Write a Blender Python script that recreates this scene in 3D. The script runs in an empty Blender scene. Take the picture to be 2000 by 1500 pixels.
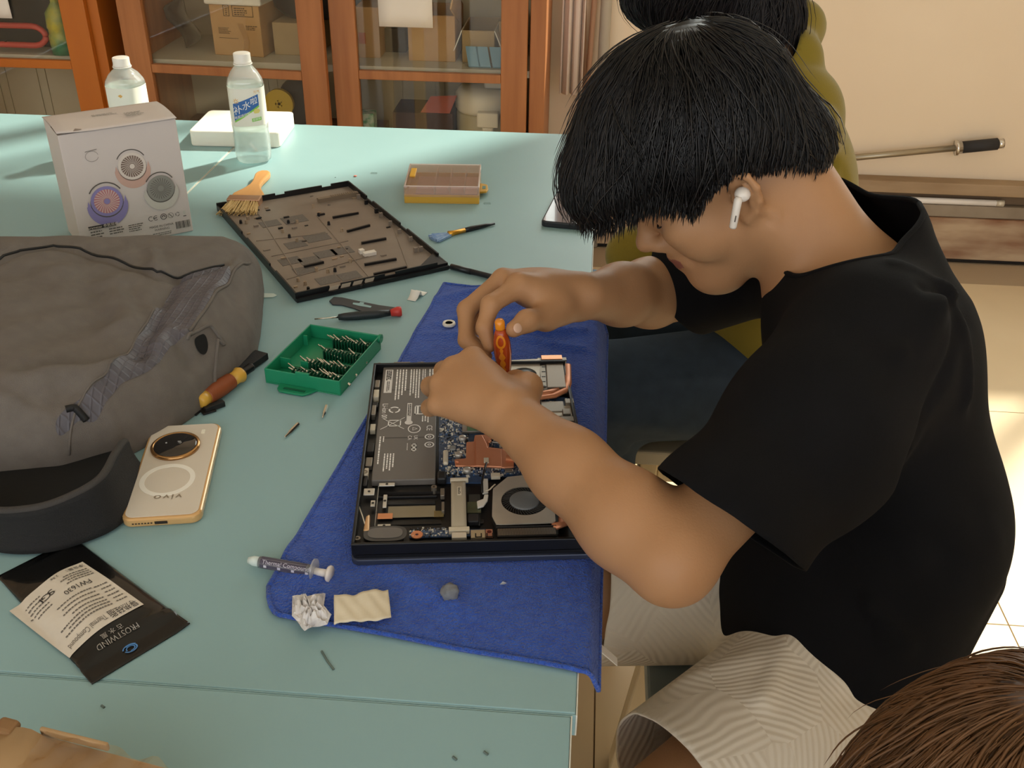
import bpy, math, random
import numpy as np
from mathutils import Vector, Matrix
random.seed(7); RNG = np.random.default_rng(7)
SC = bpy.context.scene; COL = SC.collection
PI = math.pi
# ------------------------------------------------------------------ camera
FPX, PITCH, YAW, ROLL, CAMZ = 1973.0, math.radians(30.93), math.radians(4.33), math.radians(-.8), 1.40
cF = np.array([-math.sin(YAW)*math.cos(PITCH), math.cos(YAW)*math.cos(PITCH), -math.sin(PITCH)])
_r = np.array([math.cos(YAW), math.sin(YAW), 0.0]); _d = np.cross(cF, _r)
cR = math.cos(ROLL)*_r + math.sin(ROLL)*_d; cD = math.cos(ROLL)*_d - math.sin(ROLL)*_r
CAM = np.array([0, 0, CAMZ])
cam = bpy.data.objects.new('camera', bpy.data.cameras.new('camera')); COL.objects.link(cam); SC.camera = cam
cam.data.sensor_width = 36; cam.data.lens = FPX/2000*36; cam.data.clip_start = .05
cam.matrix_world = Matrix(((cR[0], -cD[0], -cF[0], 0), (cR[1], -cD[1], -cF[1], 0), (cR[2], -cD[2], -cF[2], CAMZ), (0, 0, 0, 1)))
# ------------------------------------------------------------------ light
SC.view_settings.view_transform = 'Standard'; SC.view_settings.look = 'None'
SC.view_settings.exposure = 0.22; SC.view_settings.gamma = 1; SC.view_settings.use_curve_mapping = False
SC.cycles.use_denoising = True
SC.cycles.max_bounces = 10; SC.cycles.transparent_max_bounces = 16
W = bpy.data.worlds.new('world'); SC.world = W; W.use_nodes = True
W.node_tree.nodes['Background'].inputs[0].default_value = (.96, .985, 1.0, 1)
W.node_tree.nodes['Background'].inputs[1].default_value = 1.85
def lamp(name, kind, energy, color, loc=(0, 0, 0), look=None, size=None, angle=None):
    l = bpy.data.lights.new(name, kind); l.energy = energy; l.color = color
    o = bpy.data.objects.new(name, l); COL.objects.link(o); o.location = loc
    if look is not None: o.rotation_euler = Vector(look).to_track_quat('-Z', 'Y').to_euler()
    if size: l.shape = 'RECTANGLE'; l.size, l.size_y = size
    if angle: l.angle = angle
    return o
lamp('sun', 'SUN', 8.6, (1, .90, .76), look=(-.66*.80, -.74*.80, -.60), angle=math.radians(3))
lamp('window_daylight', 'AREA', 40, (1, .95, .88), (.9, 3.62, 1.65), (0, -1, -.25), (3.6, 1.4))
# ------------------------------------------------------------------ pixel helper (a point on a horizontal plane or on a wall plane)
def at(px, py, z=None, Y=None, X=None, d=None):
    r = cF + cR*((px-1000)/FPX) + cD*((py-750)/FPX)
    if z is not None: t = (z-CAMZ)/r[2]
    elif Y is not None: t = Y/r[1]
    elif X is not None: t = X/r[0]
    else: t = d
    return CAM + r*t
# ------------------------------------------------------------------ materials
def lin(c):
    if isinstance(c, str): c = [int(c[i:i+2], 16)/255 for i in (0, 2, 4)]
    return tuple(x/12.92 if x <= .04045 else ((x+.055)/1.055)**2.4 for x in c)+(1,)
MATS = {}
def mat(name, c, rough=.6, metal=0, c2=None, scale=30, amt=.5, bump=0, bscale=None, stretch=None, spec=.5, trans=0, alpha=1, coat=0, sheen=0, sss=0, ior=1.45, detail=4, aniso=0):
    if name in MATS: return MATS[name]
    m = bpy.data.materials.new(name); m.use_nodes = True; nt = m.node_tree; N = nt.nodes; L = nt.links
    b = N['Principled BSDF']; b.inputs['Base Color'].default_value = lin(c); b.inputs['Roughness'].default_value = rough
    b.inputs['Metallic'].default_value = metal; b.inputs['Specular IOR Level'].default_value = spec; b.inputs['IOR'].default_value = ior
    if trans: b.inputs['Transmission Weight'].default_value = trans
    if alpha < 1: b.inputs['Alpha'].default_value = alpha
    if coat: b.inputs['Coat Weight'].default_value = coat
    if sheen: b.inputs['Sheen Weight'].default_value = sheen; b.inputs['Sheen Roughness'].default_value = .4
    if aniso: b.inputs['Anisotropic'].default_value = aniso
    if sss:
        b.inputs['Subsurface Weight'].default_value = sss; b.inputs['Subsurface Radius'].default_value = (.012, .005, .003); b.inputs['Subsurface Scale'].default_value = .5
    if c2 or bump:
        tc = N.new('ShaderNodeTexCoord'); mp = N.new('ShaderNodeMapping'); L.new(tc.outputs['Object'], mp.inputs[0])
        if stretch: mp.inputs['Scale'].default_value = stretch
    if c2:
        n = N.new('ShaderNodeTexNoise'); n.inputs['Scale'].default_value = scale; n.inputs['Detail'].default_value = detail; L.new(mp.outputs[0], n.inputs[0])
        cr = N.new('ShaderNodeValToRGB'); cr.color_ramp.elements[0].position = .5-.25*amt-.05; cr.color_ramp.elements[1].position = .5+.25*amt
        cr.color_ramp.elements[0].color = lin(c); cr.color_ramp.elements[1].color = lin(c2)
        L.new(n.outputs[0], cr.inputs[0]); L.new(cr.outputs[0], b.inputs['Base Color'])
    if bump:
        n2 = N.new('ShaderNodeTexNoise'); n2.inputs['Scale'].default_value = bscale or scale*4; n2.inputs['Detail'].default_value = 3; L.new(mp.outputs[0], n2.inputs[0])
        bp = N.new('ShaderNodeBump'); bp.inputs['Strength'].default_value = bump; bp.inputs['Distance'].default_value = .002
        L.new(n2.outputs[0], bp.inputs['Height']); L.new(bp.outputs[0], b.inputs['Normal'])
    MATS[name] = m; return m
def clear_mat(name, tint, rough=.03, gloss=.1, body=0, bodycol='ffffff'):
    """thin clear plastic or pane: mostly transparent, a little gloss, a little milky body"""
    m = bpy.data.materials.new(name); m.use_nodes = True; nt = m.node_tree; N = nt.nodes; L = nt.links
    for n in list(N): N.remove(n)
    o = N.new('ShaderNodeOutputMaterial'); t = N.new('ShaderNodeBsdfTransparent'); t.inputs[0].default_value = lin(tint)
    g = N.new('ShaderNodeBsdfGlossy'); g.inputs['Roughness'].default_value = rough
    ge = N.new('ShaderNodeNewGeometry'); dt = N.new('ShaderNodeVectorMath'); dt.operation = 'DOT_PRODUCT'; L.new(ge.outputs['Normal'], dt.inputs[0]); L.new(ge.outputs['Incoming'], dt.inputs[1])
    ab = N.new('ShaderNodeMath'); ab.operation = 'ABSOLUTE'; L.new(dt.outputs['Value'], ab.inputs[0]); sb = N.new('ShaderNodeMath'); sb.operation = 'SUBTRACT'; sb.inputs[0].default_value = 1; L.new(ab.outputs[0], sb.inputs[1])
    pw = N.new('ShaderNodeMath'); pw.operation = 'POWER'; L.new(sb.outputs[0], pw.inputs[0]); pw.inputs[1].default_value = 4
    ml = N.new('ShaderNodeMath'); ml.operation = 'MULTIPLY_ADD'; L.new(pw.outputs[0], ml.inputs[0]); ml.inputs[1].default_value = .7; ml.inputs[2].default_value = .03+gloss*.08
    mx = N.new('ShaderNodeMixShader'); L.new(ml.outputs[0], mx.inputs[0])
    if body:
        d = N.new('ShaderNodeBsdfDiffuse'); d.inputs[0].default_value = lin(bodycol); tl = N.new('ShaderNodeBsdfTranslucent'); tl.inputs[0].default_value = lin(bodycol)
        a = N.new('ShaderNodeMixShader'); a.inputs[0].default_value = .5; L.new(d.outputs[0], a.inputs[1]); L.new(tl.outputs[0], a.inputs[2])
        m2 = N.new('ShaderNodeMixShader'); m2.inputs[0].default_value = body; L.new(t.outputs[0], m2.inputs[1]); L.new(a.outputs[0], m2.inputs[2])
        L.new(m2.outputs[0], mx.inputs[1])
    else: L.new(t.outputs[0], mx.inputs[1])
    L.new(g.outputs[0], mx.inputs[2]); L.new(mx.outputs[0], o.inputs[0]); return m
# ------------------------------------------------------------------ objects
def tag(o, label=None, cat=None, group=None, kind=None):
    if label: o['label'] = label
    if cat: o['category'] = cat
    if group: o['group'] = group
    if kind: o['kind'] = kind
    return o
def empty(name, loc=(0, 0, 0), rz=0, label=None, cat=None, group=None):
    o = bpy.data.objects.new(name, None); COL.objects.link(o); o.location = loc; o.rotation_euler = (0, 0, rz); o.empty_display_size = .02
    return tag(o, label, cat, group)
def link(name, me, mats, parent=None, smooth=False, bevel=0, seg=2, solid=0, subsurf=0, off=0):
    o = bpy.data.objects.new(name, me); COL.objects.link(o)
    for m in (mats if isinstance(mats, (list, tuple)) else [mats]): me.materials.append(m)
    if smooth: me.polygons.foreach_set('use_smooth', [True]*len(me.polygons))
    if solid: md = o.modifiers.new('solid', 'SOLIDIFY'); md.thickness = solid; md.offset = off
    if subsurf: md = o.modifiers.new('sub', 'SUBSURF'); md.levels = md.render_levels = subsurf
    if bevel:
        md = o.modifiers.new('bevel', 'BEVEL'); md.width = bevel; md.segments = seg; md.limit_method = 'ANGLE'; md.angle_limit = .6
    if parent: o.parent = parent
    return o
class MB:
    def __init__(s): s.v = []; s.f = []; s.mi = []; s.m = 0
    def add(s, v, f):
        n = len(s.v); s.v += [tuple(map(float, p)) for p in v]; s.f += [tuple(i+n for i in q) for q in f]; s.mi += [s.m]*len(f); return s
    def box(s, x0, x1, y0, y1, z0, z1, M=None):
        v = [(x, y, z) for z in (z0, z1) for y in (y0, y1) for x in (x0, x1)]
        if M is not None: v = [tuple(M @ Vector(p)) for p in v]
        return s.add(v, [(0, 2, 3, 1), (4, 5, 7, 6), (0, 1, 5, 4), (2, 6, 7, 3), (0, 4, 6, 2), (1, 3, 7, 5)])
    def bar(s, a, b, w, h=None, up=(0, 0, 1)):
        a, b = Vector(a), Vector(b); d = (b-a).normalized(); x = d.cross(Vector(up))
        if x.length < 1e-4: x = d.cross(Vector((1, 0, 0)))
        x.normalize(); y = x.cross(d); h = h or w
        v = [p+x*i*w/2+y*j*h/2 for p in (a, b) for i, j in ((-1, -1), (1, -1), (1, 1), (-1, 1))]
        return s.add(v, [(0, 1, 2, 3), (7, 6, 5, 4), (0, 4, 5, 1), (1, 5, 6, 2), (2, 6, 7, 3), (3, 7, 4, 0)])
    def prism(s, poly, z0, z1):
        A = sum(poly[i-1][0]*poly[i][1]-poly[i][0]*poly[i-1][1] for i in range(len(poly)))
        if A < 0: poly = poly[::-1]
        n = len(poly); v = [(x, y, z0) for x, y in poly]+[(x, y, z1) for x, y in poly]
        return s.add(v, [tuple(range(n-1, -1, -1)), tuple(range(n, 2*n))]+[(i, (i+1) % n, n+(i+1) % n, n+i) for i in range(n)])
    def flat(s, poly, z):
        A = sum(poly[i-1][0]*poly[i][1]-poly[i][0]*poly[i-1][1] for i in range(len(poly)))
        if A < 0: poly = poly[::-1]
        return s.add([(x, y, z) for x, y in poly], [tuple(range(len(poly)))])
    def ring(s, cx, cy, r0, r1, z0, z1, n=32, sy=1, a0=0, a1=2*PI):
        v = []; f = []; full = abs(a1-a0-2*PI) < 1e-6; k = n if full else n+1
        for i in range(k):
            a = a0+(a1-a0)*i/n; c, q = math.cos(a), math.sin(a)*sy
            v += [(cx+r0*c, cy+r0*q, z0), (cx+r1*c, cy+r1*q, z0), (cx+r1*c, cy+r1*q, z1), (cx+r0*c, cy+r0*q, z1)]
        for i in range(n):
            a, b = 4*i, 4*((i+1) % k)
            for j in range(4): f.append((a+j, a+(j+1) % 4, b+(j+1) % 4, b+j)[::-1])
        return s.add(v, f)
    def lathe(s, prof, n=24, M=None, sy=1):
        v = []; f = []
        for r, z in prof:
            for i in range(n):
                a = 2*PI*i/n; v.append(Vector((r*math.cos(a), r*math.sin(a)*sy, z)))
        if M is not None: v = [M @ p for p in v]
        for j in range(len(prof)-1):
            for i in range(n): f.append((j*n+i, j*n+(i+1) % n, (j+1)*n+(i+1) % n, (j+1)*n+i))
        if prof[0][0] > 1e-5: f.append(tuple(range(n-1, -1, -1)))
        if prof[-1][0] > 1e-5: f.append(tuple((len(prof)-1)*n+i for i in range(n)))
        return s.add(v, f)
    def tube(s, pts, r, n=8, cap=True):
        P = [Vector(p) for p in pts]; R = r if isinstance(r, (list, tuple)) else [r]*len(P); v = []; f = []; x = None
        for i, p in enumerate(P):
            d = (P[min(i+1, len(P)-1)]-P[max(i-1, 0)]).normalized()
            if x is None: x = d.orthogonal().normalized()
            else:
                x = x-d*x.dot(d); x = x.normalized() if x.length > 1e-5 else d.orthogonal().normalized()
            y = d.cross(x)
            for k in range(n): a = 2*PI*k/n; v.append(p+(x*math.cos(a)+y*math.sin(a))*R[i])
        for i in range(len(P)-1):
            for k in range(n): f.append((i*n+k, i*n+(k+1) % n, (i+1)*n+(k+1) % n, (i+1)*n+k))
        if cap: f += [tuple(range(n-1, -1, -1)), tuple((len(P)-1)*n+k for k in range(n))]
        return s.add(v, f)
    def sphere(s, c, r, n=12, m=8):
        r = (r, r, r) if not hasattr(r, '__len__') else r
        v = [(c[0], c[1], c[2]-r[2])]; f = []
        for j in range(1, m):
            t = -PI/2+PI*j/m
            for i in range(n): a = 2*PI*i/n; v.append((c[0]+r[0]*math.cos(t)*math.cos(a), c[1]+r[1]*math.cos(t)*math.sin(a), c[2]+r[2]*math.sin(t)))
        v.append((c[0], c[1], c[2]+r[2])); e = len(v)-1
        for i in range(n): f += [(0, 1+(i+1) % n, 1+i), (e, 1+(m-2)*n+i, 1+(m-2)*n+(i+1) % n)]
        for j in range(m-2):
            for i in range(n): f.append((1+j*n+i, 1+j*n+(i+1) % n, 1+(j+1)*n+(i+1) % n, 1+(j+1)*n+i))
        return s.add(v, f)
    def sheet(s, nu, nv, fn):
        v = [fn(i/nu, j/nv) for j in range(nv+1) for i in range(nu+1)]
        return s.add(v, [(j*(nu+1)+i, j*(nu+1)+i+1, (j+1)*(nu+1)+i+1, (j+1)*(nu+1)+i) for j in range(nv) for i in range(nu)])
    def text(s, body, size, x=0, y=0, z=0, rot=0, align='CENTER', M=None, fn=None, spacing=1, sx=1, fit=None):
        cu = bpy.data.curves.new('t', 'FONT'); cu.body = body; cu.size = size; cu.align_x = align; cu.align_y = 'CENTER'; cu.space_character = spacing; cu.resolution_u = 3
        ob = bpy.data.objects.new('t', cu); COL.objects.link(ob); dg = bpy.context.evaluated_depsgraph_get(); me = bpy.data.meshes.new_from_object(ob.evaluated_get(dg))
        c, q = math.cos(rot), math.sin(rot)
        if fit: xs_ = [p.co.x for p in me.vertices]; sx = fit/(max(xs_)-min(xs_))
        v = [Vector((x+c*p.co.x*sx-q*p.co.y, y+q*p.co.x*sx+c*p.co.y, z)) for p in me.vertices]
        if fn: v = [fn(p) for p in v]
        if M is not None: v = [M @ p for p in v]
        s.add(v, [tuple(p.vertices) for p in me.polygons])
        bpy.data.objects.remove(ob); bpy.data.curves.remove(cu); bpy.data.meshes.remove(me); return s
    def lines(s, x0, y0, x1, y1, n, z, w=.5, across=True, rnd=None, M=None):
        """rows of tiny print: broken dashes running along x from x0 to x1, n rows from y0 to y1"""
        rnd = rnd or random
        for i in range(n):
            y = y0+(y1-y0)*(i+.5)/n; h = abs(y1-y0)/n*w/2; x = x0; e = x0+(x1-x0)*rnd.uniform(.7, 1); sg = 1 if x1 > x0 else -1
            while (e-x)*sg > h:
                l = min(abs(e-x), h*rnd.uniform(2, 7)); p = [(x, y-h, z), (x+sg*l, y-h, z), (x+sg*l, y+h, z), (x, y+h, z)]
                if sg < 0: p = p[::-1]
                if M is not None: p = [M @ Vector(q) for q in p]
                s.add(p, [(0, 1, 2, 3)]); x += sg*(l+h*rnd.uniform(.5, 1.3))
        return s
    def mesh(s, name):
        me = bpy.data.meshes.new(name); me.from_pydata(s.v, [], s.f); me.polygons.foreach_set('material_index', s.mi); me.update(); return me
    def build(s, name, mats, parent=None, **k): return link(name, s.mesh(name), mats, parent, **k)
def rounded(x0, x1, y0, y1, r, n=5):
    out = []
    for cx, cy, a in ((x1-r, y1-r, 0), (x0+r, y1-r, PI/2), (x0+r, y0+r, PI), (x1-r, y0+r, 1.5*PI)):
        for i in range(n+1): t = a+PI/2*i/n; out.append((cx+r*math.cos(t), cy+r*math.sin(t)))
    return out
def copy_tree(o, parent=None):
    c = o.copy(); COL.objects.link(c)
    if parent: c.parent = parent
    for ch in list(o.children): copy_tree(ch, c)
    return c
class Frame:
    """a rectangle lying on the table: pixels of its near-left, near-right and far-left corners give its place, turn and size"""
    def __init__(s, a, b, c, z, lockz=None):
        s.z = z; A, B, Cc = (at(*p, z=z) for p in (a, b, c)); s.o = A
        u = (B-A)[:2]; v = (Cc-A)[:2]; su, sv = np.linalg.norm(u), np.linalg.norm(v)
        w = u/su + np.array([v[1], -v[0]])/sv; s.u = w/np.linalg.norm(w); s.v = np.array([-s.u[1], s.u[0]]); s.su, s.sv = su, sv
        s.rz = math.atan2(s.u[1], s.u[0])
    def l(s, px, py, z=None):
        p = at(px, py, z=s.z if z is None else z)[:2]-s.o[:2]; return float(p@s.u), float(p@s.v)
TZ = .75
# ================================================================== the room
def struct(name, mb, m, **k): o = mb.build(name, m, **k); o['kind'] = 'structure'; return o
WALLY = 3.35
m_wall = mat('wall_paint', 'ecdac2', .85, c2='e0ccb2', scale=1.5, amt=1.2, bump=.08, bscale=60)
m_tile = mat('floor_tile', 'dcc8a8', .28, c2='d2bc9a', scale=3, amt=1)
m_grout = mat('grout', 'a8937a', .9)
m_white = mat('white_paint', 'e8e4dc', .5)
fl = MB(); fl.box(-3.2, 3.2, -2.6, 3.45, -.1, -.004); floor = struct('floor', fl, m_grout)
tm = MB(); tm.box(-.3985, .3985, -.3985, .3985, -.006, 0); tile_me = tm.mesh('tile'); tile_me.materials.append(m_tile)
for i in range(8):
    for j in range(7):
        t = bpy.data.objects.new('floor_tile', tile_me); COL.objects.link(t); t.parent = floor; t.location = (-2.8+.8*i+.06, -2.1+.8*j+.02, 0)
wb = MB(); WIN = [(-.40, 1.13), (1.42, 3.0)]; wz0, wz1 = .98, 2.6
xs = [-3.3]+[x for w in WIN for x in w]+[3.3]
wb.box(-3.3, 3.3, WALLY, WALLY+.2, 0, wz0); wb.box(-3.3, 3.3, WALLY, WALLY+.2, wz1, 3.0)
for k in range(0, 6, 2): wb.box(xs[k], xs[k+1], WALLY, WALLY+.2, wz0, wz1)
struct('wall_back', wb, m_wall)
wl = MB(); wl.box(-3.3, -3.2, -2.6, WALLY, 0, 3.0); struct('wall_left', wl, m_wall)
wr = MB(); wr.box(3.2, 3.3, -2.6, WALLY, 0, 3.0); struct('wall_right', wr, m_wall)
ce = MB(); ce.box(-3.3, 3.3, -2.6, 3.55, 3.0, 3.1); struct('ceiling', ce, mat('ceiling_paint', 'e6e0d4', .9))
m_pane = clear_mat('pane_glass', 'f6faf8', .01, .1)
for k, (a, b) in enumerate(WIN):
    w = MB()
    for x0, x1, z0, z1 in ((a, b, wz0, wz0+.05), (a, b, wz1-.05, wz1), (a, a+.05, wz0, wz1), (b-.05, b, wz0, wz1), ((a+b)/2-.025, (a+b)/2+.025, wz0, wz1)): w.box(x0, x1, WALLY+.08, WALLY+.13, z0, z1)
    wo = struct('window_%d' % (k+1), w, m_white)
    g = MB(); g.box(a+.05, b-.05, WALLY+.10, WALLY+.105, wz0+.05, wz1-.05); g.build('pane', m_pane, wo)
# ------------------------------------------------------------------ worn wooden ledge along the foot of the wall
def wz(px, py, Y): p = at(px, py, Y=Y); return p[0], p[2]
m_ledge = mat('ledge_beige', 'b39a7c', .7, c2='8f7558', scale=6, amt=.6, bump=.1, stretch=(.4, 1, 2))
m_redwood = mat('ledge_red', '7d5238', .7, c2='b8a084', scale=5, amt=.35, bump=.15, stretch=(.5, 1, 2))
LY = 3.29
z358, z382, z404, z427, z468 = (wz(1900, v, LY)[1] for v in (360, 383, 404, 428, 469))
led = empty('wall_ledge', (1.0, LY, 0), 0, 'worn wooden ledge with flaking red and beige paint along the foot of the wall', 'ledge')
for n, (y0, z0, z1, m) in dict(top_board=(0, z382, z358, m_ledge), recess_board=(.06, z404, z382-.001, mat('ledge_dark', '6b5845', .8)), middle_board=(.02, z427, z404-.001, mat('ledge_grey', '9a8c7a', .7, c2='857664', scale=8, amt=.7)), lower_board=(.0, .012, z427-.001, m_redwood), toe_strip=(.01, 0, .011, mat('ledge_black', '1a1512', .8))).items():
    b = MB(); b.box(-1.02, .98, y0*.5, .058, z0, z1); b.build(n, m, led, bevel=.003)
b = MB(); b.box(.985, 1.06, -.008, .058, 0, z382); b.build('end_block', m_redwood, led, bevel=.004)
a = at(1797, 388, Y=LY+.01); c = at(1948, 388, Y=LY+.01); zt = z404+.012
tub = empty('fluorescent_tube', (a[0]-.25, LY+.013, z404+.0112), 0, 'white fluorescent tube lying in the recess of the worn ledge', 'tube light')
t = MB(); t.tube([(0, 0, 0), (c[0]-a[0]+.25, 0, 0)], .0105, 12); t.build('glass_tube', mat('tube_white', 'e9e4e0', .25), tub, smooth=True)
t = MB(); t.tube([(c[0]-a[0]+.25, 0, 0), (c[0]-a[0]+.275, 0, 0)], .0112, 12); t.build('end_cap', mat('tube_cap', 'cfc6b4', .4, .3), tub, smooth=True)
b = MB(); b.box(.0, c[0]-a[0]+.2, -.02, .03, -.05, -.012);
# ------------------------------------------------------------------ bar with black grip against the wall
p0, p1, p2, p3 = (at(*q, Y=3.315) for q in ((1560, 318), (1878, 288), (1948, 281), (1960, 280)))
bar = empty('grip_bar', tuple(p0), 0, 'thin metal bar with a black rubber grip slanting along the back wall', 'handle')
lo = lambda p: tuple(np.array(p)-p0)
b = MB(); b.tube([(0, 0, 0), lo(p1)], .0105, 12); b.tube([(0.02, 0, 0), (.02, .034, 0)], .02, 12); b.build('rod', mat('rod_metal', 'a59a86', .35, .8), bar, smooth=True)
b = MB(); b.tube([lo(p1), lo(p2)], .019, 16); b.build('grip', mat('grip_rubber', '2b2a2c', .7), bar, smooth=True)
dd = (p2-p1)/np.linalg.norm(p2-p1)
b = MB(); b.tube([lo(p1-dd*.02), lo(p1-dd*.012), lo(p1-dd*.011), lo(p1)], [.025, .025, .02, .02], 16); b.build('collar', mat('chrome', 'd8d6d2', .15, 1), bar, smooth=True)
b = MB(); b.tube([lo(p2), lo(p3)], .016, 16); b.build('end_cap', MATS['chrome'], bar, smooth=True)
# ------------------------------------------------------------------ curtain, rods and column beside the cabinet
m_curt = mat('curtain_cloth', 'e0d2c8', .9, c2='d2c0b4', scale=8, amt=1, stretch=(1, 1, .1))
c0 = at(1086, 182, Y=3.24); c1 = at(1136, 182, Y=3.24)
cu = MB(); n = 48
pts = []
for i in range(n+1):
    t = i/n; pts.append((c0[0]+.012+t*(c1[0]-c0[0]-.012), 3.235+.012*math.sin(t*PI*5.3)+.004*math.sin(t*31)))
cu.add([(x, y, z) for z in (c0[2], c0[2]+.25, 1.2, 2.5) for x, y in pts], [(k*(n+1)+i, k*(n+1)+i+1, (k+1)*(n+1)+i+1, (k+1)*(n+1)+i) for k in range(3) for i in range(n)])
o = cu.build('curtain', m_curt, None, smooth=True, solid=.004); tag(o, 'pinkish grey bunched curtain hanging right beside the wooden cabinet', 'curtain')
for (x, xt, r, nm, lb, m) in ((1140, 1141, .008, 'curtain_rod', 'thin dark upright rod next to the bunched curtain', mat('rod_brown', '7a5a45', .5)), (1147, 1161, .009, 'wooden_pole', 'pale wooden pole leaning in the corner behind the curtain', mat('pole_wood', 'd1a689', .45, c2='bb8d70', scale=20, amt=.6, stretch=(1, 1, .1)))):
    a = at(x, 170, Y=3.27 if r < .0085 else 3.315); c = at(xt, 0, Y=3.27 if r < .0085 else 3.325); d = c-a; lo_ = a-d*(a[2]/d[2]); hi = a+d*1.6/d[2]
    b = MB(); b.tube([tuple(lo_), tuple(hi)], r, 12); o = b.build(nm, m, smooth=True); tag(o, lb, 'pole')
a = at(1168, 100, Y=3.30)[0]; c = at(1190, 100, Y=3.30)[0]
b = MB(); b.tube([((a+c)/2, 3.30, 0), ((a+c)/2, 3.30, 2.98)], (c-a)/2, 20); o = b.build('trim_1', mat('pipe_paint', 'b9b0a2', .5), smooth=True); o['kind'] = 'structure'; o['label'] = 'painted grey pipe running up the wall corner'
# ------------------------------------------------------------------ cabinets
CY = 2.95; CB = 3.33; CH = 1.46
def X_(px, py=130, Y=CY): return at(px, py, Y=Y)[0]
def Z_(px, py, Y=CY): return at(px, py, Y=Y)[2]
zr0, zr1 = Z_(850, 160), Z_(850, 143)
m_wood = mat('cabinet_wood', 'b87a4a', .42, c2='9a5f36', scale=5, amt=.9, stretch=(6, 6, .45), bump=.05, bscale=30)
m_orange = mat('orange_wood', 'c06f22', .4, c2='b4621a', scale=3, amt=1, stretch=(3, 3, .4))
m_inside = mat('cabinet_inside', 'd2c2a4', .8, c2='c6b698', scale=6, amt=1)
m_shelf = mat('shelf_grey', 'c6bda8', .7)
m_cglass = clear_mat('door_glass', 'fbfbf8', .02, .1)
def cabinet(x0, x1, splits, m, label, ajar, stile=.075, name='glass_cabinet'):
    root = empty(name, (x0, CY, 0), 0, label, 'cabinet'); w = x1-x0; D = CB-CY
    b = MB(); b.box(0, .045, .022, D, 0, CH); b.build('side_panel', m, root, bevel=.002)
    b = MB(); b.box(w-.045, w, .022, D, 0, CH); b.build('side_panel', m, root, bevel=.002)
    b = MB(); b.box(-.01, w+.01, .0, D, CH, CH+.03); b.build('top_board', m, root, bevel=.003)
    b = MB(); b.box(.045, w-.045, .022, D, .04, .07); b.build('bottom_board', m_shelf, root)
    b = MB(); b.box(.045, w-.045, .03, D-.012, zr0+.012, zr0+.032); b.build('shelf', m_shelf, root)
    b = MB(); b.box(.045, w-.045, .03, D-.012, 1.1, 1.12); b.build('shelf', m_shelf, root)
    b = MB(); b.box(.045, w-.045, D-.012, D, .07, CH)
    b.build('back_panel', m_inside, root)
    k = 0; x = .06
    while x < w-.1:
        wd = (.11, .03)[k % 2]; b = MB(); b.box(x, min(x+wd-.003, w-.05), D-.017, D-.0125, .07, zr0); b.build('back_board', m_inside, root); x += wd; k += 1
    for (a, c, turn, hinge) in splits:
        a -= x0; c -= x0; dw = c-a-.004
        d = empty('door', ((a if hinge == 0 else c), 0, 0), turn); d.parent = root; ox = 0 if hinge == 0 else -dw
        f = MB(); f.box(ox, ox+stile, 0, .021, .06, CH-.003); f.build('stile', m, d, bevel=.002)
        f = MB(); f.box(ox+dw-stile, ox+dw, 0, .021, .06, CH-.003); f.build('stile', m, d, bevel=.002)
        for z0, z1, nm in ((.06, .15, 'rail'), (zr0, zr1, 'rail'), (CH-.09, CH-.003, 'rail')):
            f = MB(); f.box(ox+stile+.0005, ox+dw-stile-.0005, .001, .02, z0, z1); f.build(nm, m, d, bevel=.002)
        for z0, z1 in ((.15, zr0), (zr1, CH-.09)):
            f = MB(); f.box(ox+stile-.004, ox+dw-stile+.004, .012, .015, z0-.003, z1+.003); f.build('pane', m_cglass, d)
    return root
xa, xb, xc, xd = X_(247), X_(647), X_(1029), X_(1064)
cab = cabinet(xa, xd, [(xa+.002, xb, -math.radians(4), 0), (xb, xc, 0, 1)], m_wood, 'brown wooden cabinet with two glazed doors and a paper notice taped on its glass', 1)
lx1 = X_(206); cabl = cabinet(lx1-1.15, lx1, [(lx1-1.15, lx1-.58, 0, 0), (lx1-.58, lx1-.03, 0, 1)], m_orange, 'orange glazed wooden cabinet at the left edge of the photo', 0)
SHZ = zr0+.032
def wbox(px0, px1, pytop, Y, dep, z0, name, m, label, cat, group=None, flaps=False, rz=0):
    x0, x1 = at(px0, pytop, Y=Y)[0], at(px1, pytop, Y=Y)[0]; zt = at((px0+px1)/2, pytop, Y=Y)[2]; w = x1-x0; h = zt-z0
    r = empty(name, ((x0+x1)/2, Y, z0), rz, label, cat, group)
    b = MB(); t = .004
    if flaps:
        b.box(-w/2, w/2, 0, t, 0, h); b.box(-w/2, w/2, dep-t, dep, 0, h); b.box(-w/2, -w/2+t, t, dep-t, 0, h); b.box(w/2-t, w/2, t, dep-t, 0, h); b.box(-w/2+t, w/2-t, t, dep-t, 0, t)
    else: b.box(-w/2, w/2, 0, dep, 0, h)
    b.build('body', m, r, bevel=.002)
    return r, w, h
m_card = mat('cardboard', 'c8a070', .85, c2='b98e5e', scale=9, amt=.8)
m_card2 = mat('cardboard_dull', 'b59a70', .85, c2='a58a62', scale=9, amt=.8)
m_print = mat('print_dark', '5a4530', .8); m_pale = mat('paper_pale', 'ece4d6', .8)
m_tape = clear_mat('packing_tape', 'f2e6cc', .15, .5, .15, 'e8d8b8')
r, w, h = wbox(405, 506, 10, 3.05, .2, SHZ, 'cardboard_box', m_card, 'printed cardboard box under a white foam block in the brown cabinet', 'box', rz=-.1)
b = MB()
for (u0, u1, v0, v1) in ((-.22, -.10, .78, 1), (-.04, .38, .78, 1)):
    for q in ((u0, u1, v0, v0+.012), (u0, u1, v1-.012, v1), (u0, u0+.012, v0, v1), (u1-.012, u1, v0, v1)): b.box(w*q[0], w*q[1], -.0006, -.0001, h*q[2], h*q[3])
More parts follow.
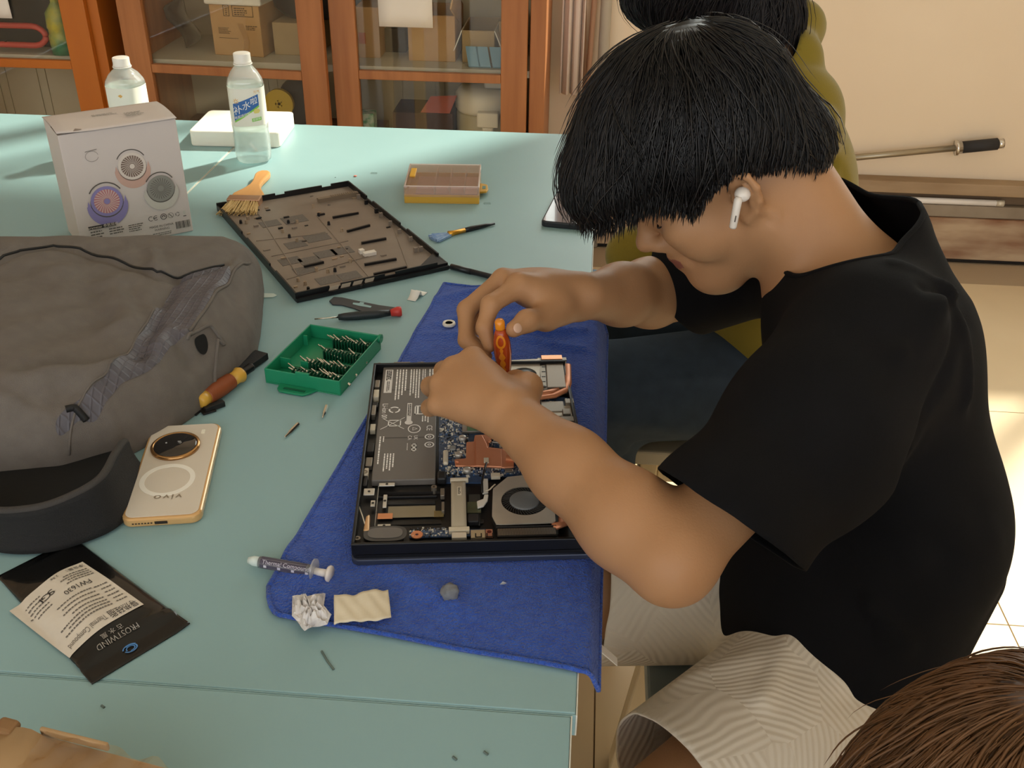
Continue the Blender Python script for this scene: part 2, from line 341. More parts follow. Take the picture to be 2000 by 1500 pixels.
Mf = Matrix(((1, 0, 0, 0), (0, 0, 1, 0), (0, 1, 0, 0), (0, 0, 0, 1)))
def front(mb, w0, w1, h0, h1, n, M=Mf, z=-.0006, **k): mb.lines(w0, h1, w1, h0, n, z, M=M, **k)
front(b, -.18*w, -.12*w, .8*h, .98*h, 5); front(b, 0*w, .3*w, .8*h, .96*h, 4); front(b, -.36*w, -.1*w, .43*h, .56*h, 6); front(b, -.36*w, .05*w, .34*h, .36*h, 1); front(b, .2*w, .45*w, .52*h, .62*h, 3)
b.build('printed_mark', m_print, r)
b = MB(); b.sheet(1, 8, lambda u, v: (w*(.08+.12*u+.05*math.sin(v*4)), -.0015-.001*math.sin(v*9), h*(.05+.6*v))); b.build('torn_tape', m_tape, r)
b = MB(); b.box(-w/2-.01, w/2+.012, -.012, .19, h+.001, h+.075); o = b.build('foam_block', m_pale, None, bevel=.006); o.location = r.location; o.rotation_euler = r.rotation_euler; tag(o, 'white foam block resting on the printed cardboard box', 'foam')
r, w, h = wbox(530, 612, 45, 3.08, .2, SHZ, 'cardboard_box', m_card2, 'plain cardboard box below the black mesh basket', 'box', rz=-.05)
b = MB(); b.lathe([(.10, 0), (.135, .03), (.15, .09), (.155, .15), (.15, .152), (.145, .09), (.128, .034), (.0, .012)], 24, sy=.62); o = b.build('black_basket', mat('black_plastic', '17171a', .35), None, smooth=True)
o.location = (r.location.x+.05, 3.19, SHZ+h+.001); tag(o, 'black plastic basket standing on the plain cardboard box', 'basket')
b = MB(); b.tube([(.153*math.cos(a*PI/12), .62*.153*math.sin(a*PI/12), .152) for a in range(25)], .006, 6); b.build('rim', mat('basket_rim', '8a7a5c', .5), o, smooth=True)
b = MB(); b.sheet(10, 8, lambda u, v: (.07*math.sin(PI*v)*(u-.5)*2+.02*math.sin(7*v), .06*math.sin(PI*v)*math.cos(3*u), .15*v)); o = b.build('grey_sack', mat('sack_grey', '6a5f4e', .9), None, smooth=True, solid=.004); o.location = (X_(350, 90, 3.15)+.03, 3.13, SHZ+.002); tag(o, 'dull grey sack slumped at the left end of the upper shelf', 'sack')
r, w, h = wbox(692, 738, 14, 3.08, .18, SHZ, 'cardboard_box', m_card, 'cardboard box with an orange patch half behind the paper notice', 'box')
b = MB(); b.box(-.4*w, -.1*w, -.001, -.0001, .28*h, .5*h); b.build('orange_label', mat('orange_print', 'b8602c', .8), r)
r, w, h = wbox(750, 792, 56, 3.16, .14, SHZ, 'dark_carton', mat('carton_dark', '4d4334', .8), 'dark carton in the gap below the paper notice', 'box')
r, w, h = wbox(795, 888, 30, 3.06, .2, SHZ, 'cardboard_box', m_card, 'tall cardboard box right of the paper notice', 'box', flaps=True)
b = MB(); b.bar((w/2, 0, h), (w/2+.010, .02, h+.05), .19, .004, up=(1, 0, 0)); b.build('flap', m_card, r)
r, w, h = wbox(902, 966, 60, 3.06, .2, SHZ, 'cardboard_box', m_card2, 'small open cardboard box with a white sticker', 'box', flaps=True)
b = MB(); b.box(-.06*w, .28*w, -.001, -.0001, .28*h, .5*h); b.build('sticker', m_pale, r)
for s in (-1, 1):
    b = MB(); b.add([(s*w/2, 0, h), (s*w/2, .19, h), (s*(w/2+.025), .19, h-.05), (s*(w/2+.025), 0, h-.06)], [(0, 1, 2, 3)]); b.build('flap', m_pale, r, solid=.003)
r, w, h = wbox(974, 1012, 42, 3.10, .2, SHZ, 'cardboard_box', m_card2, 'narrow cardboard box at the right end of the upper shelf', 'box')
for i, (p, lb) in enumerate((((915, 135), 'left one of three blue folders in front of the small open box'), ((935, 138), 'middle one of three blue folders in front of the small open box'), ((962, 138), 'right one of three blue folders in front of the small open box'))):
    b = MB(); b.add([(0, 0, 0), (.035, 0, 0), (.02, .05, .045), (-.015, .05, .045)], [(0, 1, 2, 3)]); o = b.build('blue_folder', mat('folder_blue', '8ab0c4', .5), None, solid=.006); o.location = (X_(p[0], 135, 2.99), 2.995, SHZ+.004); tag(o, lb, 'folder', 'blue folders on the upper shelf')
# notices taped on the outside of the glass
def notice(px0, px1, pyb, label, ztop):
    x0, x1, zb = X_(px0, pyb), X_(px1, pyb), Z_((px0+px1)/2, pyb)
    b = MB(); b.sheet(4, 8, lambda u, v: (x0+u*(x1-x0), CY+.009-.004*math.sin(PI*v)-.003*(1-v), zb+v*(ztop-zb))); o = b.build('paper_notice', mat('notice_paper', 'eee6dc', .8), None, smooth=True, solid=.0006); tag(o, label, 'notice')
notice(740, 845, 54, 'white paper notice taped on the glass of the brown cabinet', 1.08)
notice(-30, 22, 36, 'white paper sheet taped on the glass of the orange cabinet', 1.0)
# lower compartment
def lay(name, mb, m, px, py, Y, z, label, cat, rz=0, group=None, **k):
    o = mb.build(name, m, None, **k); o.location = (X_(px, py, Y), Y, z); o.rotation_euler = (0, 0, rz); tag(o, label, cat, group); return o
LZ = .07
jz = Z_(940, 180, 3.06)
J = empty('water_jug', (X_(948, 200, 3.12), 3.13, LZ), 0, 'cream insulated water jug with a tap behind the right glass door', 'jug')
m_cream = mat('jug_cream', 'e6dcc8', .4)
b = MB(); b.lathe([(.085, 0), (.092, .01), (.092, jz-LZ-.075), (.088, jz-LZ-.07)], 28); b.build('body', mat('jug_body', 'bdb08e', .4), J, smooth=True)
b = MB(); b.lathe([(.0885, jz-LZ-.069), (.094, jz-LZ-.06), (.094, jz-LZ-.02), (.08, jz-LZ), (.02, jz-LZ+.005), (0, jz-LZ+.005)], 28); b.build('lid', m_cream, J, smooth=True)
b = MB(); b.box(-.015, .05, -.118, -.085, jz-LZ-.095, jz-LZ-.05); b.prism(rounded(-.0, .035, -.116, -.09, .008), jz-LZ-.2, jz-LZ-.0955); b.build('tap', m_cream, J, bevel=.004)
b = MB(); b.box(.0, .06, -.05, .04, jz-LZ+.006, jz-LZ+.04); b.build('handle', mat('jug_handle', 'cfc8be', .4), J, bevel=.005)
zl = Z_(560, 200, 3.1); 
b = MB(); b.ring(0, 0, .012, .045, -.008, .008, 28); ro = lay('cable_reel', b, mat('reel_yellow', 'c8a628', .5), 546, 202, 3.08, zl, 'small yellow reel behind the left glass door, in front of a black coil', 'reel'); ro.rotation_euler = (PI/2, 0, 0); ro.location.z = Z_(546, 202, 3.08)
for k in range(5):
    b = MB(); b.bar((.0, 0, .0), (.04*math.cos(k*1.257), .04*math.sin(k*1.257), 0), .008, .012); b.build('spoke', MATS['reel_yellow'], ro)
zc = Z_(575, 195, 3.14)
b = MB(); b.lathe([(.03, -.03), (.07, -.03), (.075, 0), (.07, .03), (.03, .03)], 28); o = lay('black_coil', b, mat('coil_black', '241f1a', .6), 590, 195, 3.14, zc, 'black coil of cable behind the yellow reel', 'coil', smooth=True); o.rotation_euler = (PI/2, 0, 0)
# a low crate carries the reels so nothing hangs in the air
b = MB(); b.box(-.30, .34, 0, .16, 0, zc-.078-LZ); o = lay('storage_crate', b, mat('crate_red', '7a4a36', .8, c2='6a5a44', scale=4, amt=.5), 530, 235, 3.06, LZ, 'long reddish storage crate low behind the left glass door', 'crate')
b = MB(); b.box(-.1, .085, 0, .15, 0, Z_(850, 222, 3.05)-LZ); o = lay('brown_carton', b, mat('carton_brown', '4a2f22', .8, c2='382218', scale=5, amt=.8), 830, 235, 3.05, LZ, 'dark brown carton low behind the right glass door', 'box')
b = MB(); b.add([(0, 0, 0), (.09, 0, 0), (.11, .02, .05), (.03, .02, .045)], [(0, 1, 2, 3)]); o = lay('red_booklet', b, mat('booklet_red', 'a04a32', .6), 822, 236, 3.05, Z_(850, 222, 3.05)+.002, 'small red booklet lying on the dark brown carton', 'booklet', solid=.006)
b = MB(); b.box(-.025, .03, 0, .05, 0, Z_(711, 222, 3.0)-LZ); o = lay('green_package', b, mat('package_green', '3f8a5c', .3, c2='b8c4b0', scale=60, amt=.3), 711, 235, 3.0, LZ, 'green and clear package in the lower left corner of the right door', 'package', bevel=.004)
b = MB(); b.box(-.1, .1, 0, .1, 0, Z_(640, 205, 2.99)-LZ); 
# left cabinet
b = MB(); b.box(-.3, .16, 0, .2, 0, .5); o = lay('black_case', b, mat('case_black', '2a2822', .6), 70, 60, 3.08, SHZ, 'large black case on the upper shelf of the orange cabinet', 'case', bevel=.01)
b = MB(); b.tube([(.13*math.cos(t)*(1 if abs(math.cos(t)) > .7 else 1), 0, .028*max(-1, min(1, 1.6*math.sin(t)))) for t in np.linspace(0, 2*PI, 33)], .009, 8); o = lay('red_cable', b, mat('cable_red', 'c24a40', .4), 8, 68, 3.0, Z_(8, 68, 3.0), 'loop of red cable in front of the black case', 'cable', smooth=True)
b = MB(); b.tube([(0, 0, -.035), (0, .0, -.004-(Z_(8, 68, 3.0)-.04-SHZ))], .004, 6); b.build('cable_end', mat('cable_dark', '2a2018', .5), o)
b = MB(); b.lathe([(.02, 0), (.035, .004), (.036, .055), (.033, .06), (.033, .075), (.036, .08), (.034, .12), (.012, .15), (.012, .17)], 20); o = lay('spray_bottle', b, mat('bottle_yellow', 'b8ac3c', .4, c2='3a7a5a', scale=8, amt=.2), 120, 70, 3.0, SHZ+.0, 'yellow and green bottle on the upper shelf of the orange cabinet', 'bottle', smooth=True)
# ================================================================== tables
m_teal = mat('table_teal', '90b2b6', .40, c2='8aacb0', scale=4, amt=1, bump=.02, bscale=300)
m_band = mat('edge_band', 'd8d8cc', .5)
m_leg = mat('table_leg', 'cdb48e', .5, c2='bfa37c', scale=6, amt=.8, stretch=(3, 3, .4))
def table(x0, x1, y0, y1, label, rail=None):
    t = empty('work_table', ((x0+x1)/2, (y0+y1)/2, 0), 0, label, 'table', None); w, h = (x1-x0)/2, (y1-y0)/2
    b = MB(); b.box(-w+.0015, w-.0015, -h+.0015, h-.0015, TZ-.025, TZ); b.build('tabletop', m_teal, t, bevel=.0012)
    for i_, q in enumerate(((-w, -w+.0012, -h, h), (w-.0012, w, -h, h), (-w+.0013, w-.0013, -h, -h+.0012), (-w+.0013, w-.0013, h-.0012, h))):
        b = MB(); b.box(*q, TZ-.0245, TZ-.0008); b.build('edge_band', m_band if i_ < 2 else m_teal, t)
    for sx in (-1, 1):
        for sy in (-1, 1): b = MB(); x, y = sx*(w-.06), sy*(h-.06); b.box(x-.02, x+.02, y-.02, y+.02, 0, TZ-.026); b.build('leg', m_leg, t, bevel=.002)
        b = MB(); b.box(sx*(w-.06)-.012, sx*(w-.06)+.012, -h+.081, h-.081, TZ-.09, TZ-.026); b.build('apron', m_leg, t, bevel=.002)
    if rail: b = MB(); b.box(w-.072, w-.048, -h+.081, h-.081, .10, .135); b.build('stretcher', m_leg, t, bevel=.002)
    return t
table(-.722, .014, .5672, 2.13, 'blue-green work table under the blue cloth and opened laptop', 1)
table(-1.47, -.7235, .570, 2.13, 'blue-green table at the far left, under the fan box and backpack')
table(-1.25, .010, -.25, .5665, 'blue-green table nearest the camera with a cardboard box on it')
# small blemishes on the paint: scratches and pen marks
m_mark = mat('scratch', '5f6f6a', .7)
for pts in (((628, 1272), (640, 1292), (652, 1308)), ((198, 1378), (204, 1382)), ((945, 1468), (953, 1474)), ((884, 1478), (892, 1484))):
    b = MB(); b.tube([tuple(at(*p, z=TZ+.0006)) for p in pts], .0011, 5); o = b.build('pen_mark', m_mark); tag(o, {628: 'short dark ink stroke below the crumpled tissue', 198: 'tiny dark fleck near the seam under the black pouch', 945: 'tiny dark chip at the bottom centre of the nearest table', 884: 'faint dark speck left of the chip on the nearest table'}[pts[0][0]], 'mark')
# ================================================================== blue cloth
m_cloth = mat('blue_cloth', '3a66cc', .95, c2='2a50b4', scale=120, amt=1.0, bump=1.0, bscale=420, sheen=.25)
for n_ in m_cloth.node_tree.nodes:
    if n_.type == 'BUMP': n_.inputs['Distance'].default_value = .006
cA, cB, cC, cD_ = (at(*p, z=TZ)[:2] for p in ((499, 1198), (1117, 1312), (1166, 600), (868, 557)))
EX = .016
def cloth_pt(u, v):
    # u 0..1 across (1.0 = hanging hem), v 0..1 away from the camera
    L = cA+(cD_-cA)*v; uu = u/.86
    R = cB+(cC-cB)*v; R = np.array([EX, R[1]])
    v0 = v; k = max(0, 1-u/.07); v = v+(.045*k*k)*(1-v)**8
    L = cA+(cD_-cA)*v; R = cB+(cC-cB)*v; R = np.array([EX, R[1]])
    if uu <= 1: p = L+(R-L)*uu; z = TZ+.0022
    else:
        s = (u-.86)/.14*(.030+.022*v); rr = .010; a = min(s/rr, 1.25); p = R+np.array([rr*math.sin(a)+max(0, s-rr*1.25)*.35, 0]); z = TZ+.0022-rr*(1-math.cos(a))-max(0, s-rr*1.25)*.9*(1+.25*math.sin(9*v))
    x, y = p; w = 0; lx, ly = (x+.213)*.99+(y-.747)*.14, -(x+.213)*.14+(y-.747)*.99; free = min(1, max(0, max(-lx, lx-.245, -ly, ly-.375)/.02))
    wr = lambda cx, cy, ang, wid, amp, ln: amp*math.exp(-(((x-cx)*-math.sin(ang)+(y-cy)*math.cos(ang))/wid)**2-(((x-cx)*math.cos(ang)+(y-cy)*math.sin(ang))/ln)**2)
    w += wr(-.06, 1.215, .15, .008, .010, .12)+wr(-.02, 1.18, -.25, .006, .008, .07)+wr(-.02, 1.27, .2, .009, .008, .1)+wr(-.13, 1.27, .6, .010, .006, .1)+wr(-.16, 1.33, .5, .010, .006, .08)
    w += wr(-.255, .72, 2.3, .014, .006, .06)+wr(-.13, .70, 2.6, .012, .004, .06)+wr(-.31, .90, 1.9, .012, .005, .12)
    w += .0012*math.sin(40*x+13*y)*math.sin(31*y-9*x)+.0012
    inlap = 0
    return (x, y, z+max(0, w)*(1 if uu < .97 else .35)*free)
cl = empty('microfibre_cloth', (0, 0, 0), 0, 'blue microfibre cloth spread under the opened laptop and over the table edge', 'cloth')
b = MB(); NU, NV = 96, 120; b.sheet(NU, NV, lambda u, v: cloth_pt(u, v)); b.build('cloth_sheet', m_cloth, cl, smooth=True, solid=.0022, off=-1)
edge = [cloth_pt(i/60, 0) for i in range(61)]+[cloth_pt(1, i/80) for i in range(81)]+[cloth_pt(1-i/60, 1) for i in range(61)]+[cloth_pt(0, 1-i/80) for i in range(81)]
b = MB(); b.tube([(x, y, z-.0003) for x, y, z in edge], .0024, 6); b.build('hem', m_cloth, cl, smooth=True)
t0 = np.array(cloth_pt(1, .10)); b = MB(); b.sheet(2, 3, lambda u, v: (t0[0]-.002+.020*u, t0[1]-.018+.014*v+.010*u, t0[2]+.002-.004*v-.030*u)); b.build('care_tag', mat('tag_white', 'ece8e0', .7), cl, solid=.0005)
# ================================================================== product box with printed fans
F = Frame((163, 494), (378, 451), (130, 440), TZ); BW = F.su; BH = .188; BD = .105
F.u = (at(378, 451, z=TZ)-at(163, 494, z=TZ))[:2]/F.su; F.rz = math.atan2(F.u[1], F.u[0])
fb = empty('product_box', tuple(F.o), F.rz, 'white grey carton printed with three desk fans', 'box')
m_box = mat('box_white', 'd3c9c3', .55, c2='cbc1bb', scale=5, amt=1); m_boxin = mat('box_inner', '8d7f74', .8)
b = MB(); b.box(0, BW, 0, BD, 0, BH); b.build('carton', m_box, fb, bevel=.0015)
b = MB(); b.sheet(10, 12, lambda u, v: (-.001+u*(BW+.002), -.003+v*(BD+.004), BH+.0012+.004*math.sin(PI*v)*(1-.3*u)+.006*(1-v)*max(0, .25-u)*2)); b.build('top_flap', m_box, fb, smooth=True, solid=.0012)
b = MB(); b.add([(0, 0, BH+.0003), (.035, -.001, BH+.0045), (0, .05, BH+.0006)], [(0, 1, 2)]); b.build('side_flap', m_boxin, fb, solid=.0008)
fr = MB(); fm = [mat('ink_pink', 'c9a596', .6), mat('ink_pale', 'd8cdc2', .6), mat('ink_brown', '7a675c', .6), mat('ink_violet', '8a82b4', .6), mat('ink_rose', 'b97f84', .6), mat('ink_grey', '8c8b83', .6), mat('ink_lightgrey', 'c4c0b6', .6), mat('ink_black', '2e2a28', .6), mat('ink_dark', '5c5650', .6)]
def Q(px, py): return (px-205)/1105*1.0, 0
fy = [-.0004]
def layer(): fy[0] -= .00012
def fpt(u, w): return Vector((u*BW, fy[0], w*BH))
def fpoly(pl, m): fr.m = m; fr.add([fpt(u, w) for u, w in pl], [tuple(range(len(pl)))]); layer()
AR = BW/BH
def disc(cu, cw, r, m, sx=1, sy=1, n=28, a0=0, a1=2*PI): fpoly([(cu+r*sx*math.cos(a0+(a1-a0)*i/n), cw+r*sy*AR*math.sin(a0+(a1-a0)*i/n)) for i in range(n+(a1-a0 < 6))], m)
def arcl(cu, cw, r0, r1, m, a0, a1, n=20, sy=1):
    fr.m = m; P = []
    for i in range(n+1): a = a0+(a1-a0)*i/n; P += [fpt(cu+r0*math.cos(a), cw+r0*AR*sy*math.sin(a)), fpt(cu+r1*math.cos(a), cw+r1*AR*sy*math.sin(a))]
    fr.add(P, [(2*i, 2*i+1, 2*i+3, 2*i+2)[::1] for i in range(n)]); layer()
def desk_fan(cu, cw, r, body, ring, face, blade):
    global fr
    fr = MB()
    arcl(cu, cw+r*.2, r*1.12, r*1.2, 8, .5, PI-.5)
    disc(cu, cw-r*.25, r*1.35, body, a0=PI*.97, a1=PI*2.03, sy=1.05); fpoly([(cu-r*1.35, cw-r*.3), (cu-r*1.2, cw+r*.25*AR), (cu-r*1.05, cw-r*.3)], body); fpoly([(cu+r*1.35, cw-r*.3), (cu+r*1.25, cw+r*.3*AR), (cu+r*1.05, cw-r*.3)], body)
    disc(cu, cw, r*1.08, 2 if body == 0 else 8); disc(cu, cw+.008, r*1.06, ring); disc(cu, cw+.008, r*.85, face)
    for k in range(26): 
        a = k*2*PI/26; fr.m = blade
        p = [(cu+r*q*math.cos(a+e), cw+.008+r*q*AR*math.sin(a+e)) for q, e in ((.24, 0), (.84, .5), (.84, .56), (.24, .10))]
        fr.add([fpt(*x) for x in p], [(0, 1, 2, 3)])
    layer(); disc(cu, cw+.008, r*.2, ring); fr.build('printed_fan', fm, fb)
desk_fan(.555, .655, .115, 0, 1, 2, 1); desk_fan(.285, .40, .13, 3, 3, 4, 1); desk_fan(.765, .43, .115, 6, 5, 5, 8)
fr = MB()
# outline of a rounded cup, printed upper left
arcl(.235, .80, .052, .055, 8, .2, 2*PI-.3, sy=.85); fpoly([(.185, .845), (.285, .855), (.285, .851), (.185, .841)], 8)
for k, (cx, kind) in enumerate(((.63, 'C'), (.675, 'E'), (.745, 'O'), (.81, 'N'), (.872, 'R'), (.935, 'W'))):
    if kind in 'CE': arcl(cx, .19, .018, .023, 7, .9, 2*PI-.9)
    if kind == 'E': fpoly([(cx-.02, .187), (cx+.01, .187), (cx+.01, .194), (cx-.02, .194)], 7)
    if kind == 'O': arcl(cx, .19, .023, .029, 7, 0, 2*PI); arcl(cx, .19, .008, .015, 7, -.5, 3.6)
    if kind == 'N': arcl(cx, .19, .023, .026, 8, 0, 2*PI); fpoly([(cx-.018, .205), (cx+.014, .168), (cx+.018, .172), (cx-.014, .21)], 8)
    if kind == 'R': arcl(cx, .19, .014, .019, 7, .3, 1.9); arcl(cx, .19, .014, .019, 7, 2.4, 4.0); arcl(cx, .19, .014, .019, 7, 4.5, 6.1)
    if kind == 'W': fpoly([(cx-.012, .21), (cx+.012, .21), (cx+.008, .175), (cx-.008, .175)], 6); fpoly([(cx-.014, .16), (cx+.014, .16), (cx+.014, .167), (cx-.014, .167)], 7)
fpoly([(.08, .195), (.32, .195), (.32, .225), (.08, .225)], 7)
FM = Matrix(((1, 0, 0, 0), (0, 0, 1, 0), (0, 1, 0, 0), (0, 0, 0, 1)))
Mx = Matrix(((1, 0, 0, 0), (0, 0, 1, fy[0]-.0003), (0, 1, 0, 0), (0, 0, 0, 1)))
fr.build('printed_symbols', fm, fb); fr = MB()
fr.m = 1; fr.text('Parameter 参数规格', .0058, .20*BW, .21*BH, 0, M=Mx)
fr.m = 8
for (u0, u1, w0, w1, n) in ((.09, .22, .09, .185, 4), (.25, .40, .12, .185, 3), (.42, .56, .11, .18, 4), (.09, .5, .04, .085, 3), (.62, .80, .03, .06, 2)): fr.lines(u0*BW, w1*BH, u1*BW, w0*BH, n, 0, M=Mx, w=.45)
fr.m = 7; fr.text('MADE IN CHINA', .0052, .71*BW, .115*BH, 0, M=Mx); fr.text('WARNING', .005, .71*BW, .085*BH, 0, M=Mx)
u = .84
while u < .975: wd = random.choice((.003, .003, .006)); fr.add([Mx @ Vector(p) for p in ((u*BW, .06*BH, 0), ((u+wd)*BW, .06*BH, 0), ((u+wd)*BW, .125*BH, 0), (u*BW, .125*BH, 0))], [(0, 1, 2, 3)]); u += wd+random.choice((.003, .005))
fr.m = 5
fr.build('printed_text', fm, fb)
b = MB(); Mt = Matrix.Translation((0, 0, BH+.0062)); b.lines(.36*BW, .062, .62*BW, .05, 2, 0, M=Mt, w=.35); b.lines(.62*BW, .05, .80*BW, .026, 4, 0, M=Mt, w=.4); b.build('top_print', fm[5], fb)
# ================================================================== bottles
m_pet = clear_mat('clear_plastic', 'f4faf8', .05, .8, .34, 'ffffff'); m_cap = mat('cap_white', 'f2eee6', .4)
m_lab = mat('bottle_label', 'f3f1e6', .35); m_lab2 = [mat('label_blue', '3f6fb5', .35), mat('label_green', '8fd35a', .35), mat('label_white', 'f8f8f4', .35), mat('label_orange', 'e8b868', .35), mat('label_yellow', 'e8d884', .35), mat('label_lightblue', '7f92cf', .35)]
m_water = clear_mat('water', 'eef6f6', .02, .4)
def bottle(bx, by, topy, rz, label, printed):
    p = at(bx, by, z=TZ); H = at(bx-18, topy, Y=p[1]-.0)[2]-TZ; R = .0345
    r = empty('water_bottle', tuple(p), rz, label, 'bottle')
    sq = lambda prof: prof
    b = MB(); n = 36
    prof = [(.0, .004), (.026, .0), (.0335, .006), (R, .018), (R, .055), (R-.0012, .06), (R, .065), (R, H*.36), (R-.0015, H*.365), (R-.0015, H*.72), (R, H*.725), (R*.93, H*.77), (R*.72, H*.835), (.0165, H*.885), (.013, H*.895), (.013, H*.91)]
    for q, z in prof:
        for i in range(n):
            a = 2*PI*i/n; k = 1/(abs(math.cos(a))**5+abs(math.sin(a))**5)**.2; kk = 1+(k-1)*.5 if .02 < q and z < H*.84 else 1
            b.v.append((q*kk*math.cos(a), q*kk*math.sin(a), z))
    for j in range(len(prof)-1):
        for i in range(n): b.f.append((j*n+i, j*n+(i+1) % n, (j+1)*n+(i+1) % n, (j+1)*n+i)); b.mi.append(0)
    b.build('body', m_pet, r, smooth=True)
    b = MB(); b.lathe([(.0163, H*.912), (.0163, H*.928), (.0158, H*.93), (.0158, H*.995), (.0145, H), (0, H)], 28); b.build('cap', m_cap, r, smooth=True, bevel=.0005)
    for k in range(28): pass
    b = MB(); b.ring(0, 0, .0162, .0176, H*.898, H*.91, 28); b.build('cap_ring', m_cap, r, smooth=True)
    RL = R*1.04
    def wrap(x, z, e=0): a = x/RL; k = 1/(abs(math.cos(a-PI/2))**5+abs(math.sin(a-PI/2))**5)**.2; q = (R-.0010)*(1+(k-1)*.5)+.0007+e; return Vector((q*math.sin(a), -q*math.cos(a), z))
    z0, z1 = H*.37, H*.715
    b = MB(); b.sheet(60, 4, lambda u, v: wrap((u-.5)*2*PI*RL, z0+(z1-z0)*v)); b.build('label', m_lab, r, smooth=True)
    b = MB()
    def patch(poly, m, e):
        b.m = m
        # cut into vertical strips so that the print follows the curve
        xs = [p[0] for p in poly]; n = 14; x0, x1 = min(xs), max(xs)
        def span(x):
            ys = []
            for i in range(len(poly)):
                (ax, ay), (cx, cy) = poly[i-1], poly[i]
                if min(ax, cx)-1e-9 <= x <= max(ax, cx)+1e-9 and abs(cx-ax) > 1e-9: ys.append(ay+(cy-ay)*(x-ax)/(cx-ax))
            return (min(ys), max(ys)) if ys else (0, 0)
        V = []
        for i in range(n+1): x = x0+(x1-x0)*min(max(i/n, 1e-4), 1-1e-4); lo_, hi = span(x); V += [wrap(x, lo_, e), wrap(x, hi, e)]
        b.add(V, [(2*i, 2*i+2, 2*i+3, 2*i+1) for i in range(n)])
    h = z1-z0
    if printed:
        patch([(-.029, z0+.10*h), (.020, z0+.50*h), (.020, z0+.55*h), (-.029, z0+.15*h)], 1, .0002)
        patch([(-.029, z0+.15*h), (.020, z0+.55*h), (.020, z0+.84*h), (-.029, z0+.60*h)], 0, .0003)
        sh = lambda x0, zz: (lambda p: wrap(x0+p.x, zz+p.y+.33*p.x, .0005))
        b.m = 2; b.text('补', .0175, fn=sh(-.0205, z0+.43*h)); b.text('水', .0165, fn=sh(-.004, z0+.55*h)); b.text('啦', .0145, fn=sh(.011, z0+.66*h)); b.text('电解质饮料', .0062, fn=sh(-.013, z0+.29*h))
        for k in range(8):
            a = k*PI/4; b.m = 3; b.add([wrap(-.022+.002*math.cos(a-.4), z0+.68*h+.002*math.sin(a-.4), .0006), wrap(-.022+.0065*math.cos(a), z0+.68*h+.0065*math.sin(a), .0006), wrap(-.022+.002*math.cos(a+.4), z0+.68*h+.002*math.sin(a+.4), .0006)], [(0, 1, 2)])
        patch([(.008, z0+.40*h), (.012, z0+.46*h), (.019, z0+.46*h), (.021, z0+.40*h), (.018, z0+.34*h), (.010, z0+.34*h)], 4, .0005)
        patch([(.004, z0+.12*h), (.022, z0+.15*h), (.022, z0+.24*h), (.004, z0+.21*h)], 1, .0004)
        b.m = 2; b.text('荔枝味', .0052, fn=lambda p: wrap(.013+p.x, z0+.18*h+p.y+.15*p.x, .0006))
        b.m = 3; b.text('元气', .006, fn=lambda p: wrap(.018+p.x, z0+.90*h+p.y, .0004))
        b.m = 5; b.lines(.028, z0+.8*h, .05, z0+.1*h, 12, 0, fn=None) if False else None
    else:
        patch([(.004, z0+.78*h), (.010, z0+.83*h), (.014, z0+.78*h), (.010, z0+.72*h)], 3, .0004)
    b.build('label_print', m_lab2, r)
    b = MB(); b.lathe([(0, .006), (.0255, .003), (.0325, .008), (.0335, .02), (.0335, H*(.33 if printed else .3)), (0, H*(.33 if printed else .3))], 24); b.build('water', m_water, r, smooth=True)
bottle(497, 312, 103, .36, 'clear bottle with a blue and green drink label beside the white foam slab', 1)
bottle(268, 292, 112, -.2, 'clear bottle with a white cap behind the fan carton', 0)
# ================================================================== white foam slab
F = Frame((372, 286), (548, 288), (413, 246), TZ); ws = empty('foam_slab', tuple(F.o), F.rz, 'flat white foam slab lying behind the labelled bottle', 'foam')
b = MB(); b.prism(rounded(0, F.su, 0, F.sv+.01, .012), 0, .032); b.build('slab', mat('foam_white', 'f2ede2', .8, bump=.1, bscale=200, scale=5, c2='ece6da'), ws, bevel=.003)
# ================================================================== wide paint brush
a, c, e, g = (at(*p, z=TZ+.008) for p in ((518, 332), (487, 376), (481, 389), (470, 408)))
ax = (c-a)/np.linalg.norm(c-a); br = empty('paint_brush', (e[0], e[1], TZ), math.atan2(-ax[1], -ax[0])-PI/2, 'wide paint brush with wooden handle and pale bristles at the corner of the laptop cover', 'brush')
hl = float(np.linalg.norm(a-c))
b = MB(); pr = [(-.028, 0), (-.0275, .02), (-.016, .045), (-.010, .065), (-.0095, .085), (-.014, hl+.0), (-.012, hl+.012), (-.006, hl+.02)]
b.prism(pr+[(-x, y) for x, y in pr[::-1]], .002, .013); b.build('handle', mat('brush_wood', 'dba566', .4, c2='cf9450', scale=12, amt=.8, stretch=(4, .6, 4)), br, bevel=.003)
b = MB(); b.box(-.029, .029, -.022, .001, .0, .016); b.build('ferrule', mat('ferrule_tin', 'b58b6c', .4, .6), br, bevel=.002)
b = MB(); 
for i in range(260):
    x = random.uniform(-.027, .027); z = random.uniform(.002, .014); l = random.uniform(.036, .05); b.bar((x, -.02, z), (x*1.22+random.uniform(-.003, .003), -.02-l, max(.001, z*.8+random.uniform(-.002, .002))), .0011, .0011)
o = b.build('bristles', mat('bristle', 'dcc08a', .7, c2='c4a468', scale=80, amt=1), br); o['kind'] = 'stuff'
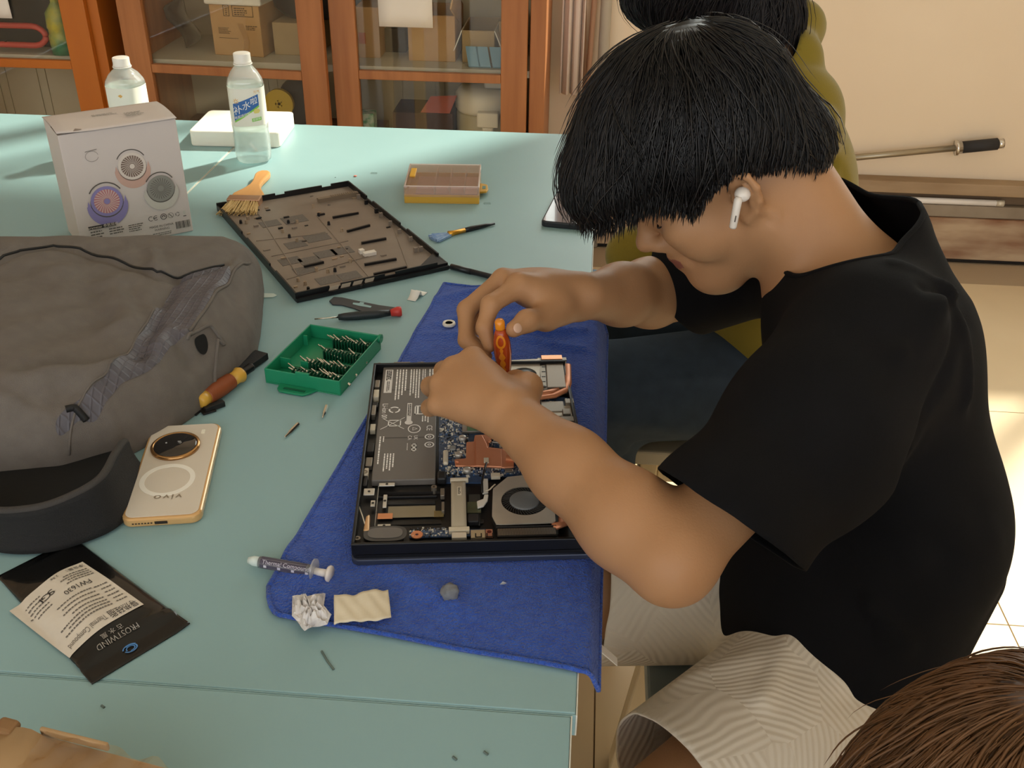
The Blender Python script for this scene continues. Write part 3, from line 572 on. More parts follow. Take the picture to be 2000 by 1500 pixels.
# ================================================================== yellow case with clear lid
F = Frame((790, 397), (936, 397), (806, 352), TZ); yc = empty('storage_case', tuple(F.o), F.rz, 'small yellow parts case with a clear lid and four compartments', 'case')
m_yel = mat('yellow_plastic', 'd0a23a', .4); m_lid = clear_mat('clear_lid', 'faf2ec', .04, .9, .16, 'fff0e6'); w, h = F.su, F.sv
def tray(b, x0, x1, y0, y1, z0, z1, t=.0018):
    b.box(x0, x1, y0, y1, z0, z0+t); b.box(x0, x1, y0, y0+t, z0+t, z1); b.box(x0, x1, y1-t, y1, z0+t, z1); b.box(x0, x0+t, y0+t, y1-t, z0+t, z1); b.box(x1-t, x1, y0+t, y1-t, z0+t, z1)
b = MB(); tray(b, 0, w, 0, h, 0, .016); b.build('tray', m_yel, yc, bevel=.0008)
for i in range(1, 4): b = MB(); x = w*(.2+.2*i); b.box(x-.0008, x+.0008, .002, h-.002, .002, .0298); b.build('divider', clear_mat('divider_clear', 'fff4ee', .1, .6, .5, 'fff4ee') if i == 1 else bpy.data.materials['divider_clear'], yc)
b = MB(); b.box(.018, w-.004, h*.15, h*.9, .002, .012); b.build('contents', mat('pink_foam', 'c9a290', .8, c2='b48c7a', scale=120, amt=1), yc)
b = MB(); t = .0015; b.box(.0, w, 0, h, .030, .0315); b.box(0, w, -.0005, t, .012, .030); b.box(0, w, h-t, h+.0005, .012, .030); b.box(-.0005, t, t, h-t, .012, .03); b.box(w-t, w+.0005, t, h-t, .012, .03); b.build('lid', m_lid, yc, bevel=.002)
b = MB(); 
for q in ((0, w, 0, .0025), (0, w, h-.0025, h), (0, .0025, 0, h), (w-.0025, w, 0, h)): b.box(q[0], q[1], q[2], q[3], .0312, .0325)
b.build('lid_rim', clear_mat('lid_edge', 'fff4ee', .1, .6, .6, 'fff4ee'), yc, bevel=.001)
b = MB(); b.box(.006, .016, h*.40, h*.75, .0316, .0345); b.build('latch', mat('latch_yellow', 'e6b02e', .35), yc, bevel=.001)
b = MB(); pl = [(w, h*.30), (w+.012, h*.33), (w+.015, h*.42), (w+.013, h*.62), (w, h*.68)]; b.prism(pl, .006, .010); b.build('hang_tab', m_yel, yc, bevel=.001)
b = MB(); b.box(w+.004, w+.010, h*.42, h*.54, .0101, .0106); b.build('tab_slot', mat('slot_shadow', '6b8f86', .6), yc)
# ================================================================== fan brush
def along(p, q, z, name, label, cat, group=None):
    a, c = at(*p, z=z), at(*q, z=z); d = (c-a)[:2]; L = float(np.linalg.norm(d)); return empty(name, (a[0], a[1], z), math.atan2(d[1], d[0]), label, cat, group), L
r, L = along((842, 470), (966, 440), TZ, 'fan_brush', 'small blue fan brush with yellow ferrule and black handle', 'brush')
b = MB()
for i in range(150): a_ = random.uniform(-1, 1); z = random.uniform(.001, .005); b.bar((L*.30, a_*.004, z), (random.uniform(0, .008)+L*.02*abs(a_), a_*.016, z), .0009, .0009)
o = b.build('bristles', mat('bristle_blue', '6f9ad0', .5, c2='a8c0dc', scale=150, amt=.8), r); o['kind'] = 'stuff'
b = MB(); b.tube([(L*.27, 0, .004), (L*.36, 0, .004), (L*.52, 0, .004)], [.0052, .0042, .0040], 12); b.build('ferrule', mat('ferrule_gold', 'd59a35', .3, .7), r, smooth=True)
b = MB(); b.tube([(L*.515, 0, .004), (L*.62, 0, .0042), (L*.85, 0, .0036), (L, 0, .003)], [.0038, .0044, .0032, .0018], 12); b.build('handle', mat('black_gloss', '1c1d20', .3), r, smooth=True)
r, L = along((880, 526), (1000, 556), TZ+.0, 'black_pen', 'black pen lying at the far edge of the blue cloth', 'pen')
b = MB(); b.tube([(0, 0, .0048), (.001, 0, .0048), (.038, 0, .0048)], [.003, .0046, .0046], 14); b.build('cap', MATS['black_gloss'], r, smooth=True)
b = MB(); b.tube([(.0383, 0, .0048), (L*.95, 0, .0048), (L, 0, .0048)], [.0042, .0042, .002], 14); b.build('barrel', mat('black_matt', '22252a', .5), r, smooth=True)
# ================================================================== black phone by the boy's fringe
F = Frame((1056, 443), (1136, 450), (1094, 376), TZ); ph = empty('black_phone', tuple(F.o), F.rz, 'dark phone lying face up near the far right edge of the table', 'phone')
b = MB(); b.prism(rounded(0, .076, 0, .155, .009), 0, .010); b.build('body', MATS['black_matt'], ph, bevel=.002)
b = MB(); b.prism(rounded(.003, .073, .003, .152, .007), .0101, .0106); b.build('screen', mat('phone_screen', '4a3f44', .12, coat=.6), ph)
# ================================================================== green tray of bits
F = Frame((519, 748), (667, 772), (612, 660), TZ); gt = empty('bit_tray', tuple(F.o), F.rz, 'open green plastic tray with four rows of screwdriver bits', 'tray')
m_gr = mat('green_plastic', '1f8a62', .35, c2='1c8059', scale=10, amt=1); m_grd = mat('green_dark', '12553c', .4); w, h = F.su, F.sv
b = MB(); tray(b, 0, w, 0, h, 0, .021, .002); b.build('tray_body', m_gr, gt, bevel=.001)
b = MB(); b.box(w*.42, w*.60, -.0006, .0025, .020, .024); b.build('catch', m_gr, gt, bevel=.0006)
b = MB(); pl = [(w*.20, 0), (w*.22, -.012), (w*.27, -.017), (w*.58, -.017), (w*.64, -.011), (w*.70, 0)]
b.prism(pl, .001, .004); b.build('hang_tab', m_gr, gt, bevel=.001)
b = MB(); b.box(w*.30, w*.58, -.012, -.008, .0041, .0046); b.build('tab_slot', m_grd, gt)
b = MB(); b.tube([(w-.001, h*.98, .017), (w+.002, h*.98, .017)], .006, 14); b.build('hinge_lug', m_gr, gt)
for x0, x1, y, hh in ((.0022, w*.16, h*.30, .017), (w*.16, w*.30, h*.30, .008), (w*.30, w*.40, h*.30, .017), (.0022, w*.08, h*.80, .017)): b = MB(); b.box(x0, x1, y-.0008, y+.0008, .002, hh); b.build('divider', m_gr, gt)
m_steel = mat('bit_steel', 'cfc9bd', .22, 1)
bt = MB(); bt.lathe([(.0002, .028), (.001, .0275), (.0012, .022), (.0020, .018), (.0022, .016), (.0022, .001), (.0018, 0)], 6); bit_me = bt.mesh('screwdriver_bit'); bit_me.materials.append(m_steel)
rows = [(.30, 1.0, .14, 14), (.36, .98, .34, 13), (.44, .97, .60, 12), (.43, .96, .84, 12)]
names_ = ['nearest row', 'second row', 'third row', 'farthest row']
Mg = Matrix.Translation(tuple(F.o)) @ Matrix.Rotation(F.rz, 4, 'Z')
for ri, (u0, u1, vv, n) in enumerate(rows):
    x0, x1 = w*u0+.004, w*u1-.006
    rk = MB()
    rk.box(x0-.006, x1+.002, h*vv+.006, h*vv+.0085, .002, .014)
    for i in range(n+1): x = x0-.004+(x1-x0+.006)*i/n; rk.box(x-.0005, x+.0005, h*vv-.004, h*vv+.006, .002, .0155)
    rk.build('bit_rack', m_grd, gt)
    for i in range(n):
        if (ri, i) in ((3, 3), (2, 2), (0, 6)): continue
        cnt_ = i-sum(1 for a_, c_ in ((3, 3), (2, 2), (0, 6)) if a_ == ri and c_ < i)
        x = x0-.004+(x1-x0+.006)*(i+.5)/n
        o = bpy.data.objects.new('screwdriver_bit', bit_me); COL.objects.link(o)
        o.matrix_world = Mg @ Matrix.Translation((x+.004, h*vv+random.uniform(-.001, .004)+.003, .0058)) @ Matrix.Rotation(random.uniform(-.12, .12), 4, 'X') @ Matrix.Rotation(-1.05+random.uniform(-.3, .25), 4, 'Y') @ Matrix.Translation((0, 0, -.006))
        tag(o, '%s steel bit from the left in the %s of the green tray' % (('first', 'second', 'third', 'fourth', 'fifth', 'sixth', 'seventh', 'eighth', 'ninth', 'tenth', 'eleventh', 'twelfth', 'thirteenth', 'fourteenth')[cnt_], names_[ri]), 'bit', 'screwdriver bits, %s of the tray' % names_[ri])
# the two bits loose on the table
for (p, q, lb) in (((556, 854), (583, 827), 'loose steel bit on the table, nearer the phone'), ((630, 816), (638, 792), 'loose steel bit on the table, nearer the green tray')):
    a, c = at(*p, z=TZ+.0023), at(*q, z=TZ+.0023); d = Vector(c-a); o = bpy.data.objects.new('screwdriver_bit', bit_me); COL.objects.link(o); k = d.length/.028
    o.matrix_world = Matrix.Translation(tuple(c)) @ (-d).to_track_quat('Z', 'Y').to_matrix().to_4x4() @ Matrix.Scale(k, 4, (0, 0, 1)); tag(o, lb, 'bit')
# ================================================================== black screwdriver with red cap, pry tool, strips
r, L = along((615, 631), (783, 617), TZ, 'precision_screwdriver', 'black precision screwdriver with a red end cap', 'screwdriver')
b = MB(); b.tube([(0, 0, .006), (L*.3, 0, .006)], .0012, 8); b.build('shaft', m_steel, r, smooth=True)
b = MB(); b.tube([(L*.27, 0, .006), (L*.275, 0, .006), (L*.34, 0, .006), (L*.5, 0, .006), (L*.72, 0, .006), (L*.88, 0, .006)], [.002, .0042, .0052, .0062, .0058, .0044], 16); b.build('handle', mat('handle_black', '232a2e', .45), r, smooth=True)
b = MB(); b.tube([(L*.882, 0, .006), (L*.95, 0, .007), (L*.96, 0, .007), (L, 0, .007), (L*1.01, 0, .007)], [.005, .0066, .0072, .0072, .006], 16); b.build('cap', mat('cap_red', 'c03a34', .4), r, smooth=True)
P = [at(*p, z=TZ)[:2] for p in ((643, 590), (652, 582), (668, 583), (700, 590), (740, 598), (776, 603), (772, 610), (735, 613), (712, 612), (690, 604), (668, 598), (650, 597))]
b = MB(); b.prism([tuple(p) for p in P], TZ+.0004, TZ+.0022); o = b.build('pry_tool', mat('pry_black', '35383c', .45), bevel=.0006); tag(o, 'flat black plastic pry tool beside the precision screwdriver', 'tool')
P = [at(*p, z=TZ)[:2] for p in ((690, 594), (702, 595), (704, 592.5), (712, 594), (710, 597), (726, 601), (724, 604), (700, 600), (689, 597))]
b2 = MB(); b2.flat([tuple(p) for p in P], TZ+.0025); b2.build('slot', m_teal, o)
P = [at(*p, z=TZ)[:2] for p in ((455, 578), (495, 574), (535, 575), (541, 578.5), (533, 582), (495, 583), (455, 586))]
b = MB(); b.prism([tuple(p) for p in P], TZ+.0004, TZ+.0018); o = b.build('plastic_spudger', mat('spudger_white', 'c6d6cf', .5), bevel=.0004); tag(o, 'thin whitish plastic stick poking out beside the backpack', 'tool')
a = at(803, 588, z=TZ); c = at(826, 568, z=TZ); d = c-a; n_ = np.array([-d[1], d[0], 0])/np.linalg.norm(d)
b = MB(); b.sheet(16, 2, lambda u, v: tuple(a+d*(u*.9+.12*math.sin(6.3*u))+n_*(v-.5)*.012*(1.1+.5*u)+np.array([0, 0, .0008+.009*math.sin(PI*min(1, u*1.25))**2])))
o = b.build('curled_strip', mat('strip_paper', 'e8e6de', .6), None, smooth=True, solid=.0006); tag(o, 'small curled white adhesive strip near the top of the blue cloth', 'paper')
a = at(877, 634, z=TZ+.006); b = MB(); b.lathe([(.0050, .0035), (.0050, .0005), (.0085, 0), (.0092, .0015), (.0085, .004), (.0065, .0048), (.0050, .0035)], 28); b.box(-.004, .004, -.0006, .0006, .0008, .0016)
o = b.build('white_ring', mat('ring_white', 'e4ded0', .5), None, smooth=True); o.location = (a[0], a[1], TZ+.0055); tag(o, 'small round white ring on the blue cloth', 'ring')
b = MB(); b.lathe([(0, .0006), (.0049, .0006), (.0049, .0012), (0, .0012)], 20); b.build('ring_base', mat('ring_inner', 'b4a884', .6), o)
for (px, py, s, c_, lb) in ((694, 345, .0035, 'e08a78', 'tiny pink crumb on the far table'), (655, 347, .0012, '3a3a3a', 'tiny black speck left of the pink crumb')):
    a = at(px, py, z=TZ); b = MB(); b.sphere((0, 0, s*.4), (s, s*.8, s*.4), 8, 5); o = b.build('crumb', mat('crumb_'+c_, c_, .7)); o.location = (a[0], a[1], TZ); tag(o, lb, 'crumb')
for i, (px, py, lb) in enumerate(((730, 338, 'faint bent wire clip right of the pink crumb'), (951, 397, 'faint bent wire clip below the yellow case'))):
    a = at(px, py, z=TZ+.0006); b = MB(); b.tube([(-.006, .002, 0), (.006, .003, 0), (.007, -.002, 0), (-.005, -.003, 0), (-.006, .002, 0)], .0004, 5); o = b.build('wire_clip', mat('clip_grey', '9db3ac', .4)); o.location = tuple(a); tag(o, lb, 'clip')
# ================================================================== laptop bottom cover lying open side up
F = Frame((578, 590), (874, 524), (427, 411), TZ); cw, ch = F.su, F.sv
bc = empty('laptop_cover', tuple(F.o), F.rz, 'black laptop bottom cover lying inside up with ribs and clips', 'laptop cover')
m_cov = mat('cover_dark', '8d8175', .36, c2='7d7166', scale=18, amt=1, metal=.15); m_covb = mat('cover_black', '141416', .4); m_grid = mat('cover_mesh', '56504b', .5, c2='6a635c', scale=400, amt=.6); m_post = mat('post_metal', 'b8a48c', .35, .7)
b = MB(); b.box(.002, cw-.002, .002, ch-.002, .002, .0042); b.build('floor_plate', m_cov, bc)
hh = .014
for nm, q in dict(near=(0, cw, 0, .0025), far=(0, cw, ch-.0025, ch), left=(0, .0025, .0025, ch-.0025), right=(cw-.0025, cw, .0025, ch-.0025)).items():
    n = 14; ln = (q[1]-q[0]) if nm in ('near', 'far') else (q[3]-q[2]); b = MB()
    for i in range(n):
        z1 = hh*(1 if (i*7+len(nm)) % 5 else .72); t0, t1 = i/n, (i+1)/n
        if nm in ('near', 'far'): b.box(q[0]+ln*t0, q[0]+ln*t1, q[2], q[3], 0, z1)
        else: b.box(q[0], q[1], q[2]+ln*t0, q[2]+ln*t1, 0, z1)
    b.build('rim_wall', m_covb, bc)
b = MB(); b.bar((0, -.0035, .004), (cw, -.0035, .004), .004, .006); b.build('rim_lip', m_covb, bc)
# slanted vents in near and far walls
for j, y in ((0, -.0006), (1, ch+.0006)):
    for i in range(4):
        b = MB(); x = cw*(.20 if j == 0 else .05)+i*.0185; b.add([(x, y, .004), (x+.014, y, .004), (x+.018, y, .0125), (x+.004, y, .0125)], [(0, 1, 2, 3)]); b.build('vent_slot', mat('vent_pale', 'a89a88', .5) if j == 0 else m_cov, bc, solid=.0008)
def cbox(px, py, l, w_, h_, m, nm, ang=0, z=.0042):
    x, y = F.l(px, py, TZ+.006); M = Matrix.Translation((x, y, z)) @ Matrix.Rotation(ang, 4, 'Z'); b = MB(); b.box(-l/2, l/2, -w_/2, w_/2, 0, h_, M); return b.build(nm, m, bc)
# grille panels pressed into the plate
for (px, py, l, w_) in ((690, 455, .07, .075), (606, 468, .06, .07), (560, 500, .05, .045)): pass
G = [[.10, .10, .055, .05], [.165, .10, .05, .05], [.225, .10, .05, .05], [.08, .165, .05, .05], [.14, .165, .055, .05], [.20, .165, .05, .05], [.11, .235, .085, .055], [.05, .26, .04, .05]]
for (px0, py0, px1, py1) in ((548, 502, 585, 516), (588, 502, 622, 514), (620, 482, 652, 508), (655, 478, 682, 500), (598, 448, 640, 478), (560, 466, 595, 488), (510, 428, 545, 444), (550, 420, 600, 436), (620, 540, 660, 552), (665, 530, 700, 546), (578, 520, 612, 534)):
    x0, y0 = F.l((px0+px1)/2, (py0+py1)/2, TZ+.005); s = .026 if px1-px0 < 42 else .032; b = MB(); b.box(x0-s*.62, x0+s*.62, y0-s*.5, y0+s*.5, .0042, .0047); b.build('grille_panel', m_grid, bc)
for px0, py0, px1, py1 in ((650, 425, 700, 416), (678, 452, 722, 440), (706, 475, 754, 466), (712, 517, 774, 506), (730, 536, 794, 522), (594, 521, 632, 512), (705, 560, 716, 548)):
    x0, y0 = F.l(px0, py0, TZ+.006); x1, y1 = F.l(px1, py1, TZ+.006); b = MB(); b.bar((x0, y0, .006), (x1, y1, .006), .0035, .004); b.build('rib', m_covb, bc)
for px0, py0, px1, py1 in ((505, 418, 580, 535), (618, 420, 730, 552), (500, 470, 640, 455), (530, 500, 680, 470), (560, 545, 720, 500), (760, 420, 800, 530), (702, 385, 870, 515)):
    x0, y0 = F.l(px0, py0, TZ+.005); x1, y1 = F.l(px1, py1, TZ+.005); b = MB(); b.bar((x0, y0, .0046), (x1, y1, .0046), .0012, .0012); b.build('seam_ridge', m_cov, bc)
for k, (px, py) in enumerate(((642, 435), (668, 448), (552, 450), (565, 460), (580, 468), (481, 432), (563, 432), (580, 432), (612, 402), (622, 418), (684, 508), (640, 528), (654, 526), (582, 545), (596, 552), (602, 563), (618, 525), (484, 425), (470, 432))):
    x, y = F.l(px, py, TZ+.008); b = MB(); b.lathe([(.0028, .004), (.0022, .010), (.001, .010), (.001, .006)], 10); o = b.build('standoff', m_post if k % 3 else m_covb, bc); o.location = (x, y, 0)
rn_ = random.Random(5)
for k in range(34):
    x, y = cw*rn_.uniform(.05, .95), ch*rn_.uniform(.05, .95); b = MB(); s_ = rn_.uniform(.001, .0022); b.box(x-s_*rn_.uniform(1, 3), x+s_*rn_.uniform(1, 3), y-s_, y+s_, .0042, .0042+rn_.uniform(.001, .003)); b.build('pin', (m_covb, m_cov, m_post)[k % 3], bc)
for px, py in ((715, 395), (735, 412), (744, 420), (762, 436), (780, 452), (802, 467), (812, 488), (822, 486), (700, 384)):
    x, y = F.l(px, py, TZ+.008); b = MB(); b.box(x-.003, x+.003, y-.002, y+.002, .0042, .012); b.build('clip', m_covb if px % 2 else m_cov, bc)
x, y = F.l(722, 492, TZ+.01); b = MB(); b.box(x-.010, x+.010, y-.004, y+.006, .0042, .010); b.build('foam_pad', mat('pad_white', 'd8d0c4', .6), bc, bevel=.0005)
x, y = F.l(706, 488, TZ+.01); b = MB(); b.box(x-.004, x+.004, y-.004, y+.004, .0042, .011); b.build('foam_pad', MATS['pad_white'], bc, bevel=.0005)
x, y = F.l(668, 383, TZ+.008); b = MB(); M = Matrix.Translation((x, y, .0042)) @ Matrix.Rotation(0, 4, 'Z'); b.box(-.045, .03, -.004, .004, 0, .007, M)
for i in range(12): b.box(-.02+i*.004, -.018+i*.004, -.0045, .0045, .007, .0078, M)
b.build('speaker_grille', mat('grille_brown', '7a6a58', .5), bc)
b = MB(); b.prism([(cw-.05, .003), (cw-.003, .003), (cw-.003, .045)], .0043, .010); b.build('corner_gusset', m_covb, bc)
# ================================================================== white and gold phone
F = Frame((236, 1027), (392, 1022), (282, 842), TZ+.004); ph = empty('gold_phone', (F.o[0], F.o[1], TZ), F.rz, 'pale phone in a gold case with a big round camera, lying face down', 'phone')
w, h = F.su, F.sv
b = MB(); b.prism(rounded(0, w, 0, h, .011, 7), 0, .0105); b.build('case', mat('case_gold', 'd8ac72', .2, .25, coat=.6), ph, bevel=.003, seg=3)
b = MB(); b.prism(rounded(.0032, w-.0032, .0032, h-.0032, .009, 7), .0106, .0114); b.build('back_glass', mat('back_ivory', 'd9cfc0', .25, c2='d2c7b6', scale=8, amt=1), ph, bevel=.0003)
cx, cy = F.l(343, 872, TZ+.012); R = .0245
b = MB(); b.lathe([(R+.002, .0112), (R+.002, .0142), (R, .0150), (R-.0012, .0150), (R-.0012, .0112)], 48); o = b.build('camera_ring', mat('ring_gold', 'b98e5c', .2, .9), ph, smooth=True); o.location = (cx, cy, 0)
b = MB(); b.lathe([(R-.0013, .0113), (R-.0013, .0147), (R-.003, .0152), (0, .0153)], 48); o = b.build('camera_glass', mat('camera_black', '08080a', .06, coat=1), ph, smooth=True); o.location = (cx, cy, 0)
b = MB(); b.text('10', .0045, cx+.0045, cy+.002, .0157, rot=-.4); b.box(cx+.002, cx+.0055, cy+.0045, cy+.0052, .0155, .0157); b.ring(cx-.010, cy+.003, .0005, .001, .0155, .0157, 8); b.build('camera_marks', mat('mark_white', 'd0d0d0', .5), ph)
mx, my = F.l(327, 937, TZ+.0115)
b = MB(); b.ring(mx, my, .0232, .0285, .0114, .0118, 56); b.build('magnet_ring', mat('ring_paper', 'eee9dd', .5), ph)
tx, ty = F.l(327, 972, TZ+.0115)
b = MB(); b.text('vivo', .0125, tx, ty+.001, .0119, rot=PI, spacing=1.15, sx=1.25); b.build('maker_mark', mat('mark_silver', '9d917f', .3, .5), ph)
fx, fy_ = F.l(397, 843, TZ+.0115); b = MB(); b.prism(rounded(fx-.002, fx+.002, fy_-.004, fy_+.004, .001, 3), .0114, .0119); b.build('flash', mat('flash_pale', 'f0ead8', .2), ph)
b = MB(); b.box(w*.42, w*.58, -.0004, .001, .0035, .0068); b.build('charging_port', mat('port_dark', '2a211a', .5), ph)
b = MB()
for i in range(7): b.box(w*.14+i*.003, w*.14+i*.003+.0018, -.0004, .001, .0045, .0058)
b.build('speaker_holes', MATS['port_dark'], ph)
# ================================================================== black pouch with paper label
A_, B_, C_, D_ = (at(*p, z=TZ)[:2] for p in ((180, 1338), (372, 1222), (145, 1052), (-5, 1128)))
pc = empty('foil_pouch', (A_[0], A_[1], TZ), 0, 'glossy black foil pouch with a white printed label', 'pouch')
def ppt(u, v, e=0):
    p = A_+(B_-A_)*u+(D_+(C_-D_)*u-A_-(B_-A_)*u)*v-A_
    k = (math.sin(PI*min(1, max(0, u)))**.6)*(math.sin(PI*min(1, max(0, (v-.10)/.86)))**.7) if .10 < v < .96 else 0
    z = .0015+.017*k*(.8+.2*math.sin(5*v+2*u)+.10*math.sin(9*u-4*v)+.05*math.sin(17*v+6*u))+.0025*math.exp(-((v-.12)/.012)**2)+.002*math.exp(-((v-.155)/.01)**2)
    z += .006*max(0, u-.85)*max(0, .2-v)*20*.5
    return Vector((p[0], p[1], z+e))
b = MB(); b.sheet(48, 60, lambda u, v: ppt(u, v)); b.build('foil', mat('foil_black', '0b0b0b', .22, bump=.25, bscale=60, scale=20, coat=.5, spec=.3), pc, smooth=True, solid=.0012, off=-1)
# label: corners in (u, v) found from the photograph's corner pixels
def inv(px, py):
    q = at(px, py, z=TZ+.008)[:2]; u = v = .5
    for _ in range(30):
        f0 = np.array(ppt(u, v)[:2])+A_-q; e = 1e-4; J = np.stack([(np.array(ppt(u+e, v)[:2])+A_-q-f0)/e, (np.array(ppt(u, v+e)[:2])+A_-q-f0)/e], 1); s = np.linalg.solve(J, -f0); u += s[0]; v += s[1]
    return np.array([u, v])
l0, l1, l2, l3 = inv(133, 1276), inv(281, 1181), inv(161, 1096), inv(15, 1184)
def lpt(s, t, e=.0008): q = l0+(l1-l0)*s+(l3+(l2-l3)*s-l0-(l1-l0)*s)*t; return ppt(q[0], q[1], e)
b = MB(); rr = rounded(0, 1, 0, 1, .05, 4)
b.sheet(24, 24, lambda s, t: lpt(s, t)); b.build('paper_label', mat('label_paper', 'd9d0c2', .6, c2='cfc5b6', scale=40, amt=.8), pc, smooth=True)
lw = float((lpt(1, .5)-lpt(0, .5)).length); lh = float((lpt(.5, 1)-lpt(.5, 0)).length)
T = lambda p: lpt(1-p.x/lw, p.y/lh*-1+0.0 if False else 1-(1-0)*0 - p.y/lh, .0013)
# print is upside down to the camera: text x runs from the right edge, text top is the near edge
def TP(x, y): return lambda p: lpt(1-(x+p.x)/lw, (y-p.y)/lh, .0013)
b = MB(); b.m = 0
b.text('导热硅脂', .0105, fn=TP(.215*lw, .0075), fit=.36*lw); b.m = 1; b.text('Thermal Compound', .0085, fn=TP(.68*lw, .0075), fit=.50*lw)
b.m = 0; b.text('FW1630', .0095, fn=TP(.34*lw, lh*.64), fit=.34*lw); b.text('净含量：', .0052, fn=TP(.17*lw, lh*.94)); b.text('2.5g', .0045, fn=TP(.42*lw, lh*.94))
for k in range(3): b.text(('S', 'G', '1')[k], .011, fn=TP(lw*.58+.0052*k, lh*.80), sx=1.2)
b.m = 1
MM = None
def rows_(x0, x1, y0, y1, n):
    for i in range(n):
        y = y0+(y1-y0)*(i+.5)/n; x = x0; xe = x0+(x1-x0)*random.uniform(.75, 1)
        while x < xe:
            l = random.uniform(.0012, .003); h = .0008; f = TP(0, 0); b.add([f(Vector((x, -y-h, 0))), f(Vector((x+l, -y-h, 0))), f(Vector((x+l, -y+h, 0))), f(Vector((x, -y+h, 0)))], [(0, 1, 2, 3)]); x += l+random.uniform(.0005, .001)
rows_(.004, lw*.2, .016, lh*.55, 6); rows_(lw*.25, lw*.92, .016, lh*.30, 3); rows_(lw*.25, lw*.72, lh*.30, lh*.56, 4); rows_(.004, lw*.45, lh*.72, lh*.88, 4); rows_(lw*.68, lw*.92, lh*.62, lh*.9, 5)
b.build('label_print', [MATS['ink_black'], mat('ink_mid', '6a635c', .6)], pc)
def UP(u0, v0, ang): # print on the foil itself, below the label
    d1 = np.array(ppt(u0+.01, v0)[:2])-np.array(ppt(u0, v0)[:2]); s1 = .01/np.linalg.norm(d1); d2 = np.array(ppt(u0, v0+.01)[:2])-np.array(ppt(u0, v0)[:2]); s2 = .01/np.linalg.norm(d2)
    return lambda p: ppt(u0-p.x*s1, v0-p.y*s2*1.0, .0009)
q = inv(222, 1240); b = MB(); b.m = 0
b.text('FROSTWIND', .0066, fn=UP(q[0]+.02, q[1]-.020, 0), spacing=1.05); b.text('古 水 風', .0058, fn=UP(q[0]+.01, q[1]+.022, 0)); b.lines(0, 0, 0, 0, 0, 0)
b.m = 1; q2 = inv(236, 1241); f = UP(q2[0], q2[1]-.075, 0)
for (r0, r1, a0, a1) in ((.0048, .0062, .2, 5.2), (.0032, .0042, 1.2, 6.6), (.0060, .0072, 3.6, 6.0)):
    P = []
    for i in range(21): a = a0+(a1-a0)*i/20; P += [f(Vector((r0*math.cos(a), r0*.75*math.sin(a), 0))), f(Vector((r1*math.cos(a), r1*.75*math.sin(a), 0)))]
    b.add(P, [(2*i, 2*i+1, 2*i+3, 2*i+2) for i in range(20)])
b.build('foil_print', [mat('print_silver', 'a09a92', .5), mat('print_blue', '4f86c4', .5)], pc)
# ================================================================== syringe
r, L = along((487, 1104), (648, 1132), TZ+.0025, 'paste_syringe', 'small syringe of grey thermal paste at the near corner of the blue cloth', 'syringe')
m_cl = clear_mat('syringe_clear', 'eef0f2', .08, .7, .35, 'f4f6fa'); zc = .0065
b = MB(); b.tube([(0, 0, zc), (.005, 0, zc), (.012, 0, zc)], [.003, .0048, .0048], 14); b.build('tip_cap', mat('tip_pale', 'cfdcd8', .4), r, smooth=True)
b = MB(); b.tube([(.0115, 0, zc), (L*.78, 0, zc)], .0058, 20); b.build('barrel', m_cl, r, smooth=True)
b = MB(); b.tube([(.0125, 0, zc), (L*.745, 0, zc)], .0056, 18); b.build('paste', mat('paste_grey', '55565c', .5), r, smooth=True)
b = MB(); b.sheet(1, 8, lambda u, v: (.014+u*(L*.55), .00595*math.cos(-PI*1.1+v*PI*1.3), zc-.00595*math.sin(-PI*1.1+v*PI*1.3))); b.build('sleeve_label', mat('sleeve_purple', '4a4658', .4), r, smooth=True)
wr_ = lambda p: Vector((.040+p.x, .0061*math.cos(PI*.5+(p.y-.0043)/-.0061), zc+.0061*math.sin(PI*.5+(p.y-.0043)/-.0061)))
b = MB(); b.text('Thermal Compound', .0058, fn=wr_); b.lines(.018, -.0045, .06, -.0075, 1, 0) if False else None
for i in range(4): b.add([wr_(Vector((-.022+i*.014+dx, -.0056+dy, 0))) for dx, dy in ((0, 0), (.003, 0), (.003, .0026), (0, .0026))], [(0, 1, 2, 3)])
b.build('sleeve_print', mat('sleeve_ink', 'c9c6d4', .5), r)
b = MB(); b.lathe([(.0115, 0), (.0115, .0016)], 24, Matrix.Translation((L*.79, 0, zc+.001)) @ Matrix.Rotation(PI/2, 4, 'Y') @ Matrix.Scale(.62, 4, (0, 0, 1)) if False else Matrix.Translation((L*.79, 0, zc+.0015)) @ Matrix.Rotation(PI/2, 4, 'Y'), sy=.9); b.build('finger_flange', m_cl, r)
b = MB(); b.tube([(L*.79, 0, zc), (L*.965, 0, zc)], .0038, 12); b.build('plunger_rod', mat('plunger_white', 'ddd6d0', .4), r, smooth=True)
b = MB(); b.tube([(L*.955, 0, zc), (L*.975, 0, zc), (L, 0, zc)], [.007, .0082, .0078], 20); b.build('plunger_head', MATS['plunger_white'], r, smooth=True)
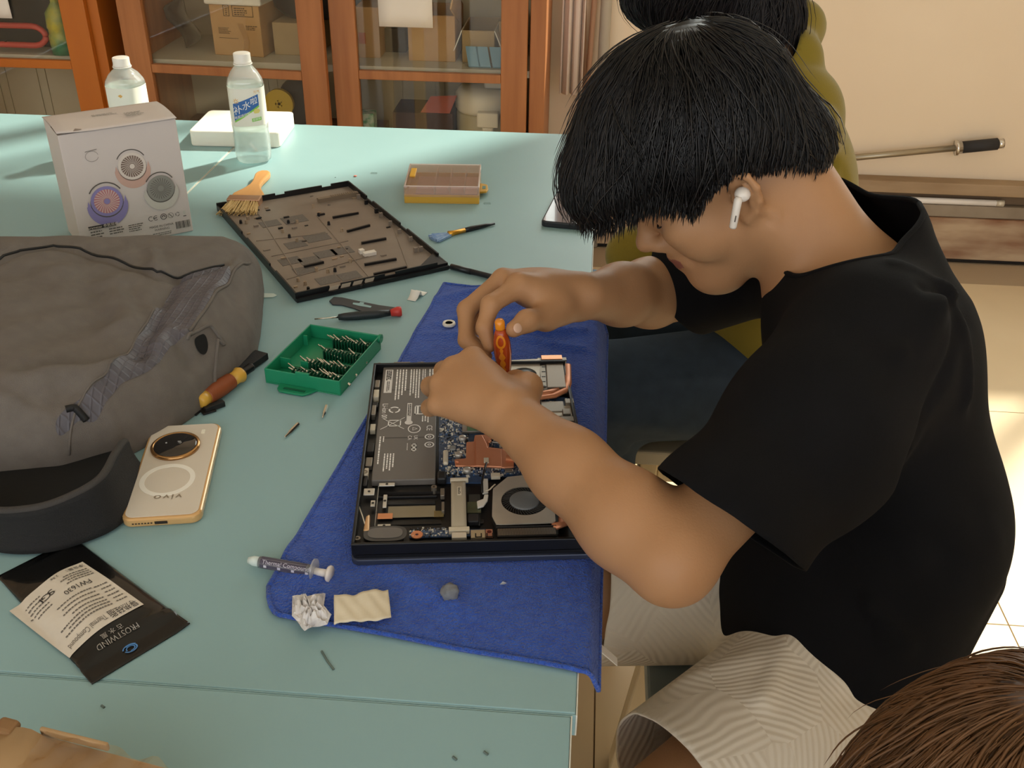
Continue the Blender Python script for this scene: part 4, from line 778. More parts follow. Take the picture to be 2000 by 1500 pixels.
# ================================================================== tissue, packet, putty
a = at(608, 1205, z=TZ+.006); tz = empty('crumpled_tissue', (a[0], a[1], TZ+.0055), 0, 'crumpled white tissue with grey smears on the near hem of the cloth', 'tissue')
pts = [at(*p, z=TZ+.006)[:2]-a[:2] for p in ((572, 1170), (588, 1168), (601, 1171), (636, 1164), (633, 1190), (648, 1205), (640, 1226), (612, 1230), (596, 1238), (583, 1222), (571, 1208))]
def tis(u, v):
    n = len(pts); t = u*n; i = int(t) % n; f = t-int(t); p = pts[i]*(1-f)+pts[(i+1) % n]*f; k = v
    z = .003+.010*abs(math.sin(3.1*u*6.28+1.3*math.sin(7*v)))*math.sin(PI*min(1, v*.75+.2))+.004*math.cos(11*u*6.28+5*v)*v*(1-v)*2+.004*(1-v)
    return (p[0]*k, p[1]*k, max(.0012, z))
b = MB(); b.sheet(44, 9, lambda u, v: tis(u % 1.0, .02+.98*v)); b.build('paper', mat('tissue_white', 'dcd8d6', .85, c2='6f6a72', scale=35, amt=-.2 if False else .35, stretch=(1, 1, 1)), tz, solid=.0004)
nt = MATS['tissue_white'].node_tree
for n in nt.nodes:
    if n.type == 'VALTORGB': n.color_ramp.elements[0].position = .56; n.color_ramp.elements[1].position = .78
A2, B2, C2 = at(653, 1224, z=TZ+.0095), at(764, 1207, z=TZ+.0095), at(653, 1170, z=TZ+.0095)
d1, d2 = B2-A2, C2-A2
b = MB(); b.sheet(22, 12, lambda u, v: tuple(A2+d1*u*(1-.02*v)+d2*v+np.array([0, .004*math.sin(6.5*u)*(1-v)*.6, .0010+.0035*(math.sin(3.3*PI*u+1)+1)*.5*(.4+.6*v)+.0007*math.sin(23*u+9*v)])))
o = b.build('paper_packet', mat('packet_cream', 'e3d9c2', .7, c2='d8ccb2', scale=30, amt=.8), None, smooth=True, solid=.0012); tag(o, 'creased cream paper packet next to the crumpled tissue', 'packet')
a = at(879, 1158, z=TZ+.009); b = MB(); b.sphere((0, 0, 0), (.0085, .0085, .0075), 18, 12)
b.v = [tuple(Vector(p)*(1+.10*math.sin(p[0]*700+p[2]*500)+.08*math.sin(p[1]*900-p[0]*400))) for p in b.v]
o = b.build('putty_lump', mat('putty_grey', '7f8286', .8, c2='6c6f75', scale=200, amt=1), None, smooth=True); o.location = (a[0], a[1], TZ+.0105); tag(o, 'small grey lump of putty on the blue cloth', 'putty')
for px, py, s, lb in ((829, 1146, .004, 'tiny grey flake left of the putty lump'), (983, 1142, .003, 'tiny pale flake right of the putty lump')):
    a = at(px, py, z=TZ+.005); b = MB(); b.add([(-s, -s*.3, 0), (s*.3, -s*.5, .001), (s, s*.4, 0), (-s*.2, s*.5, .0015)], [(0, 1, 2, 3)]); o = b.build('flake', mat('flake_grey', 'a2a6ae', .6), None, solid=.0006); o.location = (a[0], a[1], TZ+.006); tag(o, lb, 'flake')
# ================================================================== cardboard box at the near corner
zc_ = TZ+.06
A3, B3 = at(12, 1415, z=zc_), at(330, 1500, z=zc_); d = (B3-A3)[:2]; L = float(np.linalg.norm(d)); an = math.atan2(d[1], d[0])
cb = empty('cardboard_carton', (A3[0], A3[1], TZ), an, 'brown cardboard box with clear tape at the bottom left corner', 'box')
b = MB(); b.box(-.002, L+.03, -.20, 0, 0, .06); b.build('body', mat('carton_brown_new', 'b3946c', .8, c2='a98962', scale=12, amt=1, bump=.1, bscale=150), cb, bevel=.0015)
b = MB(); b.sheet(20, 6, lambda u, v: (u*(L+.02)+.002*math.sin(9*u), -.004-.19*v+.002*math.sin(14*u)*(1-v), .0612+.004*math.exp(-((u-.15)/.1)**2)*(1-v)**3)); b.build('top_flap', MATS['carton_brown_new'], cb, smooth=True, solid=.0015)
b = MB(); b.sheet(24, 16, lambda u, v: (L*(.28+.75*u), -.001-.10*v*(.4+.6*u)-.003*math.sin(20*u), .0665+.0014*math.sin(31*u+8*v)+.0010*math.sin(17*v-9*u))); b.build('tape', clear_mat('tape_clear', 'f4ead8', .12, .9, .08, 'f0e0c4'), cb, smooth=True)
b = MB(); b.box(-.004, .012, -.01, .003, .058, .066); b.build('torn_corner', mat('torn_brown', '8a6844', .9), cb, bevel=.003)
b = MB(); b.bar((.03, .0005, .063), (.085, .001, .064), .003, .007); b.build('torn_edge', MATS['carton_brown_new'], cb, bevel=.001)
# ================================================================== ratchet screwdriver half under the backpack
p0, p1 = at(388, 786, z=TZ+.012), at(492, 716, z=TZ+.012); d = p1-p0; L = float(np.linalg.norm(d))
rs = empty('spiral_screwdriver', (p0[0], p0[1], TZ), math.atan2(d[1], d[0]), 'amber screwdriver handle with a spiral grip beside the backpack', 'screwdriver')
b = MB(); b.tube([(0, 0, .012), (.003, 0, .012), (.014, 0, .012)], [.007, .009, .009], 18); b.build('butt', mat('amber', 'cfa040', .3), rs, smooth=True)
b = MB(); n = 40; b.tube([(.014+(L*.60-.014)*i/n, 0, .012) for i in range(n+1)], [.0088+.0012*(i % 2)+.001*math.sin(PI*i/n) for i in range(n+1)], 18); b.build('ribbed_grip', mat('grip_red', '94502e', .45), rs, smooth=True)
b = MB(); b.tube([(L*.60, 0, .012), (L*.70, 0, .012), (L*.76, 0, .012), (L*.79, 0, .012)], [.0085, .0085, .0105, .009], 18); b.build('collar', MATS['amber'], rs, smooth=True)
b = MB(); n = 12; b.tube([(L*.79+L*.21*i/n, 0, .012) for i in range(n+1)], [.0045+.0012*(i % 2) for i in range(n+1)], 14); b.build('chuck', MATS['black_gloss'], rs, smooth=True)
# ================================================================== soft bodies: distance fields turned into one continuous surface
class Fld:
    def __init__(s, lo, hi, h):
        s.lo = np.array(lo, float); s.h = h; s.n = np.ceil((np.array(hi)-s.lo)/h).astype(int)+1
        s.F = np.full(s.n, .2, np.float32); s.ax = [np.arange(s.n[i], dtype=np.float32)*h+s.lo[i] for i in range(3)]
    def reg(s, a, b, m):
        a = np.minimum(a, b)-m; b2 = np.maximum(np.asarray(b), np.asarray(a))+0; return a, b2
    def sl(s, mn, mx):
        i0 = np.clip(np.floor((np.asarray(mn)-s.lo)/s.h).astype(int), 0, s.n); i1 = np.clip(np.ceil((np.asarray(mx)-s.lo)/s.h).astype(int)+1, 0, s.n)
        sl = tuple(slice(a, b) for a, b in zip(i0, i1)); X = s.ax[0][sl[0]][:, None, None]; Y = s.ax[1][sl[1]][None, :, None]; Z = s.ax[2][sl[2]][None, None, :]
        return sl, X, Y, Z
    def put(s, sl, d, k, sub=False):
        A = s.F[sl]; d = d.astype(np.float32)
        if sub:
            hh = np.clip(.5-.5*(A+d)/k, 0, 1); s.F[sl] = A*(1-hh)+(-d)*hh+k*hh*(1-hh)
        else:
            hh = np.clip(.5+.5*(d-A)/k, 0, 1); s.F[sl] = d*(1-hh)+A*hh-k*hh*(1-hh)
    def cone(s, a, b, ra, rb, k=.01, side=None, f=1.0, sub=False):
        """tapered capsule; side/f: the cross-section is f times wider along the vector side"""
        a = np.asarray(a, float); b = np.asarray(b, float); m = max(ra, rb)*max(f, 1)+k+2*s.h
        sl, X, Y, Z = s.sl(np.minimum(a, b)-m, np.maximum(a, b)+m)
        if 0 in s.F[sl].shape: return s
        ba = b-a; L2 = ba@ba+1e-12; px, py, pz = X-a[0], Y-a[1], Z-a[2]
        t = np.clip((px*ba[0]+py*ba[1]+pz*ba[2])/L2, 0, 1); qx, qy, qz = px-ba[0]*t, py-ba[1]*t, pz-ba[2]*t
        if side is not None:
            u = np.asarray(side, float); u = u/np.linalg.norm(u); w = qx*u[0]+qy*u[1]+qz*u[2]; g = (1/f-1)*w; qx, qy, qz = qx+u[0]*g, qy+u[1]*g, qz+u[2]*g
        s.put(sl, np.sqrt(qx*qx+qy*qy+qz*qz)-(ra+(rb-ra)*t), k, sub); return s
    def chain(s, pts, rs, k=.01, **kw):
        for i in range(len(pts)-1): s.cone(pts[i], pts[i+1], rs[i], rs[i+1], k, **kw)
        return s
    def ell(s, c, r, R=None, k=.01, sub=False):
        c = np.asarray(c, float); r = np.asarray(r, float); R = np.eye(3) if R is None else R; m = np.abs(R)@r+k+2*s.h
        sl, X, Y, Z = s.sl(c-m, c+m)
        if 0 in s.F[sl].shape: return s
        p = (X-c[0], Y-c[1], Z-c[2]); q = [p[0]*R[0, i]+p[1]*R[1, i]+p[2]*R[2, i] for i in range(3)]
        k0 = np.sqrt(sum((q[i]/r[i])**2 for i in range(3))); k1 = np.sqrt(sum((q[i]/r[i]**2)**2 for i in range(3)))+1e-6
        s.put(sl, k0*(k0-1)/k1, k, sub); return s
    def ridge(s, a, b, w, amp):
        """raise (amp>0) or press in (amp<0) the surface along a line: a fold"""
        a = np.asarray(a, float); b = np.asarray(b, float); m = 3*w; sl, X, Y, Z = s.sl(np.minimum(a, b)-m, np.maximum(a, b)+m)
        if 0 in s.F[sl].shape: return s
        ba = b-a; L2 = ba@ba+1e-12; px, py, pz = X-a[0], Y-a[1], Z-a[2]; t = np.clip((px*ba[0]+py*ba[1]+pz*ba[2])/L2, 0, 1)
        d2 = (px-ba[0]*t)**2+(py-ba[1]*t)**2+(pz-ba[2]*t)**2; s.F[sl] -= (amp*np.exp(-d2/w**2)).astype(np.float32); return s
    def mesh(s):
        F = s.F; S = F < 0; c = np.zeros(s.n-1, np.uint8)
        for i in (0, 1):
            for j in (0, 1):
                for k in (0, 1): c += S[i:s.n[0]-1+i, j:s.n[1]-1+j, k:s.n[2]-1+k]
        I = np.argwhere((c > 0) & (c < 8)); vid = np.full(s.n-1, -1, np.int32); vid[I[:, 0], I[:, 1], I[:, 2]] = np.arange(len(I))
        acc = np.zeros((len(I), 3)); cnt = np.zeros(len(I)); O = [np.array(o) for o in np.ndindex(2, 2, 2)]
        val = {tuple(o): F[I[:, 0]+o[0], I[:, 1]+o[1], I[:, 2]+o[2]].astype(float) for o in O}
        for o in O:
            for x in range(3):
                if o[x] == 0:
                    o2 = o.copy(); o2[x] = 1; a, b = val[tuple(o)], val[tuple(o2)]; m = (a < 0) != (b < 0); t = np.where(m, a/np.where(m, a-b, 1), 0)
                    p = np.repeat(o[None].astype(float), len(I), 0); p[:, x] = t; acc[m] += p[m]; cnt[m] += 1
        V = (I+acc/cnt[:, None])*s.h+s.lo; Q = []
        for x in range(3):
            y, z = (x+1) % 3, (x+2) % 3; a = [slice(None)]*3; b = [slice(None)]*3; a[x] = slice(0, -1); b[x] = slice(1, None)
            E = np.argwhere(S[tuple(a)] != S[tuple(b)]); E = E[(E[:, y] > 0) & (E[:, z] > 0) & (E[:, y] < s.n[y]-1) & (E[:, z] < s.n[z]-1)]
            fl = S[E[:, 0], E[:, 1], E[:, 2]]; q = []
            for dy, dz in ((1, 1), (0, 1), (0, 0), (1, 0)): e = E.copy(); e[:, y] -= dy; e[:, z] -= dz; q.append(vid[e[:, 0], e[:, 1], e[:, 2]])
            q = np.stack(q, 1); q[~fl] = q[~fl][:, ::-1]; Q.append(q)
        return V, np.concatenate(Q)
def relax(V, Q, it, lam=.5, only=None):
    for _ in range(it):
        A = np.zeros_like(V); n = np.zeros(len(V))
        for i in range(4):
            a, b = Q[:, i], Q[:, (i+1) % 4]
            for c in range(3): A[:, c] += np.bincount(a, V[b, c], len(V))+np.bincount(b, V[a, c], len(V))
            n += np.bincount(a, minlength=len(V))+np.bincount(b, minlength=len(V))
        V = V+lam*(A/np.maximum(n, 1)[:, None]-V)*(n > 0)[:, None]
    return V
def cut(V, Q, g, it=4):
    """throw away the part where g > 0 and even out the hem that is left"""
    q = Q[(g[Q] < 0).all(1)]; used = np.unique(q); mp = np.full(len(V), -1); mp[used] = np.arange(len(used)); V = V[used].copy(); q = mp[q]
    E = np.sort(np.concatenate([q[:, [i, (i+1) % 4]] for i in range(4)]), 1); u, n = np.unique(E, axis=0, return_counts=True); B = u[n == 1]
    for _ in range(it*6):
        A = np.zeros_like(V); m = np.zeros(len(V))
        for a, b in ((B[:, 0], B[:, 1]), (B[:, 1], B[:, 0])):
            for c in range(3): A[:, c] += np.bincount(a, V[b, c], len(V))
            m += np.bincount(a, minlength=len(V))
        k = m > 0; V[k] += .5*(A[k]/m[k][:, None]-V[k])
    return V, q
def qmesh(name, V, Q, mi=None):
    me = bpy.data.meshes.new(name); me.vertices.add(len(V)); me.vertices.foreach_set('co', V.astype(np.float32).ravel()); me.loops.add(Q.size); me.loops.foreach_set('vertex_index', Q.astype(np.int32).ravel())
    me.polygons.add(len(Q)); me.polygons.foreach_set('loop_start', np.arange(0, Q.size, 4, dtype=np.int32))
    if mi is not None: me.polygons.foreach_set('material_index', mi.astype(np.int32))
    me.update(calc_edges=True); me.validate(); return me
def qobj(name, V, Q, mats, parent, base, mi=None, **k): return link(name, qmesh(name, V-np.array(base), Q, mi), mats, parent, smooth=True, **k)
A3 = lambda *p: np.array(p, float)
# ------------------------------------------------------------------ materials
m_skin = mat('skin', 'b1855f', .5, c2='a87c57', scale=14, amt=1, sss=.06, bump=.12, bscale=500, spec=.35)
m_lip = mat('lip', '8a5547', .45, c2='7e4a3e', scale=60, amt=1, sss=.1)
m_tee = mat('black_tee', '101012', .95, bump=.35, bscale=1500, scale=20, c2='0d0d0f', spec=.2)
m_hair = mat('black_hair', '0b0a0b', .42, spec=.45, c2='120f0f', scale=90, amt=1, stretch=(1, 1, 1))
def waves(name, c, c2):
    m = mat(name, c, .9, spec=.2); nt = m.node_tree; N = nt.nodes; L = nt.links; b = N['Principled BSDF']
    tc = N.new('ShaderNodeTexCoord'); vo = N.new('ShaderNodeTexVoronoi'); vo.inputs['Scale'].default_value = 11; L.new(tc.outputs['Object'], vo.inputs['Vector'])
    # each patch of cloth runs its ridges another way
    mu = N.new('ShaderNodeVectorMath'); mu.operation = 'SUBTRACT'; L.new(vo.outputs['Color'], mu.inputs[0]); mu.inputs[1].default_value = (.5, .5, .5)
    nz = N.new('ShaderNodeVectorMath'); nz.operation = 'NORMALIZE'; L.new(mu.outputs[0], nz.inputs[0])
    ns = N.new('ShaderNodeTexNoise'); ns.inputs['Scale'].default_value = 7; L.new(tc.outputs['Object'], ns.inputs['Vector'])
    sc = N.new('ShaderNodeVectorMath'); sc.operation = 'MULTIPLY_ADD'; L.new(ns.outputs['Color'], sc.inputs[0]); sc.inputs[1].default_value = (.05, .05, .05); L.new(tc.outputs['Object'], sc.inputs[2])
    dt = N.new('ShaderNodeVectorMath'); dt.operation = 'DOT_PRODUCT'; L.new(sc.outputs[0], dt.inputs[0]); L.new(nz.outputs[0], dt.inputs[1])
    mm = N.new('ShaderNodeMath'); mm.operation = 'MULTIPLY'; L.new(dt.outputs['Value'], mm.inputs[0]); mm.inputs[1].default_value = 900
    sn = N.new('ShaderNodeMath'); sn.operation = 'SINE'; L.new(mm.outputs[0], sn.inputs[0])
    bp = N.new('ShaderNodeBump'); bp.inputs['Strength'].default_value = .24; bp.inputs['Distance'].default_value = .0016; L.new(sn.outputs[0], bp.inputs['Height']); L.new(bp.outputs[0], b.inputs['Normal'])
    return m
m_short = waves('cream_shorts', 'ddd2c0', 'c4b8a2')
# ------------------------------------------------------------------ the boy at the laptop
HO = A3(.1525, 1.0944, 1.0257); HR = np.array([[-.772, .051, -.633], [-.019, -.998, -.057], [-.635, -.032, .772]])
H = lambda x, y, z: HR@A3(x, y, z)+HO
def head(f, H, HR, k=.012):
    f.ell(H(-.012, 0, .062), (.098, .074, .082), HR, k)                       # skull
    f.ell(H(.030, 0, .015), (.068, .066, .075), HR, .03)                      # face block
    f.cone(H(.03, 0, -.035), H(.066, 0, -.085), .050, .026, .03)              # jaw to chin
    for s in (1, -1):
        f.cone(H(-.004, .056*s, -.045), H(.062, .018*s, -.092), .018, .016, .03)   # jaw line
        f.ell(H(.052, .044*s, -.022), (.030, .024, .030), HR, .025)            # cheek
        f.ell(H(.066, .046*s, .0), (.018, .018, .013), HR, .02)               # cheekbone
        f.cone(H(.088, .012*s, .040), H(.070, .048*s, .040), .010, .009, .014)  # brow
        f.ell(H(.090, .033*s, .019), (.015, .017, .012), HR, .010, sub=True)    # socket
        f.ell(H(.072, .033*s, .017), (.0155, .0165, .0145), HR, .005)          # closed lid over the eye
        f.ell(H(.103, .0125*s, -.018), (.011, .008, .0085), HR, .006)          # nostril wing
    f.cone(H(.090, 0, .032), H(.112, 0, -.006), .008, .0105, .012)           # nose bridge
    f.ell(H(.116, 0, -.012), (.0125, .0115, .0105), HR, .008)                # nose tip
    f.ell(H(.092, 0, -.034), (.012, .020, .014), HR, .014)                   # under the nose
    for s in (1, -1):
        f.cone(H(.1005, .003*s, -.0435), H(.088, .023*s, -.0495), .0068, .0042, .005)  # upper lip
        f.cone(H(.0975, .003*s, -.0545), H(.087, .021*s, -.0520), .0072, .0042, .004)  # lower lip
        f.cone(H(.100, .004*s, -.0490), H(.084, .026*s, -.0510), .0016, .0016, .003, sub=True)
    f.ell(H(.070, 0, -.068), (.028, .032, .030), HR, .02); f.cone(H(.060, 0, -.082), H(.0, 0, -.055), .024, .034, .03)
    f.ell(H(.080, 0, -.088), (.017, .022, .016), HR, .02)                   # chin
def ear(f, H, HR, s):
    c = H(-.012, .074*s, .004); tl = np.array([[.96, 0, -.28], [0, 1, 0], [.28, 0, .96]]); fl = np.array([[math.cos(.45*s), -math.sin(.45*s)*-1, 0], [-math.sin(.45*s), math.cos(.45*s), 0], [0, 0, 1]])
    R = HR@fl@tl
    P = lambda x, y, z: HO*0+R@A3(x, y*s, z)+c
    rim = [P(.012, .002, .006), P(.010, .008, .022), P(0, .012, .031), P(-.012, .013, .028), P(-.018, .012, .012), P(-.016, .010, -.006), P(-.008, .008, -.020), P(.004, .005, -.028), P(.010, .002, -.020)]
    f.ell(P(-.004, .004, .0), (.016, .0035, .028), R, .004)
    f.chain(rim, [.0035, .0036, .004, .004, .0042, .004, .0042, .0058, .004], .003)
    f.chain([P(-.006, .009, .016), P(-.010, .010, .004), P(-.006, .009, -.010)], [.003, .0032, .003], .003)
    f.ell(P(.012, .004, -.004), (.004, .004, .006), R, .004)
    f.ell(P(.003, .008, -.002), (.007, .006, .010), R, .003, sub=True)
C7 = A3(.292, 1.055, .935); LS, LE, LW = A3(.275, .895, .915), A3(.090, .690, .815), A3(-.062, .853, .846)
RS, RE, RW = A3(.268, 1.195, .930), A3(.118, 1.255, .805), A3(.006, 1.098, .868)
f = Fld((-.20, .60, .02), (.56, 1.36, 1.215), .0029)
head(f, H, HR); ear(f, H, HR, 1); ear(f, H, HR, -1)
f.cone(H(-.030, 0, -.02), C7+A3(-.012, 0, -.02), .054, .056, .03)                # neck
f.cone(H(-.055, 0, .0), C7+A3(.0, 0, .0), .040, .044, .03)
for s in (.034, -.034): f.cone(H(-.015, s*1.4, -.03), C7+A3(-.025, s*-.8, -.015), .020, .02, .025)
CH_ = A3(.322, 1.035, .845); WA = A3(.372, .965, .70); PE = A3(.33, .93, .56)
f.chain([C7+A3(.01, -.01, -.05), CH_, WA, PE], [.075, .09, .09, .10], .05, side=(-.05, 1, .15), f=1.45)
f.cone(LS, C7+A3(-.01, -.04, -.045), .052, .055, .04); f.cone(RS, C7+A3(-.01, .04, -.045), .05, .055, .04)
# arms: upper arm, elbow, forearm with its own swell
def arm(S, E_, W_, hand):
    d = (E_-S); f.chain([S, S+d*.45, E_], [.046, .041, .035], .02)
    d2 = W_-E_; f.chain([E_, E_+d2*.25, E_+d2*.62, W_], [.039, .0435, .037, .0275], .02, side=np.cross(d2, d), f=1.0)
arm(LS, LE, LW, 1); arm(RS, RE, RW, 0)
def finger(pts, rs, k=.005): f.chain(pts, rs, k)
# right hand: pinches the top of the screwdriver
rI, rM, rR, rP = A3(-0.0730, 1.0580, 0.8970), A3(-0.0940, 1.0800, 0.8940), A3(-0.0970, 1.1030, 0.8840), A3(-0.0900, 1.1220, 0.8710)
for m_, r in ((rI, .0135), (rM, .0135), (rR, .0125), (rP, .0115)): f.cone(RW+A3(-.012, 0, .002), m_, .021, r, .012)
f.ell((RW+rM+rI)/3+A3(.006, .008, -.008), (.036, .030, .020), None, .02)
finger([rI, A3(-0.1030, 1.0200, 0.8900), A3(-0.1080, 1.0000, 0.8710), A3(-0.1010, 0.9900, 0.8530)], [.0122, .0108, .0092, .0078])
finger([rM, A3(-0.1330, 1.0420, 0.8710), A3(-0.1300, 1.0120, 0.8470), A3(-0.1060, 0.9980, 0.8360)], [.0122, .0108, .0092, .0078])
finger([rR, A3(-0.1370, 1.0720, 0.8570), A3(-0.1330, 1.0420, 0.8360), A3(-0.1120, 1.0240, 0.8290)], [.0115, .0100, .0088, .0075])
finger([rP, A3(-0.1240, 1.1000, 0.8440), A3(-0.1240, 1.0780, 0.8290), A3(-0.1080, 1.0620, 0.8250)], [.0105, .0088, .0078, .0068])
finger([RW+A3(-.014, -.012, -.006), A3(-0.0400, 1.0380, 0.8680), A3(-0.0600, 1.0040, 0.8800), A3(-0.0735, 0.9840, 0.8790)], [.020, .0145, .0115, .0095], .01)
f.cone(A3(-0.0300, 1.0600, 0.8730), rI, .017, .012, .015)
# left hand: back of the hand up, fingers curled round the shaft, little finger off to the left
lI, lM, lR, lP = A3(-0.1130, 0.9330, 0.8680), A3(-0.1320, 0.9200, 0.8620), A3(-0.1430, 0.9030, 0.8520), A3(-0.1440, 0.8840, 0.8390)
for m_, r in ((lI, .0135), (lM, .0135), (lR, .0125), (lP, .0115)): f.cone(LW+A3(-.012, .012, .002), m_, .022, r, .014)
f.ell((LW+lM+lI)/3+A3(.002, .0, -.012), (.036, .038, .022), None, .02)
finger([lI, A3(-0.1210, 0.9630, 0.8440), A3(-0.1130, 0.9740, 0.8220), A3(-0.0965, 0.9780, 0.8080)], [.0125, .0110, .0092, .0078])
finger([lM, A3(-0.1470, 0.9500, 0.8410), A3(-0.1325, 0.9700, 0.8180), A3(-0.1145, 0.9680, 0.8040)], [.0125, .0110, .0092, .0078])
finger([lR, A3(-0.1590, 0.9280, 0.8340), A3(-0.1535, 0.9510, 0.8150), A3(-0.1385, 0.9560, 0.8040)], [.0118, .0102, .0088, .0075])
finger([lP, A3(-0.1560, 0.9020, 0.8230), A3(-0.1565, 0.9240, 0.8100), A3(-0.1495, 0.9360, 0.8020)], [.0105, .0090, .0080, .0070])
finger([LW+A3(.004, .018, .002), A3(-0.0530, 0.9130, 0.8480), A3(-0.0670, 0.9430, 0.8360), A3(-0.0830, 0.9640, 0.8180)], [.021, .0150, .0118, .0095], .01)
# legs and feet (bare legs below the shorts)
LK, RK = A3(.035, .580, .505), A3(-.12, .96, .505)
for Hp, K, An in ((A3(.33, .84, .525), LK, A3(.07, .61, .10)), (A3(.33, 1.02, .525), RK, A3(-.07, .98, .10))):
    f.cone(Hp, K, .080, .054, .03); f.chain([K, K+(An-K)*.3, An], [.052, .052, .034], .02); f.cone(An, An+A3(-.12, 0, -.062), .036, .028, .03, side=(0, 1, 0), f=1.25)
V, Q = f.mesh(); V = relax(V, Q, 2, .4)
cen = V[Q].mean(1); L_ = (cen-HO)@HR
mi = np.zeros(len(Q), int)
lipm = (L_[:, 0] > .084) & (np.abs(L_[:, 1]) < .025-(.1-L_[:, 0]).clip(0)*.3) & (L_[:, 2] < -.0395-np.abs(L_[:, 1])*.25) & (L_[:, 2] > -.0615+np.abs(L_[:, 1])*.32); mi[lipm & (np.linalg.norm(L_, axis=1) < .16)] = 1
BASE = (.33, .95, 0)
boy = empty('person', BASE, 0, 'person in a black t-shirt and cream shorts bending over the opened laptop', 'person')
qobj('body', V, Q, [m_skin, m_lip], boy, BASE, mi)
b = MB(); 
for s in (1, -1): b.tube([tuple(H(.0890-.0072*t*t, (.033+.0135*t)*s, .0125-.0025*(1-t*t)*1.0+.001*t)) for t in np.linspace(-1, 1, 9)], [.0004, .0009, .0011, .0012, .0012, .0012, .0011, .0009, .0005], 5)
b.v = [tuple(np.array(p)-np.array(BASE)) for p in b.v]; b.build('eyelashes', m_hair, boy, smooth=True)
# nails on the two thumbs and the right index finger
m_nail = mat('nail', 'd2ad96', .25)
def nail(tip, root, n):
    tip, root, n = Vector(tip), Vector(root), Vector(n).normalized(); d = (tip-root).normalized(); n = (n-d*n.dot(d)).normalized(); w_ = d.cross(n); R_ = Matrix((d, w_, n)).transposed().to_4x4(); b = MB(); b.sphere((0, 0, 0), (.0068, .0056, .0018), 14, 8); Mn = Matrix.Translation(tip+n*.0084+d*.0015-Vector(BASE)) @ R_; b.v = [tuple(Mn @ Vector(p)) for p in b.v]; b.build('nail', m_nail, boy, smooth=True)
nail((-.0735, .984, .879), (-.060, 1.004, .880), (.35, -.75, .45))
# ------------------------------------------------------------------ t-shirt
g = Fld((-.02, .60, .46), (.60, 1.42, 1.10), .0042)
tw = (-.05, 1, .15)
g.chain([C7+A3(.012, -.005, -.06), CH_+A3(.004, 0, 0), WA+A3(-.010, -.01, 0), A3(.315, .930, .585), A3(.305, .925, .50)], [.080, .104, .109, .123, .130], .05, side=tw, f=1.42)
g.cone(A3(.296, 1.055, .965), CH_+A3(.005, 0, .02), .078, .085, .05)
hemL = A3(.128, .724, .832); dL = (LE-LS)
g.chain([LS+A3(.02, .02, -.0), LS+dL*.35+A3(.015, 0, -.012), hemL+A3(.004, -.004, -.012), LE+A3(-.012, -.012, -.01)], [.074, .074, .063, .049], .05, side=(0.2, -.3, -1), f=1.10)
dR = RE-RS; g.chain([RS+A3(.01, -.02, -.01), RS+dR*1.0], [.066, .066], .05, side=(0, .3, -1), f=1.1)
g.cone(LS+A3(.0, .02, .0), C7+A3(.005, -.04, -.03), .062, .066, .05); g.cone(RS+A3(.0, -.02, .0), C7+A3(.005, .04, -.03), .056, .062, .05)
rg = lambda a, b, w, amp: g.ridge(A3(*a), A3(*b), w, amp)
rg((.345, .89, .99), (.26, .80, .905), .012, .010); rg((.37, .91, .965), (.30, .79, .86), .010, -.008); rg((.36, .93, .985), (.40, .88, .86), .012, .008); rg((.30, .83, .97), (.22, .80, .86), .010, .006)
rg((.39, .88, .93), (.41, .83, .78), .014, -.009); rg((.30, .80, .86), (.37, .79, .74), .014, -.014); rg((.42, .84, .74), (.30, .77, .60), .014, .007); rg((.46, .86, .66), (.36, .76, .55), .014, .007); rg((.24, .80, .75), (.34, .77, .66), .012, .008)
rg((.20, .86, .78), (.30, .84, .64), .012, .009); rg((.18, .95, .72), (.28, .9, .60), .013, .008); rg((.47, .95, .62), (.43, .83, .56), .013, .006); rg((.36, .79, .68), (.40, .78, .54), .012, .006)
rg((.30, .93, 1.0), (.38, .93, .97), .008, .006); rg((.32, .90, .985), (.40, .96, .93), .008, -.005); rg((.20, .74, .88), (.28, .80, .80), .010, -.007)
V, Q = g.mesh(); V = relax(V, Q, 2, .5)
ax = (LE-LS)/np.linalg.norm(LE-LS); axR = dR/np.linalg.norm(dR)
hn = A3(-.527, -.486, -.691); hn /= np.linalg.norm(hn); hd = (V-A3(.104, .743, .855))@hn; tt = np.clip((V-LS)@dL/(dL@dL), 0, 1.15); near = (np.linalg.norm(V-LS-tt[:, None]*dL, axis=1) < .125) & (tt > .35) & (V[:, 1] < .86)
c1 = np.where(near, hd-.004, -1)
nearR = (V[:, 1] > 1.12) & (V[:, 0] < .26); c2 = np.where(nearR, (V-(RS+dR*.90))@axR, -1)
nk = A3(.293, 1.055, .985); nax = np.array([-.45, .05, .89]); nax /= np.linalg.norm(nax)
rel = V-nk; al = rel@nax; rad = np.linalg.norm(rel-al[:, None]*nax, axis=1); c3 = np.where((rad < .15) & (al > -.05), al-np.clip((rad-.095)*.9, 0, 1), -1)
c4 = (.512-.25*np.clip(V[:, 0]-.33, 0, 1)+.42*np.clip(.30-V[:, 0], 0, 1)-.02*np.sin(9*V[:, 1])-.06*np.clip(V[:, 1]-.9, 0, 1))-V[:, 2]
V, Q = cut(V, Q, np.maximum.reduce([c1, c2, c3, c4]))
